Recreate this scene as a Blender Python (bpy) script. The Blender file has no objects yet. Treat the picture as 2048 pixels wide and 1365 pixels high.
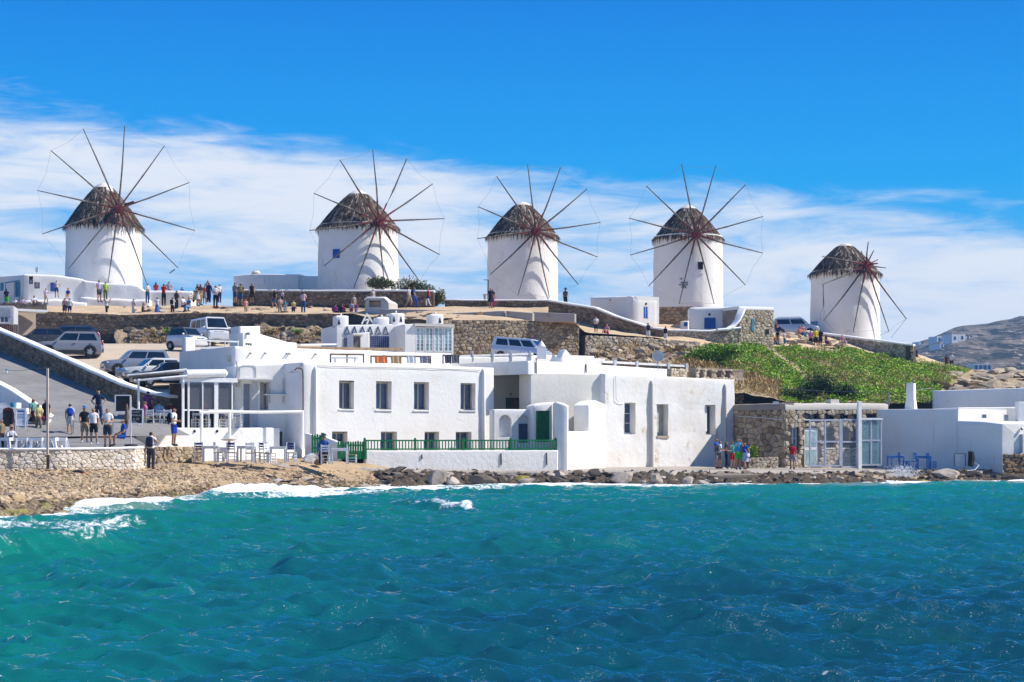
import bpy, bmesh, math, random
import numpy as np
from mathutils import Vector, Matrix, noise
R = math.radians
random.seed(7)
np.random.seed(7)
sc = bpy.context.scene
C = sc.collection

# ------------------------------------------------------------------ camera
FPX, HC, HY = 3500.0, 2.4, 872.0          # focal length in photo pixels, eye height, horizon row
cam_d = bpy.data.cameras.new('camera')
cam = bpy.data.objects.new('camera', cam_d)
C.objects.link(cam)
cam_d.sensor_width = 36.0
cam_d.lens = FPX / 2048 * 36.0
cam_d.shift_y = (HY - 682.5) / 2048
cam_d.clip_start = 0.5
cam_d.clip_end = 20000
cam.location = (0, 0, HC)
cam.rotation_euler = (R(90), 0, 0)
sc.camera = cam

# ------------------------------------------------------------------ sun and sky
SUN_AZ, SUN_EL = R(93), R(44)             # azimuth measured from the camera's back towards its right
SUN = Vector((math.sin(SUN_AZ) * math.cos(SUN_EL), -math.cos(SUN_AZ) * math.cos(SUN_EL), math.sin(SUN_EL)))
sl = bpy.data.lights.new('sun', 'SUN')
sl.energy = 5.0
sl.angle = R(0.5)
sl.color = (1.0, 0.945, 0.86)
so = bpy.data.objects.new('sun', sl)
C.objects.link(so)
so.rotation_euler = SUN.to_track_quat('Z', 'Y').to_euler()
so.location = SUN * 300

w = bpy.data.worlds.new('World')
sc.world = w
w.use_nodes = True
nt = w.node_tree
nt.nodes.clear()
def wn(t, **k):
    n = nt.nodes.new(t)
    for a, b in k.items():
        setattr(n, a, b)
    return n
def wl(a, b):
    nt.links.new(a, b)
def wmath(op, a, b=None, c=None, clamp=False):
    n = wn('ShaderNodeMath', operation=op, use_clamp=clamp)
    for i, s in enumerate((a, b, c)):
        if s is None:
            continue
        if isinstance(s, (int, float)):
            n.inputs[i].default_value = s
        else:
            wl(s, n.inputs[i])
    return n.outputs[0]
out = wn('ShaderNodeOutputWorld')
bg = wn('ShaderNodeBackground')
bg.inputs['Strength'].default_value = 0.12
wl(bg.outputs[0], out.inputs[0])
sky = wn('ShaderNodeTexSky', sky_type='NISHITA')
sky.sun_disc = False
sky.sun_elevation = SUN_EL
sky.sun_rotation = math.atan2(SUN.x, SUN.y)
sky.altitude = 0
sky.air_density = 1.0
sky.dust_density = 0.2
sky.ozone_density = 3.0
tc = wn('ShaderNodeTexCoord')
sep = wn('ShaderNodeSeparateXYZ')
wl(tc.outputs['Generated'], sep.inputs[0])
# a clear polarised summer sky: pale at the horizon, deep azure above it
ramp = wn('ShaderNodeValToRGB')
wl(sep.outputs['Z'], ramp.inputs[0])
e = ramp.color_ramp.elements
e[0].position, e[0].color = 0.0, (0.56, 0.68, 0.84, 1)
e[1].position, e[1].color = 1.0, (0.05, 0.15, 0.44, 1)
for p, col in ((0.03, (0.48, 0.66, 0.86)), (0.06, (0.24, 0.54, 0.86)), (0.10, (0.05, 0.44, 0.88)), (0.14, (0.001, 0.37, 0.87)), (0.185, (0.0, 0.30, 0.83)), (0.245, (0.0, 0.215, 0.74)), (0.45, (0.02, 0.18, 0.60))):
    k = e.new(p)
    k.color = (*col, 1)
hs = wn('ShaderNodeHueSaturation')
hs.inputs['Saturation'].default_value = 1.25
hs.inputs['Value'].default_value = 0.9
wl(sky.outputs[0], hs.inputs['Color'])
sc8 = wn('ShaderNodeVectorMath', operation='SCALE')
sc8.inputs['Scale'].default_value = 5.9
wl(ramp.outputs[0], sc8.inputs[0])
mx = wn('ShaderNodeMix', data_type='RGBA')
mx.inputs['Factor'].default_value = 0.985
wl(hs.outputs[0], mx.inputs['A'])
wl(sc8.outputs[0], mx.inputs['B'])
# wind-drawn cirrus in a tilted band round the horizon
def cloud(scale, stretch, loc, detail, rough, dist=0.0):
    mp = wn('ShaderNodeMapping')
    mp.inputs['Scale'].default_value = stretch
    mp.inputs['Location'].default_value = loc
    mp.inputs['Rotation'].default_value = (0, R(5.5), 0)
    wl(tc.outputs['Generated'], mp.inputs[0])
    n = wn('ShaderNodeTexNoise')
    n.inputs['Scale'].default_value = scale
    n.inputs['Detail'].default_value = detail
    n.inputs['Roughness'].default_value = rough
    n.inputs['Distortion'].default_value = dist
    wl(mp.outputs[0], n.inputs['Vector'])
    return n.outputs['Fac']
n1 = cloud(3.6, (1, 1, 4.6), (3.1, 0.4, 0.62), 5, 0.5, 0.3)
n2 = cloud(13.0, (1, 1, 6.0), (0.7, 2.1, 1.3), 7, 0.62, 0.5)
# elevation measured from a plane that dips to the right
tilt = wmath('MULTIPLY_ADD', sep.outputs['X'], 0.115, sep.outputs['Z'])
top = wn('ShaderNodeMapRange', interpolation_type='SMOOTHSTEP')
top.inputs['From Min'].default_value = 0.115
top.inputs['From Max'].default_value = 0.185
top.inputs['To Min'].default_value = 1.0
top.inputs['To Max'].default_value = 0.0
wl(tilt, top.inputs[0])
base = wmath('MULTIPLY_ADD', n2, 0.62, n1)
# band weight: full in 0.06..0.12, thin near the horizon
low = wn('ShaderNodeMapRange', interpolation_type='SMOOTHSTEP')
low.inputs['From Min'].default_value = 0.035
low.inputs['From Max'].default_value = 0.105
low.inputs['To Min'].default_value = -0.24
low.inputs['To Max'].default_value = 0.0
wl(tilt, low.inputs[0])
cov = wmath('MULTIPLY_ADD', top.outputs[0], 0.44, wmath('ADD', base, low.outputs[0]))
msk = wn('ShaderNodeMapRange', interpolation_type='SMOOTHSTEP')
msk.inputs['From Min'].default_value = 0.95
msk.inputs['From Max'].default_value = 1.32
wl(cov, msk.inputs[0])
hi = wn('ShaderNodeMapRange', interpolation_type='SMOOTHSTEP')
hi.inputs['From Min'].default_value = 0.155
hi.inputs['From Max'].default_value = 0.19
hi.inputs['To Min'].default_value = 0.94
hi.inputs['To Max'].default_value = 0.0
wl(tilt, hi.inputs[0])
mcl = wmath('MULTIPLY', msk.outputs[0], hi.outputs[0])
mc = wn('ShaderNodeMix', data_type='RGBA')
wl(mcl, mc.inputs['Factor'])
wl(mx.outputs['Result'], mc.inputs['A'])
mc.inputs['B'].default_value = (5.0, 5.2, 5.5, 1)
wl(mc.outputs['Result'], bg.inputs['Color'])

sc.view_settings.view_transform = 'Standard'
sc.view_settings.look = 'None'
sc.view_settings.exposure = 0.56
sc.view_settings.gamma = 1.0
sc.cycles.max_bounces = 6
sc.cycles.sample_clamp_direct = 2.5
sc.cycles.transparent_max_bounces = 6

# ------------------------------------------------------------------ helpers
def P(px, py, Y):
    return Vector(((px - 1024) / FPX * Y, Y, HC - (py - HY) / FPX * Y))
def X(px, Y):
    return (px - 1024) / FPX * Y
def Z(py, Y):
    return HC - (py - HY) / FPX * Y
def rnd(a, b):
    return random.uniform(a, b)
def nz(p, s=1.0):
    return noise.noise(Vector(p) * s)

ORG = {}
def org(o):
    return ORG.get(o.name, Vector((0, 0, 0))) if o else Vector((0, 0, 0))

class MB:
    def __init__(self):
        self.v = []; self.f = []; self.m = []
    def add(self, vs, fs, mi=0):
        b = len(self.v)
        self.v.extend([tuple(p) for p in vs])
        for q in fs:
            self.f.append(tuple(b + i for i in q)); self.m.append(mi)
        return self
    def hexa(self, p, mi=0):     # p: 4 bottom (ccw from above), 4 top
        return self.add(p, [(3, 2, 1, 0), (4, 5, 6, 7), (0, 1, 5, 4), (1, 2, 6, 5), (2, 3, 7, 6), (3, 0, 4, 7)], mi)
    def box(self, c, s, rz=0.0, mi=0, M=None):
        hx, hy, hz = s[0] / 2, s[1] / 2, s[2] / 2
        pts = [Vector(q) for q in ((-hx, -hy, -hz), (hx, -hy, -hz), (hx, hy, -hz), (-hx, hy, -hz), (-hx, -hy, hz), (hx, -hy, hz), (hx, hy, hz), (-hx, hy, hz))]
        if M is not None:
            pts = [M @ q for q in pts]
        elif rz:
            m = Matrix.Rotation(rz, 3, 'Z'); pts = [m @ q for q in pts]
        c = Vector(c)
        return self.hexa([q + c for q in pts], mi)
    def bar(self, a, b, wd, ht, mi=0, up=Vector((0, 0, 1))):     # rectangular bar between two points
        a = Vector(a); b = Vector(b); t = (b - a).normalized()
        s = t.cross(up)
        if s.length < 1e-4: s = t.cross(Vector((0, 1, 0)))
        s.normalize(); u = s.cross(t).normalized()
        s *= wd / 2; u *= ht / 2
        return self.hexa([a - s - u, a + s - u, b + s - u, b - s - u, a - s + u, a + s + u, b + s + u, b - s + u], mi)
    def tube(self, pts, r, n=6, mi=0, cap=True):
        pts = [Vector(p) for p in pts]
        if not isinstance(r, (list, tuple)): r = [r] * len(pts)
        rings = []; vs = []; fs = []
        for i, p in enumerate(pts):
            t = (pts[min(i + 1, len(pts) - 1)] - pts[max(i - 1, 0)]).normalized()
            a = Vector((0, 0, 1)) if abs(t.z) < 0.9 else Vector((1, 0, 0))
            s = t.cross(a).normalized(); u = s.cross(t)
            for k in range(n):
                an = 2 * math.pi * k / n
                vs.append(p + (s * math.cos(an) + u * math.sin(an)) * r[i])
        for i in range(len(pts) - 1):
            for k in range(n):
                k2 = (k + 1) % n
                fs.append((i * n + k, i * n + k2, (i + 1) * n + k2, (i + 1) * n + k))
        if cap:
            fs.append(tuple(range(n - 1, -1, -1))); fs.append(tuple((len(pts) - 1) * n + k for k in range(n)))
        return self.add(vs, fs, mi)
    def lathe(self, prof, n=24, c=(0, 0, 0), jit=0.0, mi=0, cap=True, a0=0.0):
        c = Vector(c); vs = []; fs = []
        for r, z in prof:
            for k in range(n):
                an = a0 + 2 * math.pi * k / n
                rr = r * (1 + (nz((math.cos(an) * 2, math.sin(an) * 2, z * 0.7)) * jit if jit else 0))
                vs.append(c + Vector((rr * math.cos(an), rr * math.sin(an), z)))
        for i in range(len(prof) - 1):
            for k in range(n):
                k2 = (k + 1) % n
                fs.append((i * n + k, i * n + k2, (i + 1) * n + k2, (i + 1) * n + k))
        if cap:
            fs.append(tuple(range(n - 1, -1, -1))); fs.append(tuple((len(prof) - 1) * n + k for k in range(n)))
        return self.add(vs, fs, mi)
    def ell(self, c, r, n=10, m=6, mi=0, M=None, p=1.0):
        c = Vector(c); vs = []; fs = []
        def sg(x): return math.copysign(abs(x) ** p, x)
        for i in range(m + 1):
            th = math.pi * i / m - math.pi / 2
            for k in range(n):
                an = 2 * math.pi * k / n
                q = Vector((r[0] * sg(math.cos(th)) * sg(math.cos(an)), r[1] * sg(math.cos(th)) * sg(math.sin(an)), r[2] * sg(math.sin(th))))
                vs.append(c + (M @ q if M is not None else q))
        for i in range(m):
            for k in range(n):
                k2 = (k + 1) % n
                fs.append((i * n + k, i * n + k2, (i + 1) * n + k2, (i + 1) * n + k))
        return self.add(vs, fs, mi)
    def prism(self, poly, off, mi=0):       # poly: ordered 3d points, off: extrusion vector
        n = len(poly); off = Vector(off); poly = [Vector(p) for p in poly]
        fs = [tuple(range(n)), tuple(range(2 * n - 1, n - 1, -1))]
        for i in range(n):
            j = (i + 1) % n
            fs.append((j, i, n + i, n + j))
        return self.add(poly + [p + off for p in poly], fs, mi)
    def mesh(self, name, mats, o=Vector((0, 0, 0)), smooth=False, sharp=38):
        me = bpy.data.meshes.new(name)
        me.from_pydata([(p[0] - o.x, p[1] - o.y, p[2] - o.z) for p in self.v], [], self.f)
        if not isinstance(mats, (list, tuple)): mats = [mats]
        for m in mats: me.materials.append(m)
        if len(mats) > 1: me.polygons.foreach_set('material_index', self.m)
        bm = bmesh.new(); bm.from_mesh(me)
        bmesh.ops.recalc_face_normals(bm, faces=bm.faces)
        bm.to_mesh(me); bm.free()
        if smooth:
            me.polygons.foreach_set('use_smooth', [True] * len(me.polygons))
            me.set_sharp_from_angle(angle=R(sharp))
        me.update()
        return me
    def build(self, name, mats, parent=None, smooth=False, sharp=38, local=False):
        o = Vector((0, 0, 0)) if local else org(parent)
        ob = bpy.data.objects.new(name, self.mesh(name, mats, o, smooth, sharp))
        C.objects.link(ob)
        if parent:
            ob.parent = parent
        ORG[ob.name] = o
        return ob

def thing(name, label, cat, loc=(0, 0, 0), group=None, rz=0.0):
    o = bpy.data.objects.new(name, None)
    o.empty_display_size = 0.3
    C.objects.link(o)
    o.location = loc
    o.rotation_euler = (0, 0, rz)
    o['label'] = label; o['category'] = cat
    if group: o['group'] = group
    ORG[o.name] = Vector(loc)
    return o
def tag(o, label, cat, group=None):
    o['label'] = label; o['category'] = cat
    if group: o['group'] = group
    return o
def struct(mb, name, mats, smooth=True, sharp=60):
    o = mb.build(name, mats, None, smooth, sharp)
    o['kind'] = 'structure'
    return o
def stuff(o):
    o['kind'] = 'stuff'
    return o
def copy_tree(o, parent=None):
    c = o.copy(); C.objects.link(c); c.parent = parent
    for ch in list(o.children): copy_tree(ch, c)
    return c

# ------------------------------------------------------------------ materials
class NT:
    def __init__(self, name):
        self.mat = bpy.data.materials.new(name); self.mat.use_nodes = True
        self.t = self.mat.node_tree; self.b = self.t.nodes['Principled BSDF']
    def n(self, t, **k):
        x = self.t.nodes.new(t)
        for a, b in k.items(): setattr(x, a, b)
        return x
    def l(self, a, b): self.t.links.new(a, b)
    def noise(self, scale, detail=5, rough=0.55, vec=None, dist=0.0, stretch=None):
        x = self.n('ShaderNodeTexNoise')
        x.inputs['Scale'].default_value = scale; x.inputs['Detail'].default_value = detail
        x.inputs['Roughness'].default_value = rough; x.inputs['Distortion'].default_value = dist
        if vec is None: vec = self.pos()
        if stretch:
            mp = self.n('ShaderNodeMapping'); mp.inputs['Scale'].default_value = stretch
            self.l(vec, mp.inputs[0]); vec = mp.outputs[0]
        self.l(vec, x.inputs['Vector'])
        return x.outputs['Fac']
    def pos(self):
        if not hasattr(self, '_p'): self._p = self.n('ShaderNodeNewGeometry')
        return self._p.outputs['Position']
    def rng(self, v, a, b, c=0.0, d=1.0):
        x = self.n('ShaderNodeMapRange', interpolation_type='SMOOTHSTEP')
        x.inputs['From Min'].default_value = a; x.inputs['From Max'].default_value = b
        x.inputs['To Min'].default_value = c; x.inputs['To Max'].default_value = d
        self.l(v, x.inputs[0]); return x.outputs[0]
    def mix(self, f, a, b):
        x = self.n('ShaderNodeMix', data_type='RGBA')
        if isinstance(f, (int, float)): x.inputs['Factor'].default_value = f
        else: self.l(f, x.inputs['Factor'])
        for s, q in (('A', a), ('B', b)):
            if isinstance(q, (tuple, list)): x.inputs[s].default_value = (*q[:3], 1)
            else: self.l(q, x.inputs[s])
        return x.outputs['Result']
    def math(self, op, a, b=None):
        x = self.n('ShaderNodeMath', operation=op)
        for i, s in enumerate((a, b)):
            if s is None: continue
            if isinstance(s, (int, float)): x.inputs[i].default_value = s
            else: self.l(s, x.inputs[i])
        return x.outputs[0]
    def rand(self):          # one number per loose piece and per object
        g = self.n('ShaderNodeNewGeometry'); o = self.n('ShaderNodeObjectInfo')
        return self.math('FRACT', self.math('ADD', g.outputs['Random Per Island'], o.outputs['Random']))
    def ramp(self, v, stops):
        x = self.n('ShaderNodeValToRGB'); self.l(v, x.inputs[0]); e = x.color_ramp.elements
        e[0].position, e[0].color = stops[0][0], (*stops[0][1], 1)
        e[1].position, e[1].color = stops[-1][0], (*stops[-1][1], 1)
        for p, c in stops[1:-1]:
            k = e.new(p); k.color = (*c, 1)
        return x.outputs[0]
    def bump(self, v, strength, dist=0.02):
        x = self.n('ShaderNodeBump'); x.inputs['Strength'].default_value = strength; x.inputs['Distance'].default_value = dist
        self.l(v, x.inputs['Height']); self.l(x.outputs[0], self.b.inputs['Normal'])
    def fin(self, col, rough=0.8, spec=0.3, metal=0.0):
        if isinstance(col, (tuple, list)): self.b.inputs['Base Color'].default_value = (*col[:3], 1)
        else: self.l(col, self.b.inputs['Base Color'])
        self.b.inputs['Roughness'].default_value = rough
        self.b.inputs['Specular IOR Level'].default_value = spec
        self.b.inputs['Metallic'].default_value = metal
        return self.mat

def m_paint(name, col, var=0.12, scale=4.0, rough=0.6, spec=0.3, bump=0.1, metal=0.0):
    n = NT(name); f = n.noise(scale, 5, 0.6)
    c2 = tuple(x * (1 - var * 2) for x in col)
    n.bump(n.noise(scale * 9, 3), bump, 0.01)
    return n.fin(n.mix(n.rng(f, 0.3, 0.7), col, c2), rough, spec, metal)
def m_plaster(name, col=(0.77, 0.75, 0.715), warm=(0.70, 0.65, 0.57), dirt=None, dthr=(0.62, 0.72), dscale=0.9, bump=0.35, bscale=5.0, streak=0.25):
    n = NT(name)
    big = n.noise(0.45, 5, 0.6)
    c = n.mix(n.rng(big, 0.42, 0.75, 0, 0.7), col, warm)
    st = n.noise(1.0, 5, 0.6, stretch=(3.0, 3.0, 0.25))
    c = n.mix(n.rng(st, 0.58, 0.8, 0, streak), c, tuple(x * 0.72 for x in warm))
    fine = n.noise(9.0, 4, 0.7)
    c = n.mix(n.rng(fine, 0.66, 0.78, 0, 0.35), c, tuple(x * 0.75 for x in warm))
    if dirt:
        d = n.noise(dscale, 9, 0.72)
        c = n.mix(n.rng(d, *dthr), c, dirt)
    n.bump(n.math('ADD', n.noise(bscale, 5, 0.65), n.math('MULTIPLY', n.noise(bscale * 6, 3), 0.35)), bump, 0.05)
    return n.fin(c, 0.9, 0.15)
def m_stone(name, stops, rough=0.9, scale=7.0, bump=0.5):
    n = NT(name)
    c = n.ramp(n.rand(), stops)
    f = n.noise(scale, 6, 0.65)
    c = n.mix(n.rng(f, 0.35, 0.75, 0, 0.55), c, (0.09, 0.075, 0.06))
    g = n.noise(scale * 0.6, 5, 0.7)
    c = n.mix(n.rng(g, 0.62, 0.72, 0, 0.5), c, (0.48, 0.44, 0.38))
    n.bump(n.noise(scale * 3, 5, 0.7), bump, 0.03)
    return n.fin(c, rough, 0.15)

PL = m_plaster('white_plaster', dirt=(0.54, 0.47, 0.38), dthr=(0.60, 0.76), dscale=0.75, streak=0.6)
PL_AGED = m_plaster('aged_white_plaster', dirt=(0.50, 0.42, 0.33), dthr=(0.635, 0.70), dscale=1.3, bump=0.6, bscale=4.5)
PL_CREAM = m_plaster('cream_plaster', (0.70, 0.67, 0.60), (0.63, 0.58, 0.49), dirt=(0.42, 0.35, 0.28), dthr=(0.66, 0.72), dscale=1.6)
PL_GREY = m_plaster('grey_render_and_rib_shade', (0.50, 0.48, 0.45), (0.42, 0.39, 0.35), dirt=(0.30, 0.27, 0.23), dthr=(0.6, 0.72))
PL_MILL = m_plaster('mill_limewash', (0.79, 0.77, 0.74), (0.72, 0.66, 0.58), dirt=(0.44, 0.39, 0.34), dthr=(0.60, 0.74), dscale=0.7, bump=0.5, bscale=2.5, streak=0.65)
CAPW = m_plaster('white_wash_cap', (0.82, 0.81, 0.79), (0.76, 0.73, 0.68), bump=0.4, bscale=4)
CEM = m_plaster('cement_concrete', (0.36, 0.33, 0.30), (0.28, 0.25, 0.22), dirt=(0.2, 0.18, 0.16), dthr=(0.6, 0.7))
PALECAP = m_plaster('pale_cement_cap', (0.62, 0.57, 0.50), (0.55, 0.48, 0.40))
DCAP = m_plaster('shaded_side_cap', (0.24, 0.205, 0.18), (0.18, 0.15, 0.13))  # roof edge colour darkened for the wall side in shadow
S_TAN = m_stone('tan_rubble', [(0, (0.20, 0.135, 0.075)), (0.35, (0.36, 0.265, 0.165)), (0.7, (0.50, 0.40, 0.275)), (1, (0.28, 0.22, 0.16))])
S_PALE = m_stone('pale_rubble', [(0, (0.32, 0.24, 0.155)), (0.4, (0.54, 0.45, 0.33)), (0.75, (0.62, 0.53, 0.41)), (1, (0.38, 0.31, 0.23))])
S_BROWN = m_stone('brown_rubble', [(0, (0.14, 0.09, 0.05)), (0.4, (0.28, 0.185, 0.105)), (0.75, (0.38, 0.27, 0.165)), (1, (0.21, 0.16, 0.11))])
S_WASH = m_stone('limewashed_rubble', [(0, (0.58, 0.49, 0.37)), (0.5, (0.74, 0.66, 0.55)), (1, (0.80, 0.75, 0.67))])
MORTAR = m_paint('dark_mortar', (0.11, 0.09, 0.07), 0.2, 3, 0.95, 0.05, 0.5)
MORTAR_L = m_paint('pale_mortar', (0.34, 0.28, 0.22), 0.2, 3, 0.95, 0.05, 0.5)
BLUE = m_paint('blue_paint', (0.012, 0.10, 0.42), 0.2, 3, 0.45)
LBLUE = m_paint('sky_blue_paint', (0.06, 0.30, 0.48), 0.2, 3, 0.5)
NAVY = m_paint('navy_paint', (0.012, 0.02, 0.12), 0.2, 5, 0.5)
SLATE = m_paint('slate_blue_paint', (0.05, 0.075, 0.14), 0.2, 3, 0.55)
GREEN = m_paint('green_paint', (0.004, 0.19, 0.055), 0.2, 4, 0.4)
DGREEN = m_paint('deep_green_paint', (0.002, 0.10, 0.035), 0.2, 4, 0.45)
WHITEP = m_paint('white_paint', (0.78, 0.77, 0.75), 0.06, 5, 0.5)
GREYP = m_paint('pale_grey_paint', (0.50, 0.51, 0.53), 0.08, 5, 0.5)
CREAMW = m_paint('cream_joinery', (0.52, 0.48, 0.40), 0.12, 5, 0.6)
WOOD = m_paint('weathered_wood', (0.20, 0.145, 0.10), 0.3, 6, 0.85)
WOODG = m_paint('grey_weathered_wood', (0.17, 0.145, 0.125), 0.35, 2.5, 0.85)
LWOOD = m_paint('light_wood', (0.40, 0.27, 0.15), 0.2, 6, 0.75)
REDP = m_paint('oxide_red_paint', (0.20, 0.018, 0.018), 0.3, 4, 0.6)
ROPE = m_paint('rope_fibre', (0.22, 0.19, 0.17), 0.1, 5, 0.9)
DARK = m_paint('black_rubber', (0.012, 0.012, 0.013), 0.1, 5, 0.7)
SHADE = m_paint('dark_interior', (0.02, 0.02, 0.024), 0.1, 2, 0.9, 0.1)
STEEL = m_paint('grey_metal', (0.34, 0.35, 0.36), 0.1, 6, 0.4, 0.5, 0.02, 0.6)
RUST = m_paint('rusty_iron', (0.13, 0.06, 0.03), 0.3, 8, 0.85)
TERRA = m_paint('terracotta', (0.50, 0.15, 0.05), 0.2, 6, 0.85)
CANE = m_paint('dry_cane', (0.26, 0.20, 0.14), 0.3, 8, 0.9)
def m_glass(name, col, rough=0.06):
    n = NT(name)
    return n.fin(n.mix(n.rng(n.noise(0.9, 3), 0.35, 0.65), col, tuple(x * 0.45 for x in col)), rough, 0.8)
GLASS = m_glass('dark_window_glass', (0.018, 0.055, 0.13))  # blue of the reflected sky put into the pane colour
GLASS_T = m_glass('curtained_glass', (0.42, 0.60, 0.60), 0.15)
GLASS_D = m_glass('dark_grey_glass', (0.035, 0.035, 0.04))  # nearly neutral dark pane colour
CARGL = m_glass('car_window_glass', (0.008, 0.016, 0.028))
def m_clear(name, tint=(0.75, 0.88, 0.9), a=0.25):
    n = NT(name)
    n.b.inputs['Alpha'].default_value = a
    return n.fin(tint, 0.05, 0.6)
CLEAR = m_clear('clear_screen_glass')

# ------------------------------------------------------------------ vertical planes and walls
class Pl:
    def __init__(s, a, b):
        s.A = Vector((X(*a), a[1], 0)); s.B = Vector((X(*b), b[1], 0))
        s.t = (s.B - s.A); s.L = s.t.length; s.t.normalize()
        s.n = Vector((s.t.y, -s.t.x, 0))
        if s.n.y > 0 and abs(s.n.y) > 0.02: s.n = -s.n
    def uz(s, px, py):
        k = (px - 1024) / FPX       # x = k*Y ; A.x + t.x u = k (A.y + t.y u)
        u = (k * s.A.y - s.A.x) / (s.t.x - k * s.t.y)
        Y = s.A.y + s.t.y * u
        return u, Z(py, Y)
    def pt(s, u, z, d=0.0):
        q = s.A + s.t * u + s.n * d
        return Vector((q.x, q.y, z))
    def at(s, px, py, d=0.0):
        u, z = s.uz(px, py); return s.pt(u, z, d)
    def rect(s, x0, y0, x1, y1):
        ua, za = s.uz(x0, y0); ub, zb = s.uz(x1, y1)
        ub2, z0 = s.uz(x0, y1)
        return (min(ua, ub), min(z0, zb), max(ua, ub), max(za, s.uz(x1, y0)[1]))
    def bx(s, mb, u0, z0, u1, z1, d0, d1, mi=0):     # box in plane coordinates
        return mb.hexa([s.pt(u0, z0, d1), s.pt(u1, z0, d1), s.pt(u1, z0, d0), s.pt(u0, z0, d0), s.pt(u0, z1, d1), s.pt(u1, z1, d1), s.pt(u1, z1, d0), s.pt(u0, z1, d0)], mi)

def lin(tab, x):
    if x <= tab[0][0]: return tab[0][1]
    for (a, b), (c, d) in zip(tab, tab[1:]):
        if x <= c: return b + (d - b) * (x - a) / (c - a) if c > a else d
    return tab[-1][1]

def plaster_box(mb, pl, u0, u1, zb, top, depth, openings=(), rev=0.35, r=0.12, wob=0.02, step=0.6, arches=(), mi=0):
    """a hand-plastered block: front sheet with real openings and soft edges, sides, back and top; top = number or [(u,z)...]"""
    tp = (lambda u: top) if isinstance(top, (int, float)) else (lambda u: lin(top, u))
    zt0 = max(tp(u0), tp(u1)) if isinstance(top, (int, float)) else max(b for a, b in top)
    us = {u0, u0 + r * 0.3, u0 + r, u1 - r, u1 - r * 0.3, u1}
    k = max(1, int((u1 - u0) / step))
    for i in range(k + 1): us.add(u0 + (u1 - u0) * i / k)
    H = zt0 - zb
    vs_ = {0.0, 1.0}
    zs = {zb}
    k = max(1, int(H / step))
    for i in range(k): zs.add(zb + H * i / k)
    for (a, b, c, d) in openings:
        us.update((a, c)); zs.update((b, d))
    def uniq(s, keep):
        s = sorted(s); o = [s[0]]
        for q in s[1:]:
            if q - o[-1] < 0.035:
                if q in keep: o[-1] = q
                continue
            o.append(q)
        return o
    ku = {u0, u1}; kz = {zb}
    for (a, b, c, d) in openings: ku.update((a, c)); kz.update((b, d))
    us = uniq(us, ku); zs = [z for z in uniq(zs, kz)]
    zmin_top = min([tp(u) for u in us])
    zs = [z for z in zs if z < zmin_top - r * 1.05]
    rows = [('a', z) for z in zs] + [('t', r), ('t', r * 0.6), ('t', r * 0.3), ('t', r * 0.08), ('t', 0.0)]
    def rd(x): x = min(max(x, 0), r); return r - math.sqrt(max(r * r - (r - x) ** 2, 0))
    idx = {}; V = []
    for i, u in enumerate(us):
        for j, (k, z) in enumerate(rows):
            zz = z if k == 'a' else tp(u) - z
            d = -max(rd(u - u0), rd(u1 - u), rd(z) if k == 't' else 0)
            q = pl.pt(u, zz, 0)
            w1 = wob * (nz(q, 0.9) + 0.5 * nz(q, 2.3))
            zt = zz + (0.5 * wob * nz((q.x, q.y, 0), 1.3) if k == 't' else 0)
            idx[i, j] = len(V); V.append(pl.pt(u, zt, d + w1))
    F = []
    nu, nr = len(us), len(rows)
    def inside(u, z):
        return any(a - 1e-6 < u < c + 1e-6 and b - 1e-6 < z < d + 1e-6 for (a, b, c, d) in openings)
    for i in range(nu - 1):
        for j in range(nr - 1):
            um = (us[i] + us[i + 1]) / 2
            if rows[j][0] == 'a':
                zn = rows[j + 1][1] if rows[j + 1][0] == 'a' else tp(um) - r
                if inside(um, (rows[j][1] + zn) / 2): continue
            F.append((idx[i, j], idx[i + 1, j], idx[i + 1, j + 1], idx[i, j + 1]))
    # roof, back, sides
    bt = []
    for i, u in enumerate(us):
        a = len(V); V.append(pl.pt(u, tp(u) - 0.02, -depth)); V.append(pl.pt(u, zb, -depth)); bt.append((a, a + 1))
    for i in range(nu - 1):
        F.append((idx[i, nr - 1], idx[i + 1, nr - 1], bt[i + 1][0], bt[i][0]))
        F.append((bt[i][0], bt[i + 1][0], bt[i + 1][1], bt[i][1]))
    for i in (0, nu - 1):
        F.append(tuple([idx[i, j] for j in range(nr)] + [bt[i][0], bt[i][1]]))
    mb.add(V, F, mi)
    # reveals
    for (a, b, c, d) in openings:
        q = [pl.pt(a, b, 0.0), pl.pt(c, b, 0.0), pl.pt(c, d, 0.0), pl.pt(a, d, 0.0)]
        w = [pl.pt(a, b, -rev), pl.pt(c, b, -rev), pl.pt(c, d, -rev), pl.pt(a, d, -rev)]
        mb.add(q + w, [(0, 1, 5, 4), (1, 2, 6, 5), (2, 3, 7, 6), (3, 0, 4, 7), (4, 5, 6, 7)], mi)
    return mb

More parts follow.
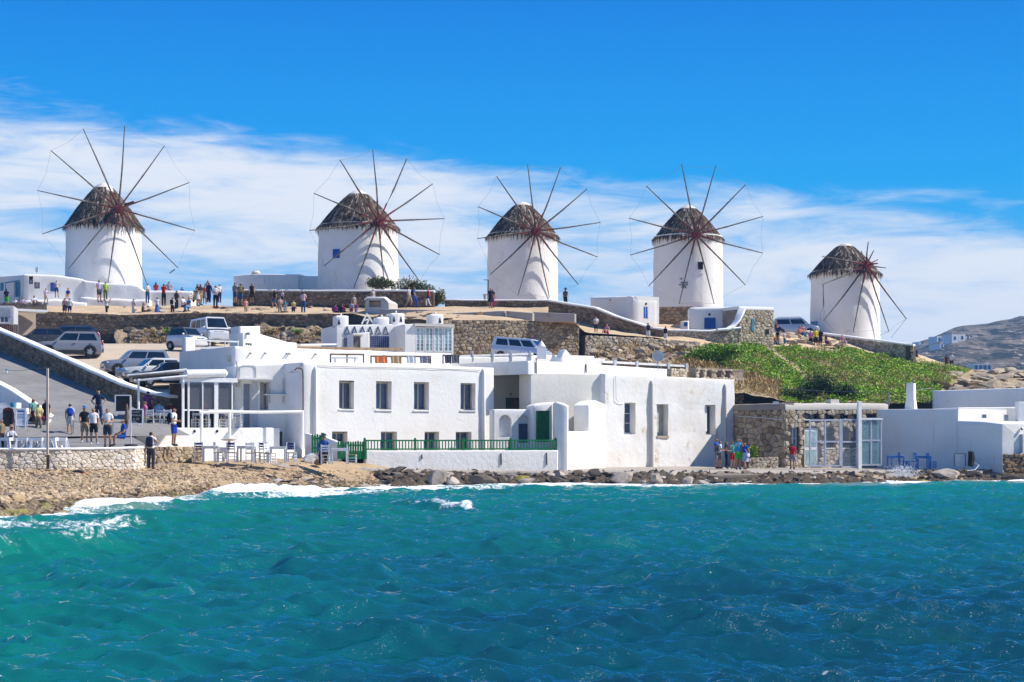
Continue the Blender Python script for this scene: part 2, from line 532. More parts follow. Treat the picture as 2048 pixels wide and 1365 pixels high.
def window(root, pl, rc, rev=0.35, mat=CREAMW, glass=GLASS, muls=1, rails=0, fr=0.06, sill=True, d=None, name='window', openleaf=False, sillm=None):
    a, b, c, e = rc
    d = -rev + 0.02 if d is None else d
    m = MB()
    pl.bx(m, a, b, a + fr, e, d, d + 0.07); pl.bx(m, c - fr, b, c, e, d, d + 0.07)
    pl.bx(m, a + fr, b, c - fr, b + fr, d, d + 0.07); pl.bx(m, a + fr, e - fr, c - fr, e, d, d + 0.07)
    for i in range(muls):
        u = a + (c - a) * (i + 1) / (muls + 1); pl.bx(m, u - fr * 0.45, b + fr, u + fr * 0.45, e - fr, d, d + 0.068)
    f = m.build(name, mat, root)
    nx, ny = muls + 1, rails + 1
    for i in range(nx):
        for j in range(ny):
            x0 = a + fr + (c - a - 2 * fr) * i / nx + 0.01; x1 = a + fr + (c - a - 2 * fr) * (i + 1) / nx - 0.01
            y0 = b + fr + (e - b - 2 * fr) * j / ny + 0.004; y1 = b + fr + (e - b - 2 * fr) * (j + 1) / ny - 0.004
            g = MB(); pl.bx(g, x0, y0, x1, y1, d + 0.01, d + 0.03); g.build('pane', glass, f)
    for j in range(rails):
        z = b + fr + (e - b - 2 * fr) * (j + 1) / ny
        g = MB(); pl.bx(g, a + fr, z - 0.015, c - fr, z + 0.015, d + 0.005, d + 0.055); g.build('glazing_bar', mat, f)
    if sill:
        s = MB(); pl.bx(s, a - 0.05, b - 0.06, c + 0.05, b - 0.003, -rev, 0.05); s.build('sill', sillm or PL, f)
    return f
# ================================================================== SEA, SHORE AND LAND
WLT = [(-0.9, 44), (-0.40, 46), (X(0, 1), 50), (X(150, 1), 56.8), (X(300, 1), 64), (X(440, 1), 72.5), (X(560, 1), 76.5), (X(700, 1), 81), (X(850, 1), 84.5), (X(1000, 1), 86.5), (X(1300, 1), 87), (X(1600, 1), 88.5), (X(1900, 1), 92), (X(2048, 1), 93), (0.5, 96), (0.9, 104)]
def WL(k): return lin(WLT, k)

def make_sea():
    ys = []; y = 13.0
    while y < 99:
        ys.append(y); y += 0.018 + 0.0016 * y
    ys = np.array(ys); ks = np.linspace(-0.41, 0.41, 720)
    YY, KK = np.meshgrid(ys, ks, indexing='ij')
    XX = KK * (YY + 11); KK = XX / YY; X0 = XX.copy(); Y0 = YY.copy()
    sp = np.maximum(0.018 + 0.0016 * Y0, 0.84 / 680 * Y0)
    wl = np.interp(KK, [a for a, b in WLT], [b for a, b in WLT])
    d = wl - Y0
    damp = np.clip((d + 1.0) / 8.0, 0.0, 1.0); damp = 0.22 + 0.78 * damp * damp * (3 - 2 * damp)
    rs = np.random.RandomState(11)
    ZZ = np.zeros_like(XX); DX = np.zeros_like(XX); DY = np.zeros_like(XX); JJ = np.zeros_like(XX)
    bands = [(5.0, 10.0, 13, 0.075, 0.40), (2.2, 5.0, 24, 0.044, 0.50), (0.9, 2.2, 40, 0.038, 0.65), (0.26, 0.9, 64, 0.034, 0.7)]
    for l0, l1, n, sig, spread in bands:
        a = sig * math.sqrt(2.0 / n)
        for i in range(n):
            lam = l0 * (l1 / l0) ** rs.rand(); th = R(104) + rs.randn() * spread * 0.62
            k = 2 * math.pi / lam; cx, cy = math.cos(th), math.sin(th)
            am = a * (0.6 + 0.8 * rs.rand()) * (lam / math.sqrt(l0 * l1)) ** 0.7
            A = am * np.clip((lam / sp - 2.2) / 2.0, 0, 1) * damp
            ph = k * (cx * X0 + cy * Y0) + rs.rand() * 6.283
            s, c = np.sin(ph), np.cos(ph)
            ZZ += A * c; q = 0.5
            DX -= q * A * cx * s; DY -= q * A * cy * s
            JJ += q * A * k * c
    # single waves that stand up and break near the beach
    foam = np.zeros_like(XX)
    pxs = KK * FPX + 1024
    def vn(x, y, s, seed):
        r = np.random.RandomState(seed); v = np.zeros_like(x)
        for i in range(9):
            th = r.rand() * 6.283; f = s * (0.5 + 1.6 * r.rand())
            v += np.sin(f * (x * math.cos(th) + y * math.sin(th)) + r.rand() * 6.283)
        return v / 3.0
    for (p0, p1, q0, q1, hh, sg, fo) in [(765, 960, 1014, 1026, 0.26, 0.9, 0.9), (-150, 225, 1122, 1104, 0.34, 0.75, 0.7), (410, 640, 994, 983, 0.36, 0.9, 1.1), (1545, 1650, 1046, 1046, 0.22, 0.5, 0.55),
                                 (150, 420, 1020, 1006, 0.22, 1.2, 0.85), (1080, 1500, 994, 988, 0.22, 0.9, 0.1), (-200, 330, 1062, 1050, 0.18, 1.3, 0.62), (640, 1150, 1003, 985, 0.12, 0.9, 0.25), (560, 780, 1150, 1160, 0.22, 0.8, 0.12), (100, 380, 1165, 1180, 0.2, 0.7, 0.1), (1280, 1700, 1180, 1196, 0.22, 0.9, 0.1), (980, 1260, 1105, 1098, 0.2, 0.7, 0.0), (1650, 2100, 1015, 1004, 0.2, 0.8, 0.15)]:
        t = np.clip((pxs - p0) / (p1 - p0), 0, 1)
        yl = 8400.0 / (q0 + (q1 - q0) * t - 872) + 0.5 * vn(X0, Y0 * 0, 0.5, 3)
        end = np.clip((pxs - p0) / 60 + 0.5, 0, 1) * np.clip((p1 - pxs) / 60 + 0.5, 0, 1); end = end * end * (3 - 2 * end)
        dy = (Y0 - yl); g = np.exp(-(dy / np.where(dy < 0, sg * 0.6, sg * 1.4)) ** 2) * end
        ZZ += hh * g
        foam = np.maximum(foam, fo * np.exp(-((dy + 0.1) / (sg * 0.62)) ** 2) * end * (0.75 + 0.35 * vn(X0, Y0, 1.4, 5)))
    XX += DX; YY += DY
    ZZ += 0.05 * np.exp(-(d / 2.0) ** 2) * vn(X0, Y0, 1.1, 9)
    # foam: surf strip on the stones, white caps on the steepest crests
    wid = np.interp(pxs, [0, 350, 600, 800, 1100, 1300, 1600, 2048], [19, 12, 13, 14, 9.5, 5.0, 5.0, 4.0])
    surf = np.clip(1.35 - np.maximum(d - 0.3, 0) / wid, 0, 1.3) * (0.78 + 0.28 * vn(X0, Y0, 0.8, 21))
    foam = np.maximum(foam, surf)
    jt = np.percentile(JJ, 99.85); caps = np.clip((JJ - jt) / (0.45 * jt), 0, 0.6)
    foam = np.maximum(foam, caps)
    n0, n1 = XX.shape
    co = np.stack([XX.ravel(), YY.ravel(), ZZ.ravel()], 1).astype(np.float32)
    i = np.arange(n0 - 1)[:, None] * n1 + np.arange(n1 - 1)[None, :]
    q = np.stack([i, i + 1, i + n1 + 1, i + n1], -1).reshape(-1, 4).astype(np.int32)
    me = bpy.data.meshes.new('sea')
    me.vertices.add(len(co)); me.vertices.foreach_set('co', co.ravel())
    me.loops.add(q.size); me.loops.foreach_set('vertex_index', q.ravel())
    me.polygons.add(len(q)); me.polygons.foreach_set('loop_start', np.arange(0, q.size, 4, dtype=np.int32))
    me.polygons.foreach_set('use_smooth', np.ones(len(q), dtype=bool))
    me.update(calc_edges=True)
    for nm, arr in (('foam', foam), ('shoredist', d)):
        a = me.attributes.new(nm, 'FLOAT', 'POINT'); a.data.foreach_set('value', arr.ravel().astype(np.float32))
    return me

def sea_material():
    n = NT('sea_water')
    def attr(nm):
        a = n.n('ShaderNodeAttribute'); a.attribute_name = nm; return a.outputs['Fac']
    sd = attr('shoredist'); fm = attr('foam')
    big = n.noise(0.055, 3, 0.5); mid = n.noise(0.16, 4, 0.6, stretch=(0.6, 1.4, 1))
    dd = n.math('ADD', sd, n.math('MULTIPLY', n.math('SUBTRACT', big, 0.5), 46.0))
    dd = n.math('ADD', dd, n.math('MULTIPLY', n.math('SUBTRACT', mid, 0.5), 22.0))
    body = n.ramp(n.math('DIVIDE', dd, 80.0), [(0.0, (0.15, 0.25, 0.17)), (0.05, (0.010, 0.175, 0.115)), (0.16, (0.001, 0.155, 0.108)), (0.40, (0.0005, 0.12, 0.10)), (0.62, (0.0004, 0.095, 0.10)), (0.85, (0.0003, 0.05, 0.068)), (1.0, (0.0003, 0.036, 0.054))])
    body = n.mix(n.rng(n.noise(0.10, 5, 0.65, stretch=(0.7, 1.3, 1)), 0.56, 0.70, 0, 0.8), body, (0.004, 0.062, 0.038))
    f1 = n.noise(2.2, 8, 0.78, dist=1.2); f2 = n.noise(9.0, 4, 0.7)
    th = n.math('ADD', n.math('MULTIPLY', f1, 1.7), n.math('MULTIPLY', f2, 0.5)); th = n.math('SUBTRACT', th, 0.45)     # about .3-1.05
    fmask = n.rng(n.math('SUBTRACT', fm, th), -0.16, 0.20)
    h = n.math('ADD', n.noise(3.2, 4, 0.6, stretch=(0.75, 1.5, 1)), n.math('MULTIPLY', n.noise(9, 3, 0.6, stretch=(0.8, 1.4, 1)), 0.35))
    h = n.math('ADD', h, n.math('MULTIPLY', n.noise(22, 2, 0.5, stretch=(0.8, 1.3, 1)), 0.13))
    bp = n.n('ShaderNodeBump'); bp.inputs['Strength'].default_value = 0.85; bp.inputs['Distance'].default_value = 0.1; n.l(h, bp.inputs['Height'])
    # light welling up from the water body hardly follows the ripples; the reflection does
    up = n.n('ShaderNodeVectorMath', operation='MULTIPLY_ADD'); up.inputs[1].default_value = (0.65, 0.65, 0.65); up.inputs[2].default_value = (0, 0, 0.35); n.l(n._p.outputs['Normal'], up.inputs[0])
    nm = n.n('ShaderNodeVectorMath', operation='NORMALIZE'); n.l(up.outputs[0], nm.inputs[0])
    df = n.n('ShaderNodeBsdfDiffuse'); n.l(body, df.inputs['Color']); n.l(nm.outputs[0], df.inputs['Normal'])
    gl = n.n('ShaderNodeBsdfGlossy'); gl.inputs['Roughness'].default_value = 0.035; n.l(bp.outputs[0], gl.inputs['Normal'])
    fr = n.n('ShaderNodeFresnel'); fr.inputs['IOR'].default_value = 2.3; n.l(bp.outputs[0], fr.inputs['Normal'])
    m1 = n.n('ShaderNodeMixShader'); n.l(fr.outputs[0], m1.inputs[0]); n.l(df.outputs[0], m1.inputs[1]); n.l(gl.outputs[0], m1.inputs[2])
    fo = n.n('ShaderNodeBsdfDiffuse'); fo.inputs['Color'].default_value = (0.86, 0.88, 0.90, 1)
    fb = n.n('ShaderNodeBump'); fb.inputs['Strength'].default_value = 0.8; fb.inputs['Distance'].default_value = 0.08; n.l(f1, fb.inputs['Height']); n.l(fb.outputs[0], fo.inputs['Normal'])
    m2 = n.n('ShaderNodeMixShader'); n.l(fmask, m2.inputs[0]); n.l(m1.outputs[0], m2.inputs[1]); n.l(fo.outputs[0], m2.inputs[2])
    n.l(m2.outputs[0], n.t.nodes['Material Output'].inputs['Surface']); n.t.nodes.remove(n.b)
    return n.mat
SEA_M = sea_material()
so_ = bpy.data.objects.new('sea', make_sea()); so_.data.materials.append(SEA_M); C.objects.link(so_); so_['kind'] = 'structure'
m = MB()      # the rest of the sea out to the horizon, a little lower than the troughs
m.add([(-1400, -700, -0.75), (1400, -700, -0.75), (1400, 1400, -0.75), (-1400, 1400, -0.75)], [(0, 1, 2, 3)])
n = NT('open_sea_water'); n.bump(n.noise(1.2, 5, 0.6), 0.6, 0.15); n.fin(n.mix(n.rng(n.noise(0.06, 4), 0.4, 0.6), (0.001, 0.10, 0.15), (0.001, 0.045, 0.10)), 0.05, 0.5)
struct(m, 'open_sea', n.mat, False)

# ---- ground sheets, lofted between measured lines
def row(pts, n):
    px0, px1 = pts[0][0], pts[-1][0]; o = []
    for i in range(n + 1):
        p = px0 + (px1 - px0) * i / n
        y = lin([(q[0], q[1]) for q in pts], p); z = lin([(q[0], q[2]) for q in pts], p)
        o.append(Vector((X(p, y), y, z)))
    return o
def sheet(rows, nx, sub, amp=0.05, ns=0.6, amp2=0.0):
    R_ = [row(r, nx) for r in rows]; m = MB(); V = []; k = 0
    for a, b in zip(R_, R_[1:]):
        for j in range(sub):
            t = j / sub; V.append([p.lerp(q, t) for p, q in zip(a, b)])
    V.append(R_[-1])
    vs = []
    for r in V:
        for p in r:
            h = amp * (nz(p, ns) + 0.5 * nz(p, ns * 2.7)) + (amp2 * abs(nz(p, ns * 4.3)) if amp2 else 0)
            vs.append((p.x + (amp2 * 0.6 * nz(p + Vector((9, 3, 1)), ns * 3) if amp2 else 0), p.y, p.z + h))
    fs = [(r * (nx + 1) + i, r * (nx + 1) + i + 1, (r + 1) * (nx + 1) + i + 1, (r + 1) * (nx + 1) + i) for r in range(len(V) - 1) for i in range(nx)]
    return m.add(vs, fs)
def m_ground(name, c1, c2, c3, s=0.8, bump=0.6, thr=(0.5, 0.66)):
    n = NT(name)
    c = n.mix(n.rng(n.noise(s, 6, 0.62), 0.35, 0.68), c1, c2)
    c = n.mix(n.rng(n.noise(s * 5, 7, 0.7), *thr), c, c3)
    n.bump(n.math('ADD', n.noise(s * 8, 6, 0.7), n.noise(s * 30, 3)), bump, 0.06)
    return n.fin(c, 0.95, 0.1)
SAND = m_ground('beach_grit', (0.46, 0.335, 0.205), (0.36, 0.26, 0.16), (0.27, 0.20, 0.14), 1.2, thr=(0.56, 0.7))
DUST = m_ground('dusty_earth', (0.56, 0.42, 0.27), (0.48, 0.35, 0.22), (0.36, 0.27, 0.18), 0.5, thr=(0.55, 0.72))
ROCKY = m_ground('rocky_earth', (0.40, 0.30, 0.20), (0.28, 0.20, 0.13), (0.16, 0.12, 0.085), 0.9, 0.9)
ROAD = m_ground('worn_asphalt', (0.25, 0.24, 0.23), (0.20, 0.19, 0.185), (0.14, 0.135, 0.135), 0.6, 0.25, (0.52, 0.75))
LOTM = m_ground('dusty_lot', (0.52, 0.42, 0.31), (0.45, 0.37, 0.28), (0.36, 0.30, 0.24), 0.3, 0.35, (0.55, 0.75))
QUAYM = m_ground('quay_concrete', (0.42, 0.37, 0.31), (0.34, 0.30, 0.26), (0.24, 0.21, 0.18), 0.8, 0.4)
SLOPEM = m_ground('dry_slope', (0.46, 0.36, 0.24), (0.34, 0.25, 0.13), (0.22, 0.16, 0.09), 0.7, 0.9)

def wl_row(off, z, p0=-500, p1=2600, n=50):
    o = []
    for i in range(n + 1):
        p = p0 + (p1 - p0) * i / n; o.append((p, WL(X(p, 1)) + off, z))
    return o
back = [(-500, 67.6, 1.0), (-60, 71.9, 1.0), (120, 73.3, 1.0), (270, 75.4, 0.98), (302, 78.5, 1.0), (400, 82.5, 1.2), (600, 84.5, 1.2), (733, 88, 1.0), (900, 91, 0.55), (1200, 94.8, -0.2), (1470, 100, -0.3), (2000, 100, -0.3), (2600, 112, -0.3)]
beach = struct(sheet([wl_row(-9, -1.6), wl_row(-3, -0.5), wl_row(0, -0.03), wl_row(3.2, 0.38), back, [(p, y + 5, z + 0.1) for p, y, z in back]], 260, 7, 0.06, 1.3), 'beach', SAND)
# quay slab along the houses
qf = [(690, 86.2, 0.82), (740, 86.6, 0.80), (1000, 88.6, 0.60), (1300, 89.4, 0.58), (1600, 91.5, 0.50), (1780, 94.5, 0.48), (1845, 96.5, 0.5)]
qb = [(690, 92, 0.92), (740, 96, 0.9), (1000, 100, 0.66), (1300, 104, 0.62), (1600, 106, 0.60), (1780, 106, 0.6), (1845, 106, 0.6)]
quay = struct(sheet([[(p, y, z - 1.3) for p, y, z in qf], [(p, y + 0.02, z - 0.06) for p, y, z in qf], [(p, y + 0.12, z) for p, y, z in qf], qb], 150, 4, 0.02, 0.9), 'quay', QUAYM)
struct(sheet([wl_row(-2.5, -0.55, 790, 2300), wl_row(-0.6, -0.05, 790, 2300), [(p, y - 0.3, z - 0.24) for p, y, z in qf[1:-1]] + [(2300, 98, 0.3)], [(p, y + 0.3, z - 0.16) for p, y, z in qf[1:-1]] + [(2300, 101, 0.5)]], 420, 9, 0.10, 1.2, 0.36), 'rocky_shore', m_ground('dark_shore_rock', (0.16, 0.125, 0.09), (0.09, 0.07, 0.05), (0.035, 0.03, 0.025), 1.6, 0.9))
# promenade and the ramp climbing away behind the cafe
pr = [[(-500, 67.2, 1.84), (-60, 71.7, 1.84), (120, 73.1, 1.84), (268, 75.2, 1.84), (292, 77.4, 1.86)], [(-500, 79, 2.02), (270, 79.5, 2.02), (290, 80.5, 2.02)], [(-500, 85, 2.30), (268, 85, 2.30)], [(-500, 93, 2.55), (268, 93, 2.55)]]
struct(sheet(pr, 60, 6, 0.012, 0.5), 'promenade', ROAD)
def quadsheet(rows, nx, sub, amp=0.02, ns=0.5):
    m = MB(); V = []
    RR = []
    for r in rows:
        a, b = Vector(r[0]), Vector(r[1]); RR.append([a.lerp(b, i / nx) for i in range(nx + 1)])
    for a, b in zip(RR, RR[1:]):
        for j in range(sub): V.append([p.lerp(q, j / sub) for p, q in zip(a, b)])
    V.append(RR[-1])
    vs = [(p.x, p.y, p.z + amp * nz(p, ns)) for r in V for p in r]
    fs = [(r * (nx + 1) + i, r * (nx + 1) + i + 1, (r + 1) * (nx + 1) + i + 1, (r + 1) * (nx + 1) + i) for r in range(len(V) - 1) for i in range(nx)]
    return m.add(vs, fs)
ramp_pts = [((-26.0, 82.0, 2.30), (-16.0, 87.0, 2.42)), ((-27.5, 85.0, 3.0), (-18.3, 89.6, 3.36)), ((-31, 91.0, 4.3), (-22.3, 96.5, 4.6)), ((-42.5, 110.0, 7.9), (-33.4, 115.2, 8.0)), ((-56, 133, 11), (-47, 138, 11))]
struct(quadsheet(ramp_pts, 14, 8, 0.02), 'ramp_road', ROAD)
LOTZ = [(96, 4.5), (100, 5.1), (106, 5.95), (116, 7.7), (118, 8.1), (130, 9.15), (138, 9.7)]
def lotz(y): return lin(LOTZ, y)
LOTL = {96: 350, 100: 262, 106: 130, 116: -40, 118: -60, 130: -80, 138: -80}; LOTR = {96: 560, 100: 640, 106: 1150, 116: 1190, 118: 1195, 130: 1195, 138: 1180}
lot_rows = [[(LOTL[Y], Y, z)] + ([(720, Y, z), (850, Y, z - 0.9)] if LOTR[Y] > 900 else []) + [(LOTR[Y], Y, z - (0.9 if LOTR[Y] > 900 else 0))] for Y, z in LOTZ]
struct(sheet(lot_rows, 120, 6, 0.05, 0.35), 'parking_ground', LOTM)
# hill top: terrace edge, plaza, summit, back slope
h0 = [(-300, 138.6, 12.0), (700, 138.6, 12.05), (760, 136.5, 11.6), (868, 126, 10.75), (1150, 125.6, 10.55), (1172, 129.2, 10.05), (1300, 130.2, 9.75), (1400, 131.5, 9.3), (1545, 140, 9.55), (1640, 145, 9.75), (1700, 146.5, 9.7), (1825, 150, 8.7), (1940, 158, 8.3), (2300, 168, 8.2)]
h1 = [(-300, 142.5, 12.7), (700, 142, 12.6), (870, 137.5, 12.35), (1000, 137.5, 12.3), (1100, 134, 10.6), (1180, 133, 10.25), (1300, 133.4, 9.95), (1400, 136, 10.2), (1545, 146, 10.9), (1640, 152, 11.0), (1825, 156, 9.6), (1940, 164, 8.5), (2300, 176, 8.6)]
h2 = [(-300, 146.5, 13.3), (700, 145.5, 13.2), (870, 142.5, 12.9), (1000, 142.5, 12.9), (1100, 141, 12.9), (1180, 139, 11.6), (1300, 139, 11.2), (1400, 142, 11.4), (1545, 150, 11.2), (1640, 157, 11.5), (1825, 160, 10.0), (1940, 170, 8.7), (2300, 182, 8.8)]
h3 = [(-300, 168, 13.6), (900, 168, 13.4), (1300, 168, 12.0), (1640, 172, 11.4), (1825, 172, 9.5), (2300, 195, 8.0)]
h4 = [(-300, 215, 4.0), (2300, 230, 2.0)]
plaza = struct(sheet([h0, h1, h2, h3, h4], 260, 8, 0.10, 0.5, 0.0), 'hilltop_ground', DUST)
# slope below the fifth mill down to the shore houses
g0 = [(1130, 107, 5.4), (1240, 106, 5.5), (1480, 106, 5.0), (1600, 108, 4.3), (1900, 109, 4.4), (2040, 109, 5.0), (2400, 115, 5.0)]
g1 = [(p, (a + lin([(q[0], q[1]) for q in h0], p)) / 2, (z + lin([(q[0], q[2]) for q in h0], p)) / 2 - 0.2) for p, a, z in g0]
gt = [(1130, 121.5, 7.2), (1240, 122.3, 7.25), (1380, 123, 7.2), (1425, 131, 9.0)] + [(p, lin([(q[0], q[1]) for q in h0], p) + 0.3, lin([(q[0], q[2]) for q in h0], p) - 0.02) for p in (1480, 1545, 1640, 1700, 1825, 1940, 2400)]
g1 = [(p, (a + lin([(q[0], q[1]) for q in gt], p)) / 2, (z + lin([(q[0], q[2]) for q in gt], p)) / 2 - 0.2) for p, a, z in g0]
slope = struct(sheet([g0, g1, gt], 170, 26, 0.18, 0.45, 0.12), 'hill_slope', SLOPEM)
# rough banks at the foot of the terrace walls
struct(sheet([[(230, 134.6, 9.35), (720, 134.6, 9.4)], [(230, 136.4, 10.2), (480, 136.2, 10.25), (720, 136.4, 10.3)], [(230, 138.2, 10.55), (480, 138.2, 10.9), (720, 138.2, 10.8)]], 170, 10, 0.32, 0.6, 0.35), 'earth_bank', ROCKY)
struct(sheet([[(1190, 122.5, 7.5), (1480, 122.5, 7.0)], [(1190, 126, 8.3), (1480, 127, 8.3)], [(1190, 129, 8.9), (1480, 132.5, 9.2)]], 110, 10, 0.28, 0.6, 0.3), 'rocky_bank', ROCKY)

# ---- far hill across the bay
def far_hill():
    prof = [(-0.10, 0), (0.12, 26), (0.19, 46), (X(1825, 1), 60), (X(1870, 1), 65), (X(1905, 1), 70), (X(1940, 1), 71.5), (X(1980, 1), 72.5), (X(2048, 1), 77), (0.36, 82), (0.5, 84), (0.7, 70), (0.9, 40)]
    m = MB(); vs = []; nx, ny = 260, 46
    global hill_z
    def hill_z(k, Y):
        t = (Y - 560) / 760; H = lin(prof, k)
        ridge = math.sin(min(t / 0.82, 1) * math.pi / 2) if t < 0.82 else math.cos((t - 0.82) / 0.18 * math.pi / 2)
        p = Vector((k * Y, Y, 0)); return 3 + (H - 3) * ridge * (1 + 0.06 * nz(p, 0.012)) + 1.6 * nz(p, 0.05) + 1.1 * nz(p, 0.14)
    for j in range(ny + 1):
        t = j / ny; Y = 560 + 760 * t
        for i in range(nx + 1):
            k = -0.05 + 0.75 * i / nx
            p = Vector((k * Y, Y, 0)); z = hill_z(k, Y)
            vs.append((p.x, p.y, z))
    fs = [(j * (nx + 1) + i, j * (nx + 1) + i + 1, (j + 1) * (nx + 1) + i + 1, (j + 1) * (nx + 1) + i) for j in range(ny) for i in range(nx)]
    n = NT('scrub_hillside')
    HS = (1, 0.25, 1.6)
    c = n.mix(n.rng(n.noise(0.035, 7, 0.65, stretch=HS), 0.4, 0.62), (0.22, 0.18, 0.13), (0.10, 0.085, 0.06))
    c = n.mix(n.rng(n.noise(0.11, 6, 0.75, stretch=HS), 0.48, 0.56), c, (0.03, 0.035, 0.022))
    c = n.mix(n.rng(n.noise(0.2, 6, 0.75, stretch=HS), 0.56, 0.63), c, (0.46, 0.38, 0.30))
    n.bump(n.noise(0.15, 6, 0.7), 0.9, 3.0)
    n.fin(c, 0.95, 0.05)
    return struct(m.add(vs, fs), 'far_hill', n.mat)
far_hill()
# ================================================================== RUBBLE WALLS
def voronoi(W, H, sw, sh, rs):
    """irregular cells over a W x H field, about sw wide and sh high"""
    a = sh / sw; nx = max(1, round(W / sw)); ny = max(1, round(H / sh)); S = {}
    dx, dy = W / nx, H / ny
    for i in range(-2, nx + 2):
        for j in range(-2, ny + 2):
            S[i, j] = ((i + 0.5 + (0.5 if j % 2 else 0) + rs.uniform(-0.42, 0.42)) * dx, (j + 0.5 + rs.uniform(-0.38, 0.38)) * dy / a)
    out = []
    Hh = H / a
    for i in range(-1, nx + 1):
        for j in range(ny):
            cx, cy = S[i, j]
            poly = [(max(cx - 2 * dx, 0), max(cy - 2 * dx, 0)), (min(cx + 2 * dx, W), max(cy - 2 * dx, 0)), (min(cx + 2 * dx, W), min(cy + 2 * dx, Hh)), (max(cx - 2 * dx, 0), min(cy + 2 * dx, Hh))]
            if poly[0][0] >= poly[1][0]: continue
            for di in (-2, -1, 0, 1, 2):
                for dj in (-2, -1, 0, 1, 2):
                    if (di or dj) and (i + di, j + dj) in S:
                        ox, oy = S[i + di, j + dj]; mx_, my_ = (cx + ox) / 2, (cy + oy) / 2; nx_, ny_ = ox - cx, oy - cy
                        o = []
                        for q in range(len(poly)):
                            p1, p2 = poly[q], poly[(q + 1) % len(poly)]
                            d1 = (p1[0] - mx_) * nx_ + (p1[1] - my_) * ny_; d2 = (p2[0] - mx_) * nx_ + (p2[1] - my_) * ny_
                            if d1 <= 0: o.append(p1)
                            if d1 * d2 < 0:
                                t = d1 / (d1 - d2); o.append((p1[0] + (p2[0] - p1[0]) * t, p1[1] + (p2[1] - p1[1]) * t))
                        poly = o
                        if len(poly) < 3: break
                if len(poly) < 3: break
            if len(poly) >= 3:
                ar = abs(sum(poly[q][0] * poly[(q + 1) % len(poly)][1] - poly[(q + 1) % len(poly)][0] * poly[q][1] for q in range(len(poly)))) / 2 * a
                if ar > 0.12 * dx * dy: out.append(([(x, y * a) for x, y in poly], ar))
    return out

def stone_verts(poly, fn, rs, prot):
    n = len(poly); cx = sum(p[0] for p in poly) / n; cy = sum(p[1] for p in poly) / n
    ax, ay = rs.uniform(-0.25, 0.25), rs.uniform(-0.25, 0.25)
    V = []; dp = prot * rs.uniform(0.35, 1.25)
    sz = max(max(p[0] for p in poly) - min(p[0] for p in poly), 0.02)
    for k, (s, d) in enumerate(((0.95, -0.02), (0.90, 0.55 * dp), (0.62, dp))):
        for (x, y) in poly:
            rx, ry = (x - cx) * s, (y - cy) * s
            dd = d * (1 + (ax * rx + ay * ry) / sz * 2.5) if k else d
            V.append(fn(cx + rx + rs.uniform(-.012, .012) * sz, cy + ry + rs.uniform(-.012, .012) * sz, dd))
    F = [(i, (i + 1) % n, n + (i + 1) % n, n + i) for i in range(n)] + [(n + i, n + (i + 1) % n, 2 * n + (i + 1) % n, 2 * n + i) for i in range(n)] + [tuple(range(2 * n, 3 * n))]
    return V, F

def stone_face(root, path, sw, sh, mat, seed=1, prot=0.07, single=60, minpx=9.0, skip=None, name='stone'):
    """lay stones over a vertical face following path [(x,y,zbot,ztop)...]; the largest become objects of their own"""
    rs = random.Random(seed); L = [0.0]
    for a, b in zip(path, path[1:]): L.append(L[-1] + math.hypot(b[0] - a[0], b[1] - a[1]))
    W = L[-1]; H = max(p[3] - p[2] for p in path)
    def fn(u, v, d):
        u = min(max(u, 0), W)
        for k in range(len(L) - 1):
            if u <= L[k + 1] + 1e-6: break
        t = (u - L[k]) / max(L[k + 1] - L[k], 1e-6); a, b = path[k], path[k + 1]
        tx, ty = (b[0] - a[0]) / max(L[k + 1] - L[k], 1e-6), (b[1] - a[1]) / max(L[k + 1] - L[k], 1e-6)
        nx_, ny_ = ty, -tx
        zb = a[2] + (b[2] - a[2]) * t; zt = a[3] + (b[3] - a[3]) * t
        return (a[0] + (b[0] - a[0]) * t + nx_ * d, a[1] + (b[1] - a[1]) * t + ny_ * d, zb + (zt - zb) * v / H)
    cells = voronoi(W, H, sw, sh, rs)
    if skip: cells = [c for c in cells if not skip(fn(sum(p[0] for p in c[0]) / len(c[0]), sum(p[1] for p in c[0]) / len(c[0]), 0))]
    ym = sum(p[1] for p in path) / len(path)
    big = sorted(range(len(cells)), key=lambda i: -cells[i][1])
    big = set(i for i in big[:single] if math.sqrt(cells[i][1]) * FPX / ym >= minpx)
    m = MB(); o = org(root)
    for i, (poly, ar) in enumerate(cells):
        V, F = stone_verts(poly, fn, rs, prot)
        if i in big:
            me = bpy.data.meshes.new(name); me.from_pydata([(v[0] - o.x, v[1] - o.y, v[2] - o.z) for v in V], [], F); me.materials.append(mat)
            ob = bpy.data.objects.new(name, me); C.objects.link(ob); ob.parent = root
        else: m.add(V, F)
    if m.v:
        ob = m.build('rubble', mat, root); stuff(ob)

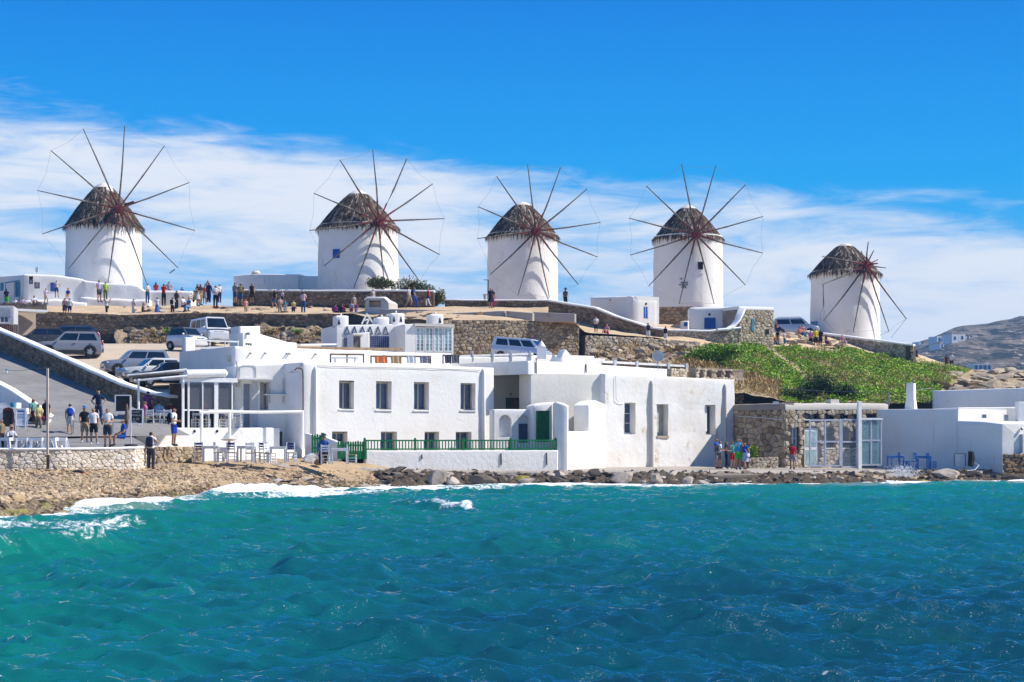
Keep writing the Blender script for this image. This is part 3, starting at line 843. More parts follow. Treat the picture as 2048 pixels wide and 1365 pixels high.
def cap_strip(mb, path, wd, ht, over=0.06, n=10, wob=0.03, dz=0.0, mi=0):
    """a rounded whitewashed coping along path [(x,y,z)...] (front edge), wd deep towards the back"""
    pts = []
    for a, b in zip(path, path[1:]):
        k = max(2, int(math.hypot(b[0] - a[0], b[1] - a[1]) / 0.7))
        for i in range(k): pts.append(Vector(a).lerp(Vector(b), i / k))
    pts.append(Vector(path[-1]))
    V = []; F = []
    pr = [(over, 0.0), (over + 0.02, ht * 0.55), (over * 0.3, ht * 0.93), (-wd * 0.5, ht * 1.06), (-wd - over * 0.3, ht * 0.93), (-wd - over, ht * 0.5), (-wd - over, 0.0)]
    for i, p in enumerate(pts):
        t = (pts[min(i + 1, len(pts) - 1)] - pts[max(i - 1, 0)]); t.z = 0; t.normalize(); nn = Vector((t.y, -t.x, 0))
        for d, z in pr:
            V.append(p + nn * (d + wob * nz(p, 0.9)) + Vector((0, 0, z + dz + wob * nz(p + Vector((5, 5, 0)), 0.8))))
    k = len(pr)
    for i in range(len(pts) - 1):
        for j in range(k):
            F.append((i * k + j, (i + 1) * k + j, (i + 1) * k + (j + 1) % k, i * k + (j + 1) % k))
    F.append(tuple(range(k))); F.append(tuple((len(pts) - 1) * k + j for j in range(k - 1, -1, -1)))
    return mb.add(V, F, mi)

def core(mb, path, th, back=0.0, mi=0):
    for a, b in zip(path, path[1:]):
        t = Vector((b[0] - a[0], b[1] - a[1], 0)).normalized(); nn = Vector((t.y, -t.x, 0))
        A, B = Vector((a[0], a[1], 0)), Vector((b[0], b[1], 0))
        q = [A, B, B - nn * th, A - nn * th]
        zb, zt = (a[2], b[2], b[2], a[2]), (a[3], b[3], b[3], a[3])
        mb.hexa([Vector((p.x, p.y, z)) for p, z in zip(q, zb)] + [Vector((p.x, p.y, z)) for p, z in zip(q, zt)], mi)
    return mb

def rubble_wall(name, label, path, th=0.5, sw=0.36, sh=0.26, mat=None, mort=None, cap=None, seed=1, prot=0.07, single=60, minpx=9.0, cat='stone wall', capm=None):
    """path: [(px, Y, ybot_px, ytop_px)...]"""
    w3 = [(X(p, Y), Y, Z(b, Y), Z(t, Y)) for p, Y, b, t in path]
    root = thing(name, label, cat, (w3[0][0], w3[0][1], w3[0][2]))
    core(MB(), [(a, b, c - 0.6, d - (0.03 if cap else 0.02)) for a, b, c, d in w3], th).build('core', mort or MORTAR, root)
    stone_face(root, w3, sw, sh, mat or S_TAN, seed, prot, single, minpx)
    if cap:
        m = MB(); cap_strip(m, [(a, b, d - 0.02) for a, b, c, d in w3], th, cap); m.build('coping', capm or CAPW, root, True)
    return root

rubble_wall('retaining_wall', 'long rough brown stone terrace wall running behind the parked cars', [(64, 138.3, 672, 622), (250, 138.5, 668, 630), (400, 138.6, 664, 625), (560, 138.6, 668, 628), (690, 138.6, 672, 630)], 0.6, 0.42, 0.28, S_BROWN, seed=3, single=110)
rubble_wall('retaining_wall', 'big tan rubble retaining wall behind the tilted blue and white minivan', [(868, 123.4, 716, 640), (1000, 125.0, 716, 640), (1158, 127.2, 716, 648)], 0.7, 0.34, 0.25, S_TAN, seed=4, single=130)
rubble_wall('retaining_wall', 'low rubble wall below the path with walkers under the small blue-door houses', [(1170, 127.2, 718, 671), (1290, 129.4, 712, 676), (1400, 131.6, 700, 684)], 0.6, 0.36, 0.26, S_PALE, seed=5, single=80)
rubble_wall('boundary_wall', 'brown stone wall with white coping in front of the second windmill', [(466, 146, 610, 582), (620, 144.5, 611, 583), (800, 143.0, 613, 583), (868, 142.5, 614, 584)], 0.5, 0.34, 0.24, S_BROWN, cap=0.16, seed=6, single=70)
rubble_wall('boundary_wall', 'low stone wall with whitewashed top at the foot of the third windmill', [(890, 143.5, 618, 601), (950, 142.5, 619, 602), (1100, 140.5, 621, 602)], 0.5, 0.34, 0.24, S_BROWN, cap=0.14, seed=7, single=40)
rubble_wall('boundary_wall', 'stone wall with a curved white coping descending beside the walkers', [(1097, 138.5, 630, 603), (1190, 136, 655, 618), (1230, 135, 662, 634), (1300, 134, 676, 657), (1332, 133.6, 678, 661)], 0.5, 0.34, 0.25, S_BROWN, cap=0.17, seed=8, single=60)
rubble_wall('retaining_wall', 'pale rubble wall with smooth white coping below the wide blue door', [(1330, 134.2, 694, 662), (1420, 134.2, 697, 664), (1482, 134.8, 700, 657)], 0.5, 0.33, 0.25, S_PALE, cap=0.16, seed=9, single=60)
rubble_wall('boundary_wall', 'white-topped stone wall curving round the fifth windmill above green slope', [(1600, 158, 690, 664), (1660, 154, 702, 671), (1730, 150, 716, 680), (1826, 147.5, 735, 692), (1829, 149, 735, 692)], 0.6, 0.34, 0.26, S_PALE, cap=0.17, seed=10, single=70)
rubble_wall('sea_wall', 'limewashed rubble wall holding up the promenade behind the pebble beach', [(-60, 71.5, 945, 900), (120, 73.0, 945, 900), (268, 75.1, 941, 898), (292, 77.3, 936, 896)], 0.5, 0.25, 0.17, S_WASH, S_WASH, cap=0.09, seed=11, prot=0.045, single=90)
rubble_wall('sea_wall', 'short grey stone wall below the backpacker with blue shorts', [(294, 79.2, 926, 893), (345, 80.6, 926, 893), (402, 82.4, 925, 893)], 0.5, 0.28, 0.2, S_TAN, MORTAR_L, seed=12, single=40)
rubble_wall('ramp_wall', 'stone parapet with broad white coping climbing beside the asphalt ramp', [(-150, 128, 648, 603), (0, 115, 704, 664), (100, 106, 748, 707), (190, 98.5, 790, 748), (240, 95.0, 818, 770), (296, 92.8, 836, 788), (340, 91.6, 846, 796)], 0.45, 0.40, 0.30, S_BROWN, cap=0.16, seed=13, single=60)
# plain cement-faced walls above the tall rubble wall
for (a, b, nm, lb, mt) in [((760, 136.8, 655, 618), (905, 135.4, 655, 621), 'cement_wall', 'dark cement wall behind the two white dovecote turrets', CEM), ((893, 132, 645, 627), (1010, 131.2, 645, 622), 'cement_wall', 'plain grey cement wall under the woman in the black dress', CEM), ((1012, 131, 648, 622), (1066, 130.6, 648, 626), 'cement_wall', 'brown cement block wall with a sloping end above the rubble wall', CEM), ((1066, 133.5, 648, 624), (1150, 132.8, 650, 628), 'cement_wall', 'low brown cement wall beside the start of the white-coped wall', CEM)]:
    w3 = [(X(p, Y), Y, Z(yb, Y), Z(yt, Y)) for p, Y, yb, yt in (a, b)]
    pl = Pl((a[0], a[1]), (b[0], b[1])); m = MB()
    plaster_box(m, pl, 0, pl.L, w3[0][2] - 0.8, [(0, w3[0][3]), (pl.L, w3[1][3])], 0.5, r=0.06, wob=0.04)
    tag(m.build(nm, mt, None, True), lb, 'cement wall')
# ================================================================== HOUSES BY THE SHORE
def house(name, label, pl, cat='house', z=1.0):
    return thing(name, label, cat, (pl.A.x, pl.A.y, z))
def zz(pl, px, py): return pl.uz(px, py)[1]
def uu(pl, px): return pl.uz(px, 800)[0]
def pbuild(root, pl, px0, px1, zb, tops, depth, openings=(), mat=PL, name='wall', rev=0.35, r=0.12, wob=0.02, extra=None, step=0.6):
    """tops: [(px,py)...] along the top edge"""
    m = MB(); u0, u1 = uu(pl, px0), uu(pl, px1)
    plaster_box(m, pl, u0, u1, zb, [pl.uz(*t) for t in tops], depth, openings, rev, r, wob, step)
    if extra: extra(m)
    return m.build(name, mat, root, True, 40)
def spandrel(m, pl, rc, rev, n=8):
    a, b, c, d = rc; rad = (c - a) / 2; uc = (a + c) / 2; zc = d - rad
    for s in (-1, 1):
        for i in range(n):
            t0, t1 = math.pi / 2 * i / n, math.pi / 2 * (i + 1) / n
            q = [(uc + s * rad * math.cos(t0), zc + rad * math.sin(t0)), (uc + s * rad * math.cos(t1), zc + rad * math.sin(t1)), (uc + s * rad * math.cos(t1), d), (uc + s * rad * math.cos(t0), d)]
            m.prism([pl.pt(u, z, 0.004) for u, z in q], pl.n * -(rev - 0.02))
def part(root, name, mat, fn, smooth=False):
    m = MB(); fn(m); return m.build(name, mat, root, smooth)
def rib(root, pl, px, zb, py, w=0.2, pr=0.22, mat=PL):
    u, zt = pl.uz(px, py); m = MB(); V = []
    prof = [(zb, pr * 1.25, w * 1.2), ((zb + zt) / 2, pr, w), (zt - 0.25, pr * 0.9, w * 0.9), (zt - 0.08, pr * 0.7, w * 0.7), (zt, pr * 0.15, w * 0.3)]
    for z, d, q in prof:
        for a, b in ((-1, -0.3), (-0.8, 0.75), (-0.3, 1), (0.3, 1), (0.8, 0.75), (1, -0.3)): V.append(pl.pt(u + a * q / 2, z, b * d))
    F = [(i * 6 + k, i * 6 + k + 1, (i + 1) * 6 + k + 1, (i + 1) * 6 + k) for i in range(4) for k in range(5)] + [tuple(range(24, 30))]
    m.add(V, F); return m.build('buttress', mat, root, True, 50)
def wire(name, label, pts, r=0.012, mat=DARK, cat='cable', root=None):
    m = MB(); m.tube(pts, r, 5); o = m.build(name, mat, root)
    if root is None: tag(o, label, cat)
    return o
def lamp_part(root, p, s=0.09):
    return part(root, 'wall_lamp', STEEL, lambda m: m.ell(p, (s, s, s), 8, 5))
def spout(root, pl, px, py, ln=0.25):
    return part(root, 'roof_spout', CEM, lambda m: m.tube([pl.at(px, py, -0.05), pl.at(px, py + 2, ln)], 0.05, 6))

# --- corner house behind the cafe terrace
UP = Pl((470, 93.2), (905, 101.0))
a1 = house('corner_house', 'white flat-roofed house behind the cafe with a shaded side facing the ramp', UP, z=2.5)
pbuild(a1, UP, 470, 905, 2.3, [(470, 693), (600, 697), (905, 708)], 7.2, r=0.16, wob=0.035)
part(a1, 'meter_box', CREAMW, lambda m: m.box(P(459, 718, 93.6), (0.2, 0.12, 0.32), 0.8))
for px, py in ((500, 706), (530, 706), (573, 707), (578, 707), (630, 708), (768, 711)): spout(a1, UP, px, py, 0.14)
# --- lower block beside the two-storey house
LP = Pl((468, 91.4), (614, 92.8))
b1 = house('low_house', 'white plaster block with narrow shuttered openings between cafe and two-storey house', LP, z=1.2)
ops = [LP.rect(487, 768, 501, 856), LP.rect(520, 765, 537, 821), LP.rect(573, 764, 589, 820), LP.rect(581, 864, 599, 918), LP.rect(547, 864, 565, 918)]
pbuild(b1, LP, 468, 612, 0.9, [(468, 731), (540, 728), (612, 724)], 3.4, ops, rev=0.4)
dr = part(b1, 'door', m_paint('grey_blue_door', (0.30, 0.34, 0.42), 0.1, 4, 0.5), lambda m: LP.bx(m, ops[0][0], ops[0][1], ops[0][2], ops[0][3], -0.34, -0.28))
part(dr, 'handle', STEEL, lambda m: LP.bx(m, ops[0][2] - 0.1, 3.4, ops[0][2] - 0.07, 3.5, -0.28, -0.2))
for k, oc in enumerate(ops[1:3]):
    window(b1, LP, oc, 0.4, CREAMW, GLASS_D, 1)
    part(b1, 'shutter', m_paint('grey_shutter', (0.36, 0.35, 0.33), 0.1, 4), lambda m, oc=oc: LP.bx(m, oc[0] + 0.01, oc[1], oc[0] + 0.24, oc[3], -0.25, -0.2))
for oc in ops[3:]:
    part(b1, 'opening_shade_panel', WOODG, lambda m, oc=oc: LP.bx(m, oc[0], oc[1], oc[2], oc[3], -0.36, -0.3))  # dark panels stand for the shade inside the opening and niche
part(b1, 'open_door_leaf', GREYP, lambda m: LP.bx(m, uu(LP, 503), zz(LP, 503, 853), uu(LP, 515), zz(LP, 503, 765), 0.02, 0.07))
part(b1, 'door_canopy', WHITEP, lambda m: LP.bx(m, uu(LP, 470), zz(LP, 470, 760), uu(LP, 538), zz(LP, 470, 757), 0, 0.9))
part(b1, 'wall_shelf', WHITEP, lambda m: LP.bx(m, uu(LP, 527), zz(LP, 527, 791), uu(LP, 570), zz(LP, 527, 789), 0, 0.3))
for px, y0, y1 in ((539, 758, 806), (566, 758, 806)):
    part(b1, 'shelf_bracket', GREYP, lambda m: LP.bx(m, uu(LP, px) - 0.03, zz(LP, px, y1), uu(LP, px) + 0.03, zz(LP, px, y0), 0.0, 0.08))
part(b1, 'meter_box', CREAMW, lambda m: LP.bx(m, uu(LP, 472), zz(LP, 472, 774), uu(LP, 479), zz(LP, 472, 764), 0, 0.16))
wire('cable', '', [LP.at(478, 757, 0.03), LP.at(479, 735, 0.03), LP.at(486, 731, 0.03), LP.at(500, 730.5, 0.03), LP.at(508, 731, 0.03), LP.at(511, 736, 0.03), LP.at(511.5, 756, 0.03)], 0.018, STEEL, root=b1)
wire('cable', '', [LP.at(472, 722, 0.05), LP.at(474, 735, 0.05), LP.at(473, 750, 0.05), LP.at(471, 757, 0.05)], 0.03, STEEL, root=b1)
lamp_part(b1, LP.at(588, 852, 0.05), 0.07)

# --- two-storey house
MP = Pl((612, 90.8), (990, 97.6))
mh = house('seafront_house', 'two-storey white plaster house with four tall windows above a green railing', MP, z=0.9)
up = [MP.rect(678, 764, 708, 819), MP.rect(752, 765, 783, 820), MP.rect(828, 766, 858, 821), MP.rect(921, 767, 951, 821)]
lo = [MP.rect(664, 865, 695, 905), MP.rect(762, 864, 794, 905), MP.rect(849, 864, 878, 905), MP.rect(912, 864, 943, 905)]
pbuild(mh, MP, 606, 990, 0.7, [(606, 725), (700, 726), (850, 731), (990, 736)], 8.0, up + lo, rev=0.45, wob=0.03, r=0.16)
for k, oc in enumerate(up):
    window(mh, MP, oc, 0.45, CREAMW, GLASS, 1, fr=0.07)
for oc in lo: window(mh, MP, oc, 0.45, CREAMW, GLASS, 1, sill=False, fr=0.07)
rib(mh, MP, 630, 1.2, 733, 0.18, 0.16); rib(mh, MP, 966, 1.6, 738, 0.2, 0.17)
# drain and garden shower on its left edge
sh = thing('outdoor_shower', 'old shower head on a curved pipe at the left edge of the two-storey house', 'shower', MP.at(603, 850, 0.12))
part(sh, 'pipe', RUST, lambda m: m.tube([MP.at(604, 905, 0.12), MP.at(604, 760, 0.12), MP.at(603, 742, 0.14), MP.at(597, 738, 0.3), MP.at(586, 737, 0.42), MP.at(581, 742, 0.45)], 0.035, 6), True)
part(sh, 'stay', RUST, lambda m: m.tube([MP.at(602, 729, 0.1), MP.at(592, 736, 0.35)], 0.015, 5))
part(sh, 'shower_head', STEEL, lambda m: m.lathe([(0.03, 0.12), (0.06, 0.08), (0.24, 0.0), (0.22, -0.02)], 12, MP.at(578, 746, 0.45)), True)

# --- terrace in front of it
TP = Pl((733, 88.0), (1116, 91.4))
tw = thing('terrace_parapet', 'low white parapet wall under the green railing along the quay', 'wall', TP.at(733, 932))
pbuild(tw, TP, 730, 1117, 0.45, [(730, 902), (1117, 901)], 0.3, mat=PL_AGED, name='wall', r=0.07)
for px, y0, y1 in ((843.5, 910, 918), (1002, 907, 930), (1093, 906, 930)):
    part(tw, 'rust_stained_pipe', RUST, lambda m: m.tube([TP.at(px, y0, 0.01), TP.at(px + 0.6, y1, 0.015)], 0.035, 6))
m = MB(); f0 = [(X(733, 88), 88.2), (X(1116, 91.4), 91.6), (X(1112, 98.5), 98.5), (X(990, 98.3), 98.3), (X(612, 92), 92), (X(640, 88), 88)]
m.prism([Vector((x, y, 1.62)) for x, y in f0], (0, 0, -0.25)); struct(m, 'terrace_floor', QUAYM, False)
gr = thing('green_railing', 'long green painted wooden balustrade on the white parapet', 'railing', TP.at(733, 900))
def rail(px0, px1, y, h): return part(gr, 'rail', GREEN, lambda m: TP.bx(m, uu(TP, px0), zz(TP, px0, y) - h / 2, uu(TP, px1), zz(TP, px0, y) + h / 2, -0.2, -0.12))
rail(733, 1112, 881.5, 0.07); rail(733, 1112, 899, 0.07)
n = 62
zt, zb = zz(TP, 733, 881.5) - 0.03, zz(TP, 733, 899) + 0.03
mb0 = MB(); TP.bx(mb0, -0.025, zb, 0.025, zt, -0.18, -0.14)
for i in range(n):
    u = uu(TP, 738) + (uu(TP, 1108) - uu(TP, 738)) * i / (n - 1)
    part(gr, 'baluster', GREEN, lambda m: TP.bx(m, u - 0.024, zb, u + 0.024, zt, -0.185, -0.135))
for px in (731, 832, 929, 1023, 1113):
    part(gr, 'post', GREEN, lambda m: (TP.bx(m, uu(TP, px) - 0.055, zz(TP, px, 901), uu(TP, px) + 0.055, zz(TP, px, 879), -0.23, -0.1), m.ell(TP.at(px, 878, -0.165), (0.06, 0.06, 0.06), 6, 4)))
# green picket fence and gate to the left of the terrace
FPN = Pl((622, 87.2), (733, 88.0))
for (p0, p1, y0, y1, nm, lb) in ((625, 645, 868, 906, 'picket_gate', 'green picket gate behind the seated man in blue'), (677, 731, 882, 919, 'picket_fence', 'green picket fence panel beside the white chair and table')):
    fc = thing(nm, lb, 'fence', FPN.at(p0, y1))
    k = int((p1 - p0) / 4.6)
    for i in range(k + 1):
        u = uu(FPN, p0 + (p1 - p0) * i / k); hh = zz(FPN, p0, y0) + rnd(-.03, .03)
        part(fc, 'picket', GREEN, lambda m: m.prism([FPN.pt(u - 0.05, zz(FPN, p0, y1), 0), FPN.pt(u + 0.05, zz(FPN, p0, y1), 0), FPN.pt(u + 0.05, hh - 0.06, 0), FPN.pt(u, hh, 0), FPN.pt(u - 0.05, hh - 0.06, 0)], FPN.n * -0.025))
    for t in (0.25, 0.75):
        zc = zz(FPN, p0, y1) + (zz(FPN, p0, y0) - zz(FPN, p0, y1)) * t
        part(fc, 'rail', GREEN, lambda m: FPN.bx(m, uu(FPN, p0), zc - 0.04, uu(FPN, p1), zc + 0.04, -0.07, -0.03))
    part(fc, 'post', GREEN, lambda m: FPN.bx(m, uu(FPN, p1) - 0.06, zz(FPN, p1, y1), uu(FPN, p1) + 0.06, zz(FPN, p1, y0 - 2), -0.1, 0.04))
# sloping garden wall end below the left buttress
gw = Pl((608, 88.9), (676, 87.6)); m = MB()
plaster_box(m, gw, 0, gw.L, 0.9, [gw.uz(608, 866), gw.uz(625, 872), gw.uz(648, 872), gw.uz(664, 884), gw.uz(676, 884)], 0.3, r=0.08)
tag(m.build('garden_wall', PL, None, True, 40), 'low curved white garden wall behind the seated man in blue', 'wall')

# --- arched wall and green door right of the terrace
AP = Pl((986, 95.6), (1070, 96.6))
aw = house('arched_wall', 'white courtyard wall with an arched niche and an arched slate-blue doorway', AP, 'wall', 1.6)
ni = AP.rect(998, 830, 1023, 874); ad = AP.rect(1037, 830, 1058, 886)
def arch_ex(m): spandrel(m, AP, ni, 0.3); spandrel(m, AP, ad, 0.3)
pbuild(aw, AP, 986, 1069, 0.9, [(986, 819), (1069, 819)], 0.5, [ni, ad], rev=0.3, r=0.08, extra=arch_ex)
gt_ = part(aw, 'gate', SLATE, lambda m: AP.bx(m, ad[0], ad[1], ad[2], ad[3] - 0.5, -0.26, -0.2))
part(aw, 'wall_lamp', STEEL, lambda m: m.ell(AP.at(1064, 836, 0.08), (0.07, 0.07, 0.09), 8, 5))
GPd = Pl((1066, 96.0), (1112, 96.6))
gb = house('porch_block', 'white rounded porch block with a tall green panelled door', GPd, 'porch', 1.6)
gd = GPd.rect(1072, 822, 1101, 884)
pbuild(gb, GPd, 1067, 1112, 0.9, [(1067, 812), (1078, 806), (1112, 804)], 0.9, [gd], rev=0.25, r=0.15)
m = MB(); GPd.bx(m, gd[0], gd[1], gd[2], gd[3], -0.24, -0.17); dd = m.build('door', GREEN, gb)
for i in range(4):
    u = gd[0] + (gd[2] - gd[0]) * (i + 0.5) / 4
    part(dd, 'plank', GREEN, lambda m: GPd.bx(m, u - 0.085, gd[1] + 0.05, u + 0.085, gd[3] - 0.05, -0.17, -0.15))
part(dd, 'handle', STEEL, lambda m: m.ell(GPd.at(1092, 858, -0.12), (0.03, 0.03, 0.03), 6, 4))
SBk = Pl((1110, 91.5), (1137, 91.5)); m = MB()
plaster_box(m, SBk, 0, SBk.L, 0.3, [SBk.uz(1110, 804), SBk.uz(1124, 804), SBk.uz(1137, 812)], 5.0, r=0.17)
o = tag(m.build('buttress_block', PL, None, True, 40), 'thick white rounded wall end right of the green door', 'wall')
LW = Pl((1130, 92.4), (1212, 98.4)); m = MB()
plaster_box(m, LW, 0, LW.L, 0.2, [LW.uz(1130, 863), LW.uz(1212, 863)], 0.5, r=0.07)
tag(m.build('courtyard_wall', PL_AGED, None, True, 40), 'low white courtyard wall between porch block and rough seaside house', 'wall')
PR = Pl((1178, 96.6), (1213, 98.8)); m = MB()
plaster_box(m, PR, 0, PR.L, 0.3, [PR.uz(1177, 812), PR.uz(1184, 804), PR.uz(1196, 801), PR.uz(1206, 806), PR.uz(1214, 808)], 0.9, r=0.18)
tag(m.build('gate_pier', PL, None, True, 40), 'white pier with rounded top joined to the rough seaside house', 'pier')

# --- rough-plastered house at the right
RP = Pl((1208, 99.0), (1471, 104.8))
rh = house('rough_house', 'aged white house of peeling plaster with three narrow recessed windows', RP, z=0.6)
ro = [RP.rect(1249, 806, 1271, 868), RP.rect(1314, 809, 1336, 872), RP.rect(1411, 811, 1431, 870)]
PL_ROUGH = m_plaster('rough_peeling_plaster', (0.78, 0.76, 0.72), (0.72, 0.65, 0.55), dirt=(0.52, 0.40, 0.27), dthr=(0.57, 0.68), dscale=0.8, bump=0.55, bscale=3.0, streak=0.5)
pbuild(rh, RP, 1208, 1471, 0.2, [(1208, 747), (1300, 751), (1400, 757), (1471, 760)], 6.5, ro, PL_ROUGH, rev=0.5, r=0.1, wob=0.05, step=0.4)
window(rh, RP, ro[0], 0.5, WHITEP, GLASS, 0, 2, sill=False)
window(rh, RP, ro[1], 0.5, CREAMW, m_glass('ivory_board', (0.52, 0.50, 0.42), 0.6), 1, 1, sill=False)
window(rh, RP, ro[2], 0.5, WHITEP, GLASS_D, 1, sill=False)
for oc, mt in ((ro[1], CREAMW), (ro[2], WHITEP)):
    part(rh, 'shutter', mt, lambda m: RP.bx(m, oc[0] + 0.12, oc[1] + 0.2, oc[0] + 0.34, oc[3] - 0.06, -0.3, -0.26))
part(rh, 'sill', S_PALE, lambda m: RP.bx(m, ro[1][0] - 0.05, ro[1][1] - 0.14, ro[1][2] + 0.03, ro[1][1], -0.3, 0.06))
rib(rh, RP, 1302, 0.5, 761, 0.24, 0.17, PL_GREY); rib(rh, RP, 1449, 0.5, 768, 0.22, 0.17, PL_GREY)  # ribs coloured grey for their shaded flanks and the shadow beside them

# --- courtyard back wall and roofs behind
BP = Pl((978, 101.2), (1216, 103.8))
cb = house('courtyard_house', 'cream cracked plaster wall with a small green barred window behind the courtyard', BP, z=2.0)
BQ = Pl((1058, 97.5), (1213, 99.4)); bo = [BP.rect(1011, 796, 1041, 818), BQ.rect(1158, 832, 1177, 866)]
pbuild(cb, BP, 978, 1075, 1.0, [(978, 738), (1075, 742)], 1.5, bo[:1], PL_CREAM, rev=0.25, r=0.06)
pbuild(cb, BQ, 1060, 1213, 1.0, [(1060, 746), (1213, 749)], 1.5, bo[1:], PL_CREAM, rev=0.25, r=0.06, name='side_wall')
m = MB(); a, b, c, d = bo[0]; BP.bx(m, a + 0.12, b, c, d, -0.25, -0.2); fr = m.build('window', DGREEN, cb)
for i in range(7):
    u = a + 0.2 + (c - a - 0.28) * i / 6; part(fr, 'bar', m_paint('pink_bar', (0.35, 0.2, 0.16), 0.2), lambda m: BP.bx(m, u - 0.025, b + 0.06, u + 0.025, d - 0.05, -0.2, -0.16))
part(cb, 'niche_board', CEM, lambda m: BQ.bx(m, *[bo[1][0], bo[1][1], bo[1][2], bo[1][3]], -0.24, -0.2))
wire('cable', '', [BP.at(992, 743, 0.03), BP.at(1020, 744, 0.03), BP.at(1041, 743, 0.03), BP.at(1054, 741, 0.03), BP.at(1058, 746, 0.03), BP.at(1064, 760, 0.03), BP.at(1065, 800, 0.03)], 0.02, DARK, root=cb)
wire('cable', '', [BP.at(1042, 738, 0.03), BP.at(1041.5, 800, 0.03)], 0.025, STEEL, root=cb)
part(cb, 'cable_loop', DARK, lambda m: m.tube([BP.at(1060 + 4 * math.cos(t), 758 + 9 * math.sin(t), 0.05) for t in [i * 0.7 for i in range(10)]], 0.018, 5))
lamp_part(cb, BP.at(1021, 789, 0.06), 0.08); lamp_part(cb, BP.at(1046, 794, 0.06), 0.07)
EP2 = Pl((1056, 97.3), (1345, 106.5))
ub = house('roof_parapet', 'sunlit white upper roof block above the cream courtyard wall', EP2, 'roof block', 5.5)
pbuild(ub, EP2, 1056, 1345, zz(EP2, 1056, 749), [(1056, 722), (1120, 724), (1215, 731), (1345, 739)], 5.5, r=0.12)
part(ub, 'drain_pipe', RUST, lambda m: m.tube([EP2.at(1071, 716, 0.05), EP2.at(1071.5, 776, 0.05)], 0.035, 6))
part(ub, 'drain_pipe', RUST, lambda m: m.tube([EP2.at(1171, 728, 0.04), EP2.at(1171, 746, 0.06)], 0.04, 6))
BH = Pl((885, 103.8), (1215, 109))
bh = house('rear_house', 'long low white roof behind the two-storey house with a stepped parapet', BH, z=5.0)
pbuild(bh, BH, 885, 1212, 3.5, [(885, 714), (1000, 713), (1030, 712), (1035, 711), (1110, 711), (1130, 714), (1212, 718)], 5, r=0.12)
part(bh, 'parapet_step', PL, lambda m: plaster_box(m, Pl((1110, 107), (1206, 108.6)), 0, 2.9, 6.4, 7.35, 0.8, r=0.25), True)
# roof furniture
ch = thing('chimney_cone', 'white cone-capped chimney on the roof right of the minivan', 'chimney', P(1083, 712, 104.5))
part(ch, 'shaft', PL, lambda m: m.box(P(1083, 706, 104.5), (0.55, 0.55, 0.75)))
part(ch, 'cap', PL, lambda m: m.lathe([(0.30, 0), (0.22, 0.25), (0.08, 0.45), (0.01, 0.55)], 14, P(1083, 700, 104.5)), True)
ch = thing('bell_chimney', 'white slab chimney with an arched opening beside the roof parapet', 'chimney', P(1130, 728, 103.5))
q = Pl((1123, 103.5), (1146, 104.2)); m = MB(); plaster_box(m, q, 0, q.L, 6.2, [(0, 7.0), (q.L * 0.3, 7.5), (q.L * 0.6, 7.6), (q.L, 7.0)], 0.5, [(0.16, 6.75, 0.42, 7.05)], rev=0.3, r=0.1); m.build('wall', PL, ch, True)
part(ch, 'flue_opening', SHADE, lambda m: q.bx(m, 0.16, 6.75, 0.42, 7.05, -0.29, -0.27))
ds = thing('satellite_dish', 'white satellite dish on a short mast above the rough house roof', 'satellite dish', P(1316, 738, 101.5))
dM = Vector((-0.12, -0.97, 0.2)).to_track_quat('Z', 'Y').to_matrix()
def dish(m):
    V = []; F = []
    for i in range(5):
        r_ = 0.34 * i / 4
        for k in range(20): V.append(P(1316, 713, 101.5) + dM @ Vector((r_ * math.cos(k * math.pi / 10), r_ * math.sin(k * math.pi / 10), 0.35 * r_ * r_)))
    F = [(i * 20 + k, i * 20 + (k + 1) % 20, (i + 1) * 20 + (k + 1) % 20, (i + 1) * 20 + k) for i in range(4) for k in range(20)]
    m.add(V, F)
part(ds, 'reflector', m_paint('dish_enamel', (0.62, 0.60, 0.55), 0.1, 3), dish, True)
part(ds, 'mast', STEEL, lambda m: m.tube([P(1316, 740, 101.6), P(1316, 714, 101.6)], 0.03, 6))
part(ds, 'feed_arm', STEEL, lambda m: m.tube([P(1316, 722, 101.4), P(1317, 712, 101.0)], 0.015, 5))
for s in (-1, 1): part(ds, 'stay', STEEL, lambda m: m.tube([P(1316 + 8 * s, 739, 101.5), P(1316, 722, 101.6)], 0.012, 5))
# post and rail fence with brush panels along the track
FC = Pl((1206, 108.5), (1376, 112.5))
fc = thing('brush_fence', 'white rail fence with brush panels behind the satellite dish', 'fence', FC.at(1206, 735))
part(fc, 'brush_panel', CANE, lambda m: FC.bx(m, uu(FC, 1206), zz(FC, 1206, 738) - 0.3, uu(FC, 1376), zz(FC, 1206, 724), -0.12, -0.06))
part(fc, 'rail', WHITEP, lambda m: m.bar(FC.at(1204, 724, 0), FC.at(1376, 733, 0), 0.1, 0.14))
for px in (1229, 1273, 1336, 1372):
    part(fc, 'post', GREYP, lambda m: FC.bx(m, uu(FC, px) - 0.09, zz(FC, px, 742), uu(FC, px) + 0.09, zz(FC, px, 720 + (px - 1206) * 0.04), -0.05, 0.1))
FC2 = Pl((918, 104.4), (1066, 106.6))
fc = thing('reed_fence', 'low pale rail fence with ragged reeds in front of the minivan', 'fence', FC2.at(918, 715))
part(fc, 'rail', WHITEP, lambda m: m.bar(FC2.at(920, 713, 0), FC2.at(1066, 708, 0), 0.1, 0.12))
for i in range(70):
    px = rnd(945, 1064); part(fc, 'reed', CANE, lambda m: m.tube([FC2.at(px, 716, -0.1), FC2.at(px + rnd(-2, 2), 704 + rnd(-3, 3), -0.1)], 0.012, 4)) if i < 40 else None
for px in (945, 985, 1022, 1060): part(fc, 'post', WHITEP, lambda m: m.box(FC2.at(px, 712, 0.06), (0.1, 0.1, 0.6)))
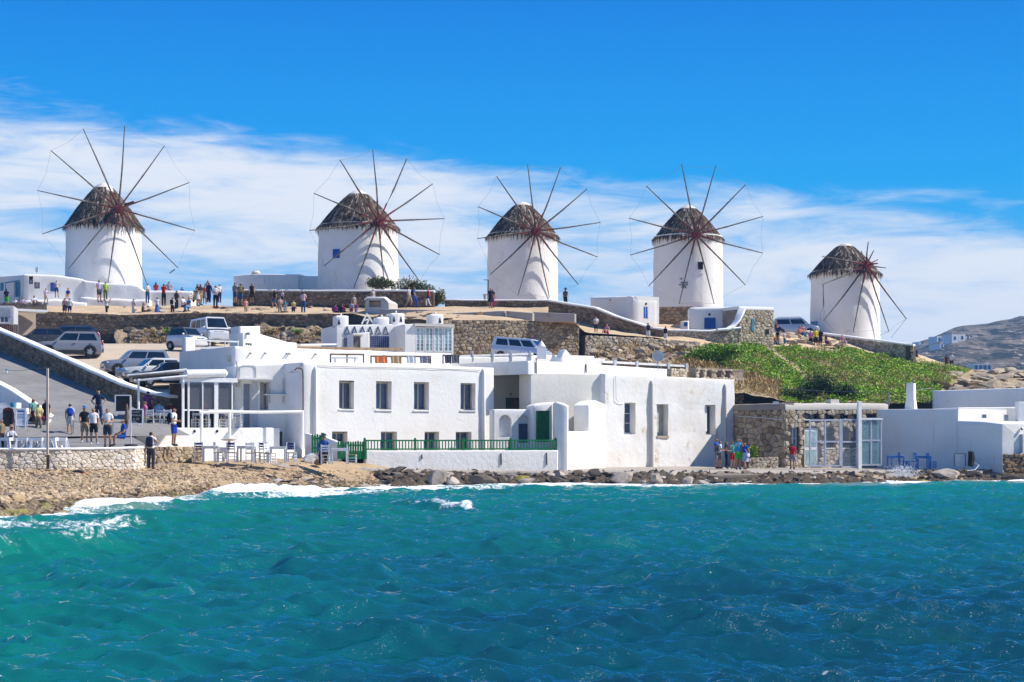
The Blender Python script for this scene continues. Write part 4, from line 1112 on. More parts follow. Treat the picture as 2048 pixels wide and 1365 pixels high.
# stored things on the flat roof
def rack(name, label, p0, p1, y0, y1, Y, cloths):
    q = Pl((p0, Y), (p1, Y + (p1 - p0) * 0.0145)); r_ = thing(name, label, 'rack', q.at(p0, y1))
    part(r_, 'top_rail', WOOD, lambda m: m.bar(q.at(p0, y0), q.at(p1, y0 + 0.5), 0.06, 0.09))
    for px in (p0 + 1, (p0 + p1) / 2, p1 - 1): part(r_, 'post', WOOD, lambda m: m.bar(q.at(px, y1 + 4), q.at(px, y0), 0.07, 0.07))
    for a, b, mt in cloths:
        m = MB(); V = []; nn = 6
        for i in range(nn + 1):
            for j in range(4): V.append(q.at(a + (b - a) * i / nn, y0 + (y1 + 3 - y0) * j / 3 + rnd(-.4, .4), 0.06 + 0.05 * math.sin(i * 2.1) + j * 0.03))
        m.add(V, [(i * 4 + j, i * 4 + j + 1, i * 4 + j + 5, i * 4 + j + 4) for i in range(nn) for j in range(3)]); m.build('cloth', mt, r_, True)
rack('wooden_rack', 'dark wooden shelf frame lying on the flat roof at its left end', 660, 728, 709, 722, 93.0, [])
rack('drying_rack', 'rail hung with faded cloths and an orange tile sheet on the flat roof', 741, 862, 713, 724, 94.6, [(748, 773, TERRA), (780, 800, LWOOD), (812, 830, GREYP), (838, 858, m_paint('striped_cloth', (0.22, 0.22, 0.28), 0.3, 9))])
rack('drying_rack', 'short rail with dark rugs on the flat roof behind the last tall window', 885, 918, 711, 724, 97.4, [(888, 900, m_paint('dark_rug', (0.12, 0.11, 0.14), 0.4, 14)), (902, 916, m_paint('grey_rug', (0.2, 0.19, 0.2), 0.4, 12))])
bn = thing('roof_bench', 'white painted bench frame beside the wooden shelf on the roof', 'bench', P(690, 722, 92.9))
part(bn, 'seat', WHITEP, lambda m: m.box(P(690, 716.5, 92.9), (1.4, 0.35, 0.05)))
for px in (670, 710): part(bn, 'leg', WHITEP, lambda m: m.box(P(px, 720, 92.9), (0.06, 0.3, 0.3)))

# --- dovecote house with glazed porch
DP = Pl((672, 112.0), (812, 113.6))
dv = house('dovecote_house', 'white house front with a row of triangular dove holes and small turrets', DP, z=6)
pbuild(dv, DP, 672, 812, 5.0, [(672, 651), (812, 648)], 4.0, r=0.07)
def turret(px0, px1, y0, y1, tri, nm='turret', cx=None):
    u0, u1 = uu(DP, px0), uu(DP, px1); z0, z1 = zz(DP, px0, y1), zz(DP, px0, y0); m = MB()
    plaster_box(m, DP, u0, u1, z0, [(u0, z1 - 0.1), ((u0 + u1) / 2, z1), (u1, z1 - 0.1)], u1 - u0, r=0.16)
    for v in m.v: pass
    t = m.build(nm, PL, dv, True, 40)
    part(t, 'finial', PL, lambda m: m.ell(DP.pt((u0 + u1) / 2, z1, -(u1 - u0) / 2), (0.07, 0.07, 0.12), 6, 5))
    for px in tri:
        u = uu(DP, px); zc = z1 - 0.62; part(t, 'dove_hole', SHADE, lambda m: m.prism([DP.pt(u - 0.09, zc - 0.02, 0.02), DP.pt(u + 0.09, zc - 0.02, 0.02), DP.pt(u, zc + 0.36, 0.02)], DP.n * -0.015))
turret(672, 698, 629, 655, (678,)); turret(754, 780, 632, 656, ()); turret(782, 810, 624, 662, (788, 802)); turret(861, 888, 626, 655, (880,))
for px in (694, 709, 725, 740, 756, 771):
    u = uu(DP, px); z0 = zz(DP, px, 669); z1 = zz(DP, px, 653.5); hw = 0.17
    part(dv, 'triangle_moulding', SLATE, lambda m: [m.bar(DP.pt(a, b, 0.03), DP.pt(c, d, 0.03), 0.045, 0.045) for a, b, c, d in ((u - hw, z0, u + hw, z0), (u - hw, z0, u, z1), (u + hw, z0, u, z1))])
def tiles(px0, px1, y0, y1):
    a, b, c, d = DP.rect(px0, y0, px1, y1); nx = max(2, round((c - a) / 0.13)); ny = max(2, round((d - b) / 0.13))
    p = part(dv, 'tile_panel', NAVY, lambda m: DP.bx(m, a, b, c, d, 0.0, 0.03))
    def st(m):
        for i in range(nx):
            for j in range(ny):
                u = a + (c - a) * (i + .5) / nx; z = b + (d - b) * (j + .5) / ny; m.prism([DP.pt(u - .04, z, .036), DP.pt(u, z - .04, .036), DP.pt(u + .04, z, .036), DP.pt(u, z + .04, .036)], DP.n * -0.004)
    stuff(part(p, 'tile_pattern', m_paint('grey_tile', (0.30, 0.34, 0.42), 0.1), st))
tiles(688, 703, 676, 694); tiles(740, 778, 673, 696)
bt = Pl((706, 110.6), (739, 111.0)); m = MB(); oc = bt.rect(707, 672, 721, 696); plaster_box(m, bt, uu(bt, 706), uu(bt, 739), 6.5, [bt.uz(706, 667), bt.uz(739, 665)], 1.4, [oc], rev=0.1, r=0.05); sb = m.build('stair_booth', PL, dv, True, 40)
part(sb, 'door', m_paint('brown_door', (0.16, 0.14, 0.11)), lambda m: bt.bx(m, oc[0] + 0.03, oc[1], oc[2] - 0.03, oc[3] - 0.04, -0.09, -0.05))
part(sb, 'door_canopy', WHITEP, lambda m: bt.bx(m, uu(bt, 704), zz(bt, 706, 670), uu(bt, 727), zz(bt, 706, 667.5), -0.05, 0.25))
part(dv, 'ornament', WHITEP, lambda m: [m.bar(DP.at(a, b, -0.3), DP.at(c, d, -0.3), 0.09, 0.09) for a, b, c, d in ((726, 648, 736, 627), (750, 648, 736, 627), (731, 640, 742, 638), (736, 648, 741, 637))])
# porch
CPp = Pl((808, 111.4), (907, 112.6))
part(dv, 'porch_wall', PL, lambda m: plaster_box(m, CPp, uu(CPp, 809), uu(CPp, 832), 5.5, [CPp.uz(809, 649), CPp.uz(832, 648)], 3, r=0.05), True)
part(dv, 'porch_roof', PALECAP, lambda m: CPp.bx(m, uu(CPp, 828), zz(CPp, 830, 653), uu(CPp, 907), zz(CPp, 830, 647.5), -3, 0.18))
part(dv, 'porch_base', PL, lambda m: CPp.bx(m, uu(CPp, 832), 5.5, uu(CPp, 907), zz(CPp, 830, 704), -3, 0.0))
part(dv, 'porch_side', PL, lambda m: CPp.bx(m, uu(CPp, 904.6), zz(CPp, 830, 704), uu(CPp, 907), zz(CPp, 830, 653), -3, 0.0))
part(dv, 'porch_back', m_paint('curtain_white', (0.55, 0.7, 0.72), 0.1, 2), lambda m: CPp.bx(m, uu(CPp, 833), zz(CPp, 830, 704), uu(CPp, 904), zz(CPp, 830, 653), -0.5, -0.4))
for px0, px1 in ((831, 849), (850, 867), (868, 886), (887, 905)):
    rc = CPp.rect(px0, 655, px1, 704); window(dv, CPp, rc, 0.1, WHITEP, GLASS_T, 1, 5, fr=0.075, sill=False, d=-0.06, name='porch_window')

# --- chimney block with lean-to
CB = Pl((480, 103.0), (592, 106.0))
cbk = house('rooftop_block', 'white stair-head block with a sloping lean-to roof on the flat roof', CB, 'roof block', 5)
pbuild(cbk, CB, 480, 521, 5.2, [(480, 653), (521, 653)], 0.9, r=0.05)
q = Pl((484, 101.6), (594, 104.8)); wo = q.rect(491, 679, 504, 692)
m = MB(); plaster_box(m, q, uu(q, 486), uu(q, 594), 5.2, [q.uz(486, 666), q.uz(508, 665), q.uz(512, 666), q.uz(580, 686), q.uz(594, 686)], 1.2, [wo], rev=0.12, r=0.04); lb_ = m.build('lean_to', PL, cbk, True, 40)
window(cbk, q, wo, 0.12, WHITEP, GLASS_D, 2, sill=False, fr=0.03); part(cbk, 'flood_light', STEEL, lambda m: m.box(q.at(494, 668, 0.1), (0.2, 0.15, 0.15)))
m = MB(); m.bar(P(388, 681, 100.5), P(478, 684, 101.5), 0.06, 0.09); rr = thing('roof_rail', 'white two-bar railing along the roof edge below the van', 'railing', P(388, 700, 100.5)); m.build('rail', WHITEP, rr)
part(rr, 'rail', WHITEP, lambda m: m.bar(P(385, 697, 100.5), P(478, 695, 101.5), 0.06, 0.12))
for px in (390, 420, 450, 476): part(rr, 'post', WHITEP, lambda m: m.box(P(px, 690, 101), (0.06, 0.06, 0.5)))
m = MB(); plaster_box(m, Pl((370, 99.5), (390, 99.8)), 0, 0.6, 4.5, Z(675, 99.5), 0.5, r=0.05); tag(m.build('roof_pillar', PL, None, True), 'plain white square pillar in front of the small white car', 'pillar')
m = MB(); m.bar(P(600, 690, 104), P(672, 689, 106), 0.1, 0.1); tag(m.build('roof_pipe', WHITEP), 'white horizontal pipe left of the dovecote house', 'pipe')
m = MB(); m.bar(P(596, 696, 101), P(805, 699, 104), 0.12, 0.14); tag(m.build('timber_beam', LWOOD), 'long brown timber beam lying along the roof below the tile panels', 'beam')
# small stone parapet with niches
NP = Pl((1342, 104.0), (1487, 108.5))
nw = house('niche_wall', 'rough tan stone parapet with a row of square niches below the green slope', NP, 'stone wall', 5)
part(nw, 'core', MORTAR_L, lambda m: NP.bx(m, 0, 4.6, NP.L, zz(NP, 1400, 756), -0.5, -0.02))
xs = [1346, 1375, 1392, 1399, 1407, 1414, 1424, 1432, 1443, 1450, 1460, 1467, 1487]
for a, b in zip(xs[::2], xs[1::2]): part(nw, 'pier', MORTAR_L, lambda m: NP.bx(m, uu(NP, a), zz(NP, 1400, 756), uu(NP, b), zz(NP, 1400, 740), -0.5, -0.02))
part(nw, 'pier', MORTAR_L, lambda m: NP.bx(m, uu(NP, 1467), zz(NP, 1400, 756), uu(NP, 1487), zz(NP, 1400, 740), -0.5, -0.02))
part(nw, 'lintel', MORTAR_L, lambda m: NP.bx(m, uu(NP, 1392), zz(NP, 1400, 740), NP.L, zz(NP, 1400, 736), -0.55, 0.0))
A, B = NP.pt(0, 0), NP.pt(NP.L, 0)
def nskip(p):
    px = 1024 + p[0] / p[1] * FPX; py = HY - (p[2] - HC) * FPX / p[1]
    return py < 757 and any(a - 1 < px < b + 1 for a, b in zip(xs[1::2], xs[2::2]))
stone_face(nw, [(A.x, A.y, 4.6, zz(NP, 1342, 737)), (B.x, B.y, 4.4, zz(NP, 1487, 739))], 0.26, 0.2, S_PALE, 44, 0.05, 30, skip=nskip)
# ================================================================== STONE HOUSE AND SHADED HOUSE AT THE RIGHT
QP = Pl((1570, 100.0), (1775, 103.2)); QD = Pl((1446, 105.8), (1570, 99.97))
sh_ = house('stone_house', 'low rubble stone house with white window surrounds and pale cement roof edge', QP, z=0.6)
sq = [(1609, 829, 1637, 839), (1649, 829, 1668, 839), (1680, 829, 1696, 839), (1707, 829, 1723, 839), (1734, 829, 1751, 839)]
lw = [(1581, 855, 1597, 900), (1609, 857, 1637, 934), (1651, 855, 1668, 896), (1683, 855, 1698, 896), (1707, 855, 1723, 896)]
rsq = [QP.rect(*q) for q in sq]; rlw = [QP.rect(*q) for q in lw]
pbuild(sh_, QP, 1570, 1775, 0.3, [(1570, 812), (1775, 812)], 6.3, rsq + rlw, MORTAR, rev=0.28, r=0.04, wob=0.0)
part(sh_, 'side_wall', MORTAR, lambda m: QD.bx(m, 0, 0.3, QD.L, zz(QP, 1570, 818), -0.4, -0.02))
def qskip(p):
    px = 1024 + p[0] / p[1] * FPX; py = HY - (p[2] - HC) * FPX / p[1]
    return any(x0 - 3 < px < x1 + 3 and y0 - 2.5 < py < y1 + 3.5 for x0, y0, x1, y1 in sq + lw)
a, b = QP.pt(0, 0), QP.pt(QP.L, 0)
stone_face(sh_, [(a.x, a.y, 0.4, zz(QP, 1570, 820)), (b.x, b.y, 0.4, zz(QP, 1775, 820))], 0.30, 0.26, S_PALE, 51, 0.05, 120, 8.5, qskip)
a, b = QD.pt(0, 0), QD.pt(QD.L, 0)
stone_face(sh_, [(a.x, a.y, 0.4, zz(QP, 1570, 819)), (b.x, b.y, 0.4, zz(QP, 1570, 819))], 0.52, 0.36, S_TAN, 52, 0.07, 90, 8.5)
part(sh_, 'roof_edge', PALECAP, lambda m: cap_strip(m, [(QP.pt(0, 0).x, QP.pt(0, 0).y, zz(QP, 1570, 820)), (QP.pt(QP.L, 0).x, QP.pt(QP.L, 0).y, zz(QP, 1775, 820))], 0.6, 0.36, 0.04), True)
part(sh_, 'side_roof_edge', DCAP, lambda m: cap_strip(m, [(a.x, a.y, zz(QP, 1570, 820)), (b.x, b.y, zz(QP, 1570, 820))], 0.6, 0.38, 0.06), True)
for rc in rsq: window(sh_, QP, rc, 0.28, SLATE, GLASS, 1, sill=True, fr=0.04)
window(sh_, QP, rlw[0], 0.28, WHITEP, m_glass('pale_blue_glass', (0.18, 0.32, 0.42)), 1, 1, sill=False)
for rc in rlw[2:]: window(sh_, QP, rc, 0.28, SLATE, GLASS, 1, sill=True, fr=0.05)
rc = rlw[1]; m = MB(); QP.bx(m, rc[0], rc[1], rc[2], rc[3], -0.1, -0.04); d_ = m.build('door', WHITEP, sh_)
for j in range(2):
    z0 = rc[1] + 0.12 + j * (rc[3] - rc[1] - 0.12) / 2; part(d_, 'pane', GLASS_T, lambda m: QP.bx(m, rc[0] + 0.13, z0, rc[2] - 0.13, z0 + (rc[3] - rc[1]) / 2 - 0.24, -0.04, -0.02))
part(sh_, 'flood_light', WHITEP, lambda m: m.box(QP.at(1558, 806, -0.3), (0.3, 0.2, 0.16)))
for px in (1639,): part(sh_, 'vent_stub', PALECAP, lambda m: m.box(QP.at(px, 809, -0.4), (0.1, 0.1, 0.3)))
cb2 = thing('roof_box', 'pale square cement box standing on the stone house roof', 'box', QP.at(1673, 812, -0.5)); part(cb2, 'box', PALECAP, lambda m: plaster_box(m, Pl((1662, 101.5), (1684, 101.9)), 0, 0.62, Z(815, 101.5), Z(799, 101.5), 0.5, r=0.03), True)
wire('cable', 'sagging pale cable along the dark side wall of the stone house', [QD.at(1472, 832, 0.1), QD.at(1520, 835.5, 0.1), QD.at(1568, 840, 0.1)], 0.025, GREYP)
# low stone planter and plants in front of the dark side wall
pln = Pl((1497, 98.2), (1556, 98.8)); pw = thing('stone_planter', 'low dry-stone planter wall with a green shrub below the dark stone wall', 'planter', pln.at(1497, 936))
part(pw, 'core', MORTAR, lambda m: pln.bx(m, 0, 0.4, pln.L, zz(pln, 1500, 918), -0.5, -0.02))
a, b = pln.pt(0, 0), pln.pt(pln.L, 0); stone_face(pw, [(a.x, a.y, 0.5, zz(pln, 1500, 916)), (b.x, b.y, 0.5, zz(pln, 1556, 914))], 0.28, 0.2, S_PALE, 53, 0.05, 40, 8)
# glazed screens
SG = Pl((1618, 96.6), (1764, 98.4))
def screen(name, label, px0, px1, y0, y1, mul, fm, glass):
    r_ = thing(name, label, 'glass screen', SG.at(px0, y1)); a, b, c, d = SG.rect(px0, y0, px1, y1); f = 0.09
    zm = b + (d - b) * 0.53
    for u in [a] + [a + (c - a) * (i + 1) / (mul + 1) for i in range(mul)] + [c]: part(r_, 'mullion', fm, lambda m: SG.bx(m, u - f / 2, b, u + f / 2, d, -0.04, 0.04))
    for z in (b, zm, d): part(r_, 'rail', fm, lambda m: SG.bx(m, a + f / 2, z - f / 2, c - f / 2, z + f / 2, -0.035, 0.035))
    for i in range(mul + 1):
        for z0, z1 in ((b, zm), (zm, d)):
            u0 = a + (c - a) * i / (mul + 1); u1 = a + (c - a) * (i + 1) / (mul + 1)
            part(r_, 'pane', glass, lambda m: SG.bx(m, u0 + 0.05, z0 + 0.05, u1 - 0.05, z1 - 0.05, -0.008, 0.008))
BLF = m_paint('pale_blue_frame', (0.40, 0.43, 0.52), 0.08, 4, 0.5)
CLEAR2 = m_clear('clear_pane', (0.8, 0.85, 0.88), 0.05)
screen('glass_screen', 'pale blue framed glazed screen in front of the white glass door', 1620, 1680, 841, 932, 1, BLF, CLEAR2)
screen('glass_screen', 'narrow framed glazed screen beside the tall white post', 1683, 1714, 840, 934, 0, BLF, CLEAR2)
screen('glass_screen', 'tinted glass wind screen against the blue shaded house', 1722, 1762, 838, 930, 1, BLF, m_clear('green_tint_pane', (0.25, 0.45, 0.5), 0.3))
pp = thing('white_post', 'tall white post between the glazed screens on the quay', 'post', SG.at(1717, 936)); part(pp, 'shaft', WHITEP, lambda m: SG.bx(m, uu(SG, 1714), zz(SG, 1717, 938), uu(SG, 1720.5), zz(SG, 1717, 803), -0.02, 0.16)); part(pp, 'arm', WHITEP, lambda m: SG.bx(m, uu(SG, 1721), zz(SG, 1717, 840), uu(SG, 1764), zz(SG, 1717, 837), 0.02, 0.1))
# shaded blue-white house
B1 = Pl((1752, 102.4), (1915, 98.0)); B2 = Pl((1913, 98.0), (2004, 95.0)); B3 = Pl((2004, 95.0), (2140, 98.0))
bh2 = house('waterside_house', 'white house standing on the rocks with its big wall in blue shade', B1, z=0.6)
pbuild(bh2, B1, 1752, 1915, -0.2, [(1752, 819), (1915, 818)], 6.0, r=0.08, name='wall')
part(bh2, 'front_wall', PL, lambda m: plaster_box(m, B2, 0, B2.L, -0.3, [B2.uz(1913, 842), B2.uz(1960, 843), B2.uz(2004, 848)], 5.5, r=0.12, wob=0.03), True)
wo = B3.rect(2027, 869, 2036, 906)
m = MB(); plaster_box(m, B3, 0.05, B3.L, 0.4, [B3.uz(2004, 848), B3.uz(2140, 846)], 3.0, [wo], rev=0.2, r=0.12); m.build('sunny_wall', PL, bh2, True, 40)
window(bh2, B3, wo, 0.2, LBLUE, GLASS, 0, 1, sill=False); part(bh2, 'shutter', GREYP, lambda m: B3.bx(m, uu(B3, 2037), zz(B3, 2036, 906), uu(B3, 2041), zz(B3, 2036, 869), 0.02, 0.3))
part(bh2, 'wall_lamp', STEEL, lambda m: m.ell(B3.at(2038, 858, 0.2), (0.09, 0.12, 0.09), 8, 5)); part(bh2, 'flood_light', STEEL, lambda m: m.box(P(1968, 833, 97), (0.22, 0.2, 0.2))); part(bh2, 'flood_light', STEEL, lambda m: m.box(P(2012, 836, 97.5), (0.2, 0.2, 0.35)))
B4 = Pl((1916, 100.5), (2120, 101.5)); part(bh2, 'roof_parapet', PL, lambda m: plaster_box(m, B4, 0, B4.L, 2.6, [B4.uz(1916, 815), B4.uz(1978, 815), B4.uz(1980, 815), B4.uz(2120, 813)], 3, r=0.08), True)
B5 = Pl((1864, 108.5), (2150, 104.5)); bk = house('upper_house', 'plain white upper block behind the waterside house, shaded grey', B5, z=3); pbuild(bk, B5, 1864, 2150, 2.8, [(1864, 782), (2048, 776), (2150, 774)], 5, r=0.1, wob=0.03)
part(bh2, 'corner_pilaster', PL, lambda m: plaster_box(m, Pl((2036, 99.5), (2060, 99.6)), 0, 0.7, 2.6, Z(804, 99.5), 0.4, r=0.04), True)
# chimney
cm = thing('chimney', 'tall tapering white chimney on the shaded waterside house', 'chimney', P(1822, 818, 102.5))
def chim(m):
    c = P(1822, 820, 102.5); V = []
    for z, hw in ((0, 0.37), (0.45, 0.32), (0.62, 0.29), (1.15, 0.275), (1.55, 0.27)):
        for sx, sy in ((-1, -1), (1, -1), (1, 1), (-1, 1)):
            q = Matrix.Rotation(-0.5, 3, 'Z') @ Vector((sx * hw * 0.8, sy * hw * 0.8, z)); V.append(c + q)
    m.add(V, [(i * 4 + k, i * 4 + (k + 1) % 4, i * 4 + 4 + (k + 1) % 4, i * 4 + 4 + k) for i in range(4) for k in range(4)] + [(16, 17, 18, 19)])
part(cm, 'stack', PL, chim); part(cm, 'spike', STEEL, lambda m: m.tube([P(1824, 768, 102.5), P(1824, 758, 102.5)], 0.02, 5))
for px, y0, y1 in ((1777.5, 785, 812), (1772.5, 804, 812)):
    tag(part(None, 'metal_post', STEEL, lambda m: m.box(P(px, (y0 + y1) / 2, 104), (0.09, 0.09, (y1 - y0) / 33.6))), 'thin grey post on the roof left of the tall chimney' if px > 1775 else 'short stub post on the roof beside the taller grey post', 'post')
wire('cable', 'thin wire running over the roofs below the green slope', [P(1530, 774, 108), P(1650, 783, 107), P(1778, 785, 104)], 0.012, STEEL)
wire('cable', 'thin wire from the tall chimney to the upper house', [P(1833, 780, 102.5), P(1850, 778.5, 105), P(1866, 777, 108)], 0.012, STEEL)
# rock base of the waterside house
# ================================================================== HOUSES ON THE HILL
def shutter(root, pl, rc, mat=BLUE, nm='shutter', planks=3, d=0.01):
    a, b, c, e = rc; m = MB(); pl.bx(m, a, b, c, e, d, d + 0.03); s = m.build(nm, mat, root)
    for i in range(planks):
        u = a + (c - a) * (i + .5) / planks; w_ = (c - a) / planks * 0.42; part(s, 'plank', mat, lambda m: pl.bx(m, u - w_, b + 0.03, u + w_, e - 0.03, d + 0.03, d + 0.045))
    return s
H1 = Pl((48, 148.6), (168, 149.6)); h1_ = house('hill_house', 'white house with a blue shutter left of the first windmill', H1, z=12.5)
w1 = [H1.rect(58, 558, 66, 568.5), H1.rect(68.5, 560.5, 79.5, 577.5)]
pbuild(h1_, H1, 47, 168, 12.0, [(47, 548), (120, 551), (164, 558), (168, 560)], 6, w1, rev=0.15, r=0.2, wob=0.05)
for rc in w1: window(h1_, H1, rc, 0.15, WOOD, m_glass('pale_pane', (0.42, 0.42, 0.42), 0.3), 0, sill=False, fr=0.09, d=-0.1)
shutter(h1_, H1, H1.rect(101, 566, 112, 583))
H2 = Pl((-40, 152.0), (48, 150.0)); m = MB(); bo = H2.rect(28, 564, 41, 594); plaster_box(m, H2, 0, H2.L, 12.0, [H2.uz(-40, 556), H2.uz(48, 549)], 4, [bo], rev=0.3, r=0.15); m.build('porch_wall', PL, h1_, True, 40)
shutter(h1_, H2, bo, LBLUE, 'door', 3, -0.25); shutter(h1_, H2, H2.rect(1, 566, 7, 582), LBLUE)
part(h1_, 'pergola', LBLUE, lambda m: [m.bar(H2.at(19, 567, 0.5), H2.at(19, 605, 0.5), 0.08, 0.08), m.bar(H2.at(46, 562, 0.5), H2.at(46, 605, 0.5), 0.08, 0.08), m.bar(H2.at(18, 567, 0.5), H2.at(47, 562, 0.5), 0.08, 0.1)])
part(h1_, 'antenna', GREYP, lambda m: [m.tube([H1.at(72, 549, -1), H1.at(72, 540, -1)], 0.03, 5), m.box(H1.at(70.8, 537.5, -1), (0.09, 0.09, 0.42)), m.box(H1.at(74, 537.5, -1), (0.09, 0.09, 0.42))])
part(h1_, 'ledge', PL, lambda m: plaster_box(m, Pl((50, 146.6), (168, 147.4)), 0, 5.0, 12.2, [(0, 13.75), (2.5, 13.9), (5.0, 13.6)], 2.5, r=0.25, wob=0.08), True)
# white podium wall under mill one
H3 = Pl((165, 149.4), (384, 150.2)); m = MB(); plaster_box(m, H3, 0, H3.L, 12.0, [H3.uz(165, 560), H3.uz(215, 566), H3.uz(278, 571), H3.uz(283, 578), H3.uz(290, 581), H3.uz(384, 582)], 5.5, r=0.2, wob=0.12, step=0.35)
tag(m.build('podium_wall', PL_AGED, None, True, 50), 'thick lumpy whitewashed wall round the base of the first windmill', 'wall')
H3b = Pl((160, 147.6), (300, 148.2)); m = MB(); plaster_box(m, H3b, 0, H3b.L, 12.0, [H3b.uz(160, 594), H3b.uz(200, 596), H3b.uz(300, 600)], 2.0, r=0.25, wob=0.1); tag(m.build('white_ledge', PL, None, True), 'low white sitting ledge at the foot of the podium wall', 'ledge')
# house beside mill two
H4 = Pl((466, 153.5), (692, 150.5)); h4_ = house('hill_house', 'long low white house with blue door joined to the second windmill', H4, z=12.5)
pbuild(h4_, H4, 466, 692, 12.3, [(466, 552), (497, 548), (600, 549), (604, 552), (660, 553), (692, 556)], 5, r=0.12)
shutter(h4_, H4, H4.rect(654, 561, 661, 571)); shutter(h4_, H4, H4.rect(675, 557, 687, 576), BLUE, 'door')
part(h4_, 'side_panel', PL, lambda m: H4.bx(m, uu(H4, 507), zz(H4, 507, 572), uu(H4, 529), zz(H4, 507, 556), 0, 0.05)); part(h4_, 'roof_vent', PALECAP, lambda m: m.lathe([(0.35, 0), (0.4, 0.1), (0.25, 0.25)], 10, H4.at(507, 547, -0.5)))
part(h4_, 'buttress', PL, lambda m: H4.bx(m, uu(H4, 598), 12.5, uu(H4, 600.5), zz(H4, 598, 553), 0, 0.5))
# house between mills three and four
H5 = Pl((1180, 144.0), (1266, 138.0)); H6 = Pl((1266, 137.95), (1321, 139.1)); h5_ = house('hill_house', 'small white cube house with rounded roof and narrow blue door', H5, z=10.8)
pbuild(h5_, H5, 1178, 1266.5, 10.0, [(1178, 594), (1266.5, 592)], 2.4, r=0.35, wob=0.03)
rc5 = H6.rect(1287, 614, 1296, 638); m = MB(); plaster_box(m, H6, -0.05, H6.L, 10.0, [(0, zz(H6, 1267, 592)), (H6.L, zz(H6, 1320, 595))], 4.5, [rc5], rev=0.2, r=0.4); m.build('sunny_wall', PL, h5_, True, 40)
shutter(h5_, H6, (rc5[0], rc5[1], rc5[2] - 0.05, rc5[3]), BLUE, 'door', 2, -0.06); 
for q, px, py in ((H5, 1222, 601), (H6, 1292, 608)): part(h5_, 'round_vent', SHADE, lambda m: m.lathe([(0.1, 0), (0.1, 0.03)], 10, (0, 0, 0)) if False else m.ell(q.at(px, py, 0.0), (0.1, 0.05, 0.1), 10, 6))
part(h5_, 'window', SLATE, lambda m: H5.bx(m, uu(H5, 1235.5), zz(H5, 1238, 629), uu(H5, 1242), zz(H5, 1238, 619), -0.01, 0.03))
# house below mill four
H7 = Pl((1376, 139.0), (1482, 138.6)); h7_ = house('hill_house', 'low white house with wide blue double door below the fourth windmill', H7, z=10.6)
pbuild(h7_, H7, 1376, 1482, 9.8, [(1376, 619), (1382, 615), (1482, 613)], 4, r=0.25)
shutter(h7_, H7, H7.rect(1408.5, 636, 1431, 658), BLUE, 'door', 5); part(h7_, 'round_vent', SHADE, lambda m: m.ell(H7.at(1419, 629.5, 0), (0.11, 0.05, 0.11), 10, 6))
part(h7_, 'side_block', PL, lambda m: plaster_box(m, Pl((1363, 137.6), (1378, 137.6)), 0, 0.6, 9.8, Z(642, 137.6), 0.8, r=0.1), True); shutter(h7_, Pl((1363, 137.6), (1378, 137.6)), Pl((1363, 137.6), (1378, 137.6)).rect(1368, 645, 1375, 653), BLUE)
H8 = Pl((1478, 136.6), (1547, 138.2)); h8_ = house('stone_block', 'square tan rubble block with a white rounded top and blue slit window', H8, 'stone house', 9.6)
part(h8_, 'core', MORTAR_L, lambda m: H8.bx(m, 0, 8.4, H8.L, zz(H8, 1480, 619), -2.2, -0.02))
a, b = H8.pt(0, 0), H8.pt(H8.L, 0); stone_face(h8_, [(a.x, a.y, 8.6, zz(H8, 1478, 619)), (b.x, b.y, 8.6, zz(H8, 1547, 619))], 0.30, 0.24, S_PALE, 61, 0.06, 90, 7.5)
part(h8_, 'white_top', CAPW, lambda m: cap_strip(m, [(a.x, a.y, zz(H8, 1478, 620)), (b.x, b.y, zz(H8, 1547, 621))], 2.1, 0.26, 0.05), True)
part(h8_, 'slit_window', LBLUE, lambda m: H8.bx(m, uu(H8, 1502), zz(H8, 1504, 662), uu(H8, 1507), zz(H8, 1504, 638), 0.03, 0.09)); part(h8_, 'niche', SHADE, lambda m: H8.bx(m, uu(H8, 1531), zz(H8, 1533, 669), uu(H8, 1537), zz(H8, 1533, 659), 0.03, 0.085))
# swept white coping that climbs from the low wall to the block
m = MB(); cap_strip(m, [P(1436, 663, 134.0), P(1458, 661, 134.2), P(1470, 654, 134.5), P(1480, 642, 134.8), P(1486, 630, 135.2), P(1490, 621, 135.6)], 0.5, 0.2, 0.05); tag(m.build('swept_coping', CAPW, None, True), 'white coping sweeping up in a curve to the stone block', 'coping')
# stone footing of mill four
ft = thing('mill_footing', 'brown stone footing wall under the fourth windmill', 'stone wall', P(1317, 655, 145)); q = Pl((1314, 146), (1384, 145)); part(ft, 'core', MORTAR, lambda m: q.bx(m, 0, 10, q.L, zz(q, 1350, 614), -1, -0.02)); a, b = q.pt(0, 0), q.pt(q.L, 0); stone_face(ft, [(a.x, a.y, 10.6, zz(q, 1317, 614)), (b.x, b.y, 10.6, zz(q, 1380, 614))], 0.4, 0.28, S_BROWN, 62, 0.06, 40)
# oven-like stone niche on the plaza
ov = Pl((728, 139.2), (778, 138.4)); ot = thing('stone_niche', 'small whitewashed stone oven niche on the plaza near the dovecote house', 'oven', ov.at(728, 630)); m = MB(); oc = ov.rect(738, 604, 762, 614)
plaster_box(m, ov, 0, ov.L, 11.0, [ov.uz(728, 604), ov.uz(735, 596), ov.uz(768, 597), ov.uz(778, 606)], 1.6, [oc], rev=0.5, r=0.2, wob=0.1); m.build('wall', PL_GREY, ot, True); part(ot, 'white_lip', CAPW, lambda m: cap_strip(m, [ov.at(729, 602, 0), ov.at(735, 598, 0), ov.at(768, 598, 0), ov.at(777, 606, 0)], 0.5, 0.16), True); part(ot, 'brick_fill', S_TAN, lambda m: ov.bx(m, oc[0], oc[1], oc[2], oc[3], -0.4, -0.3))
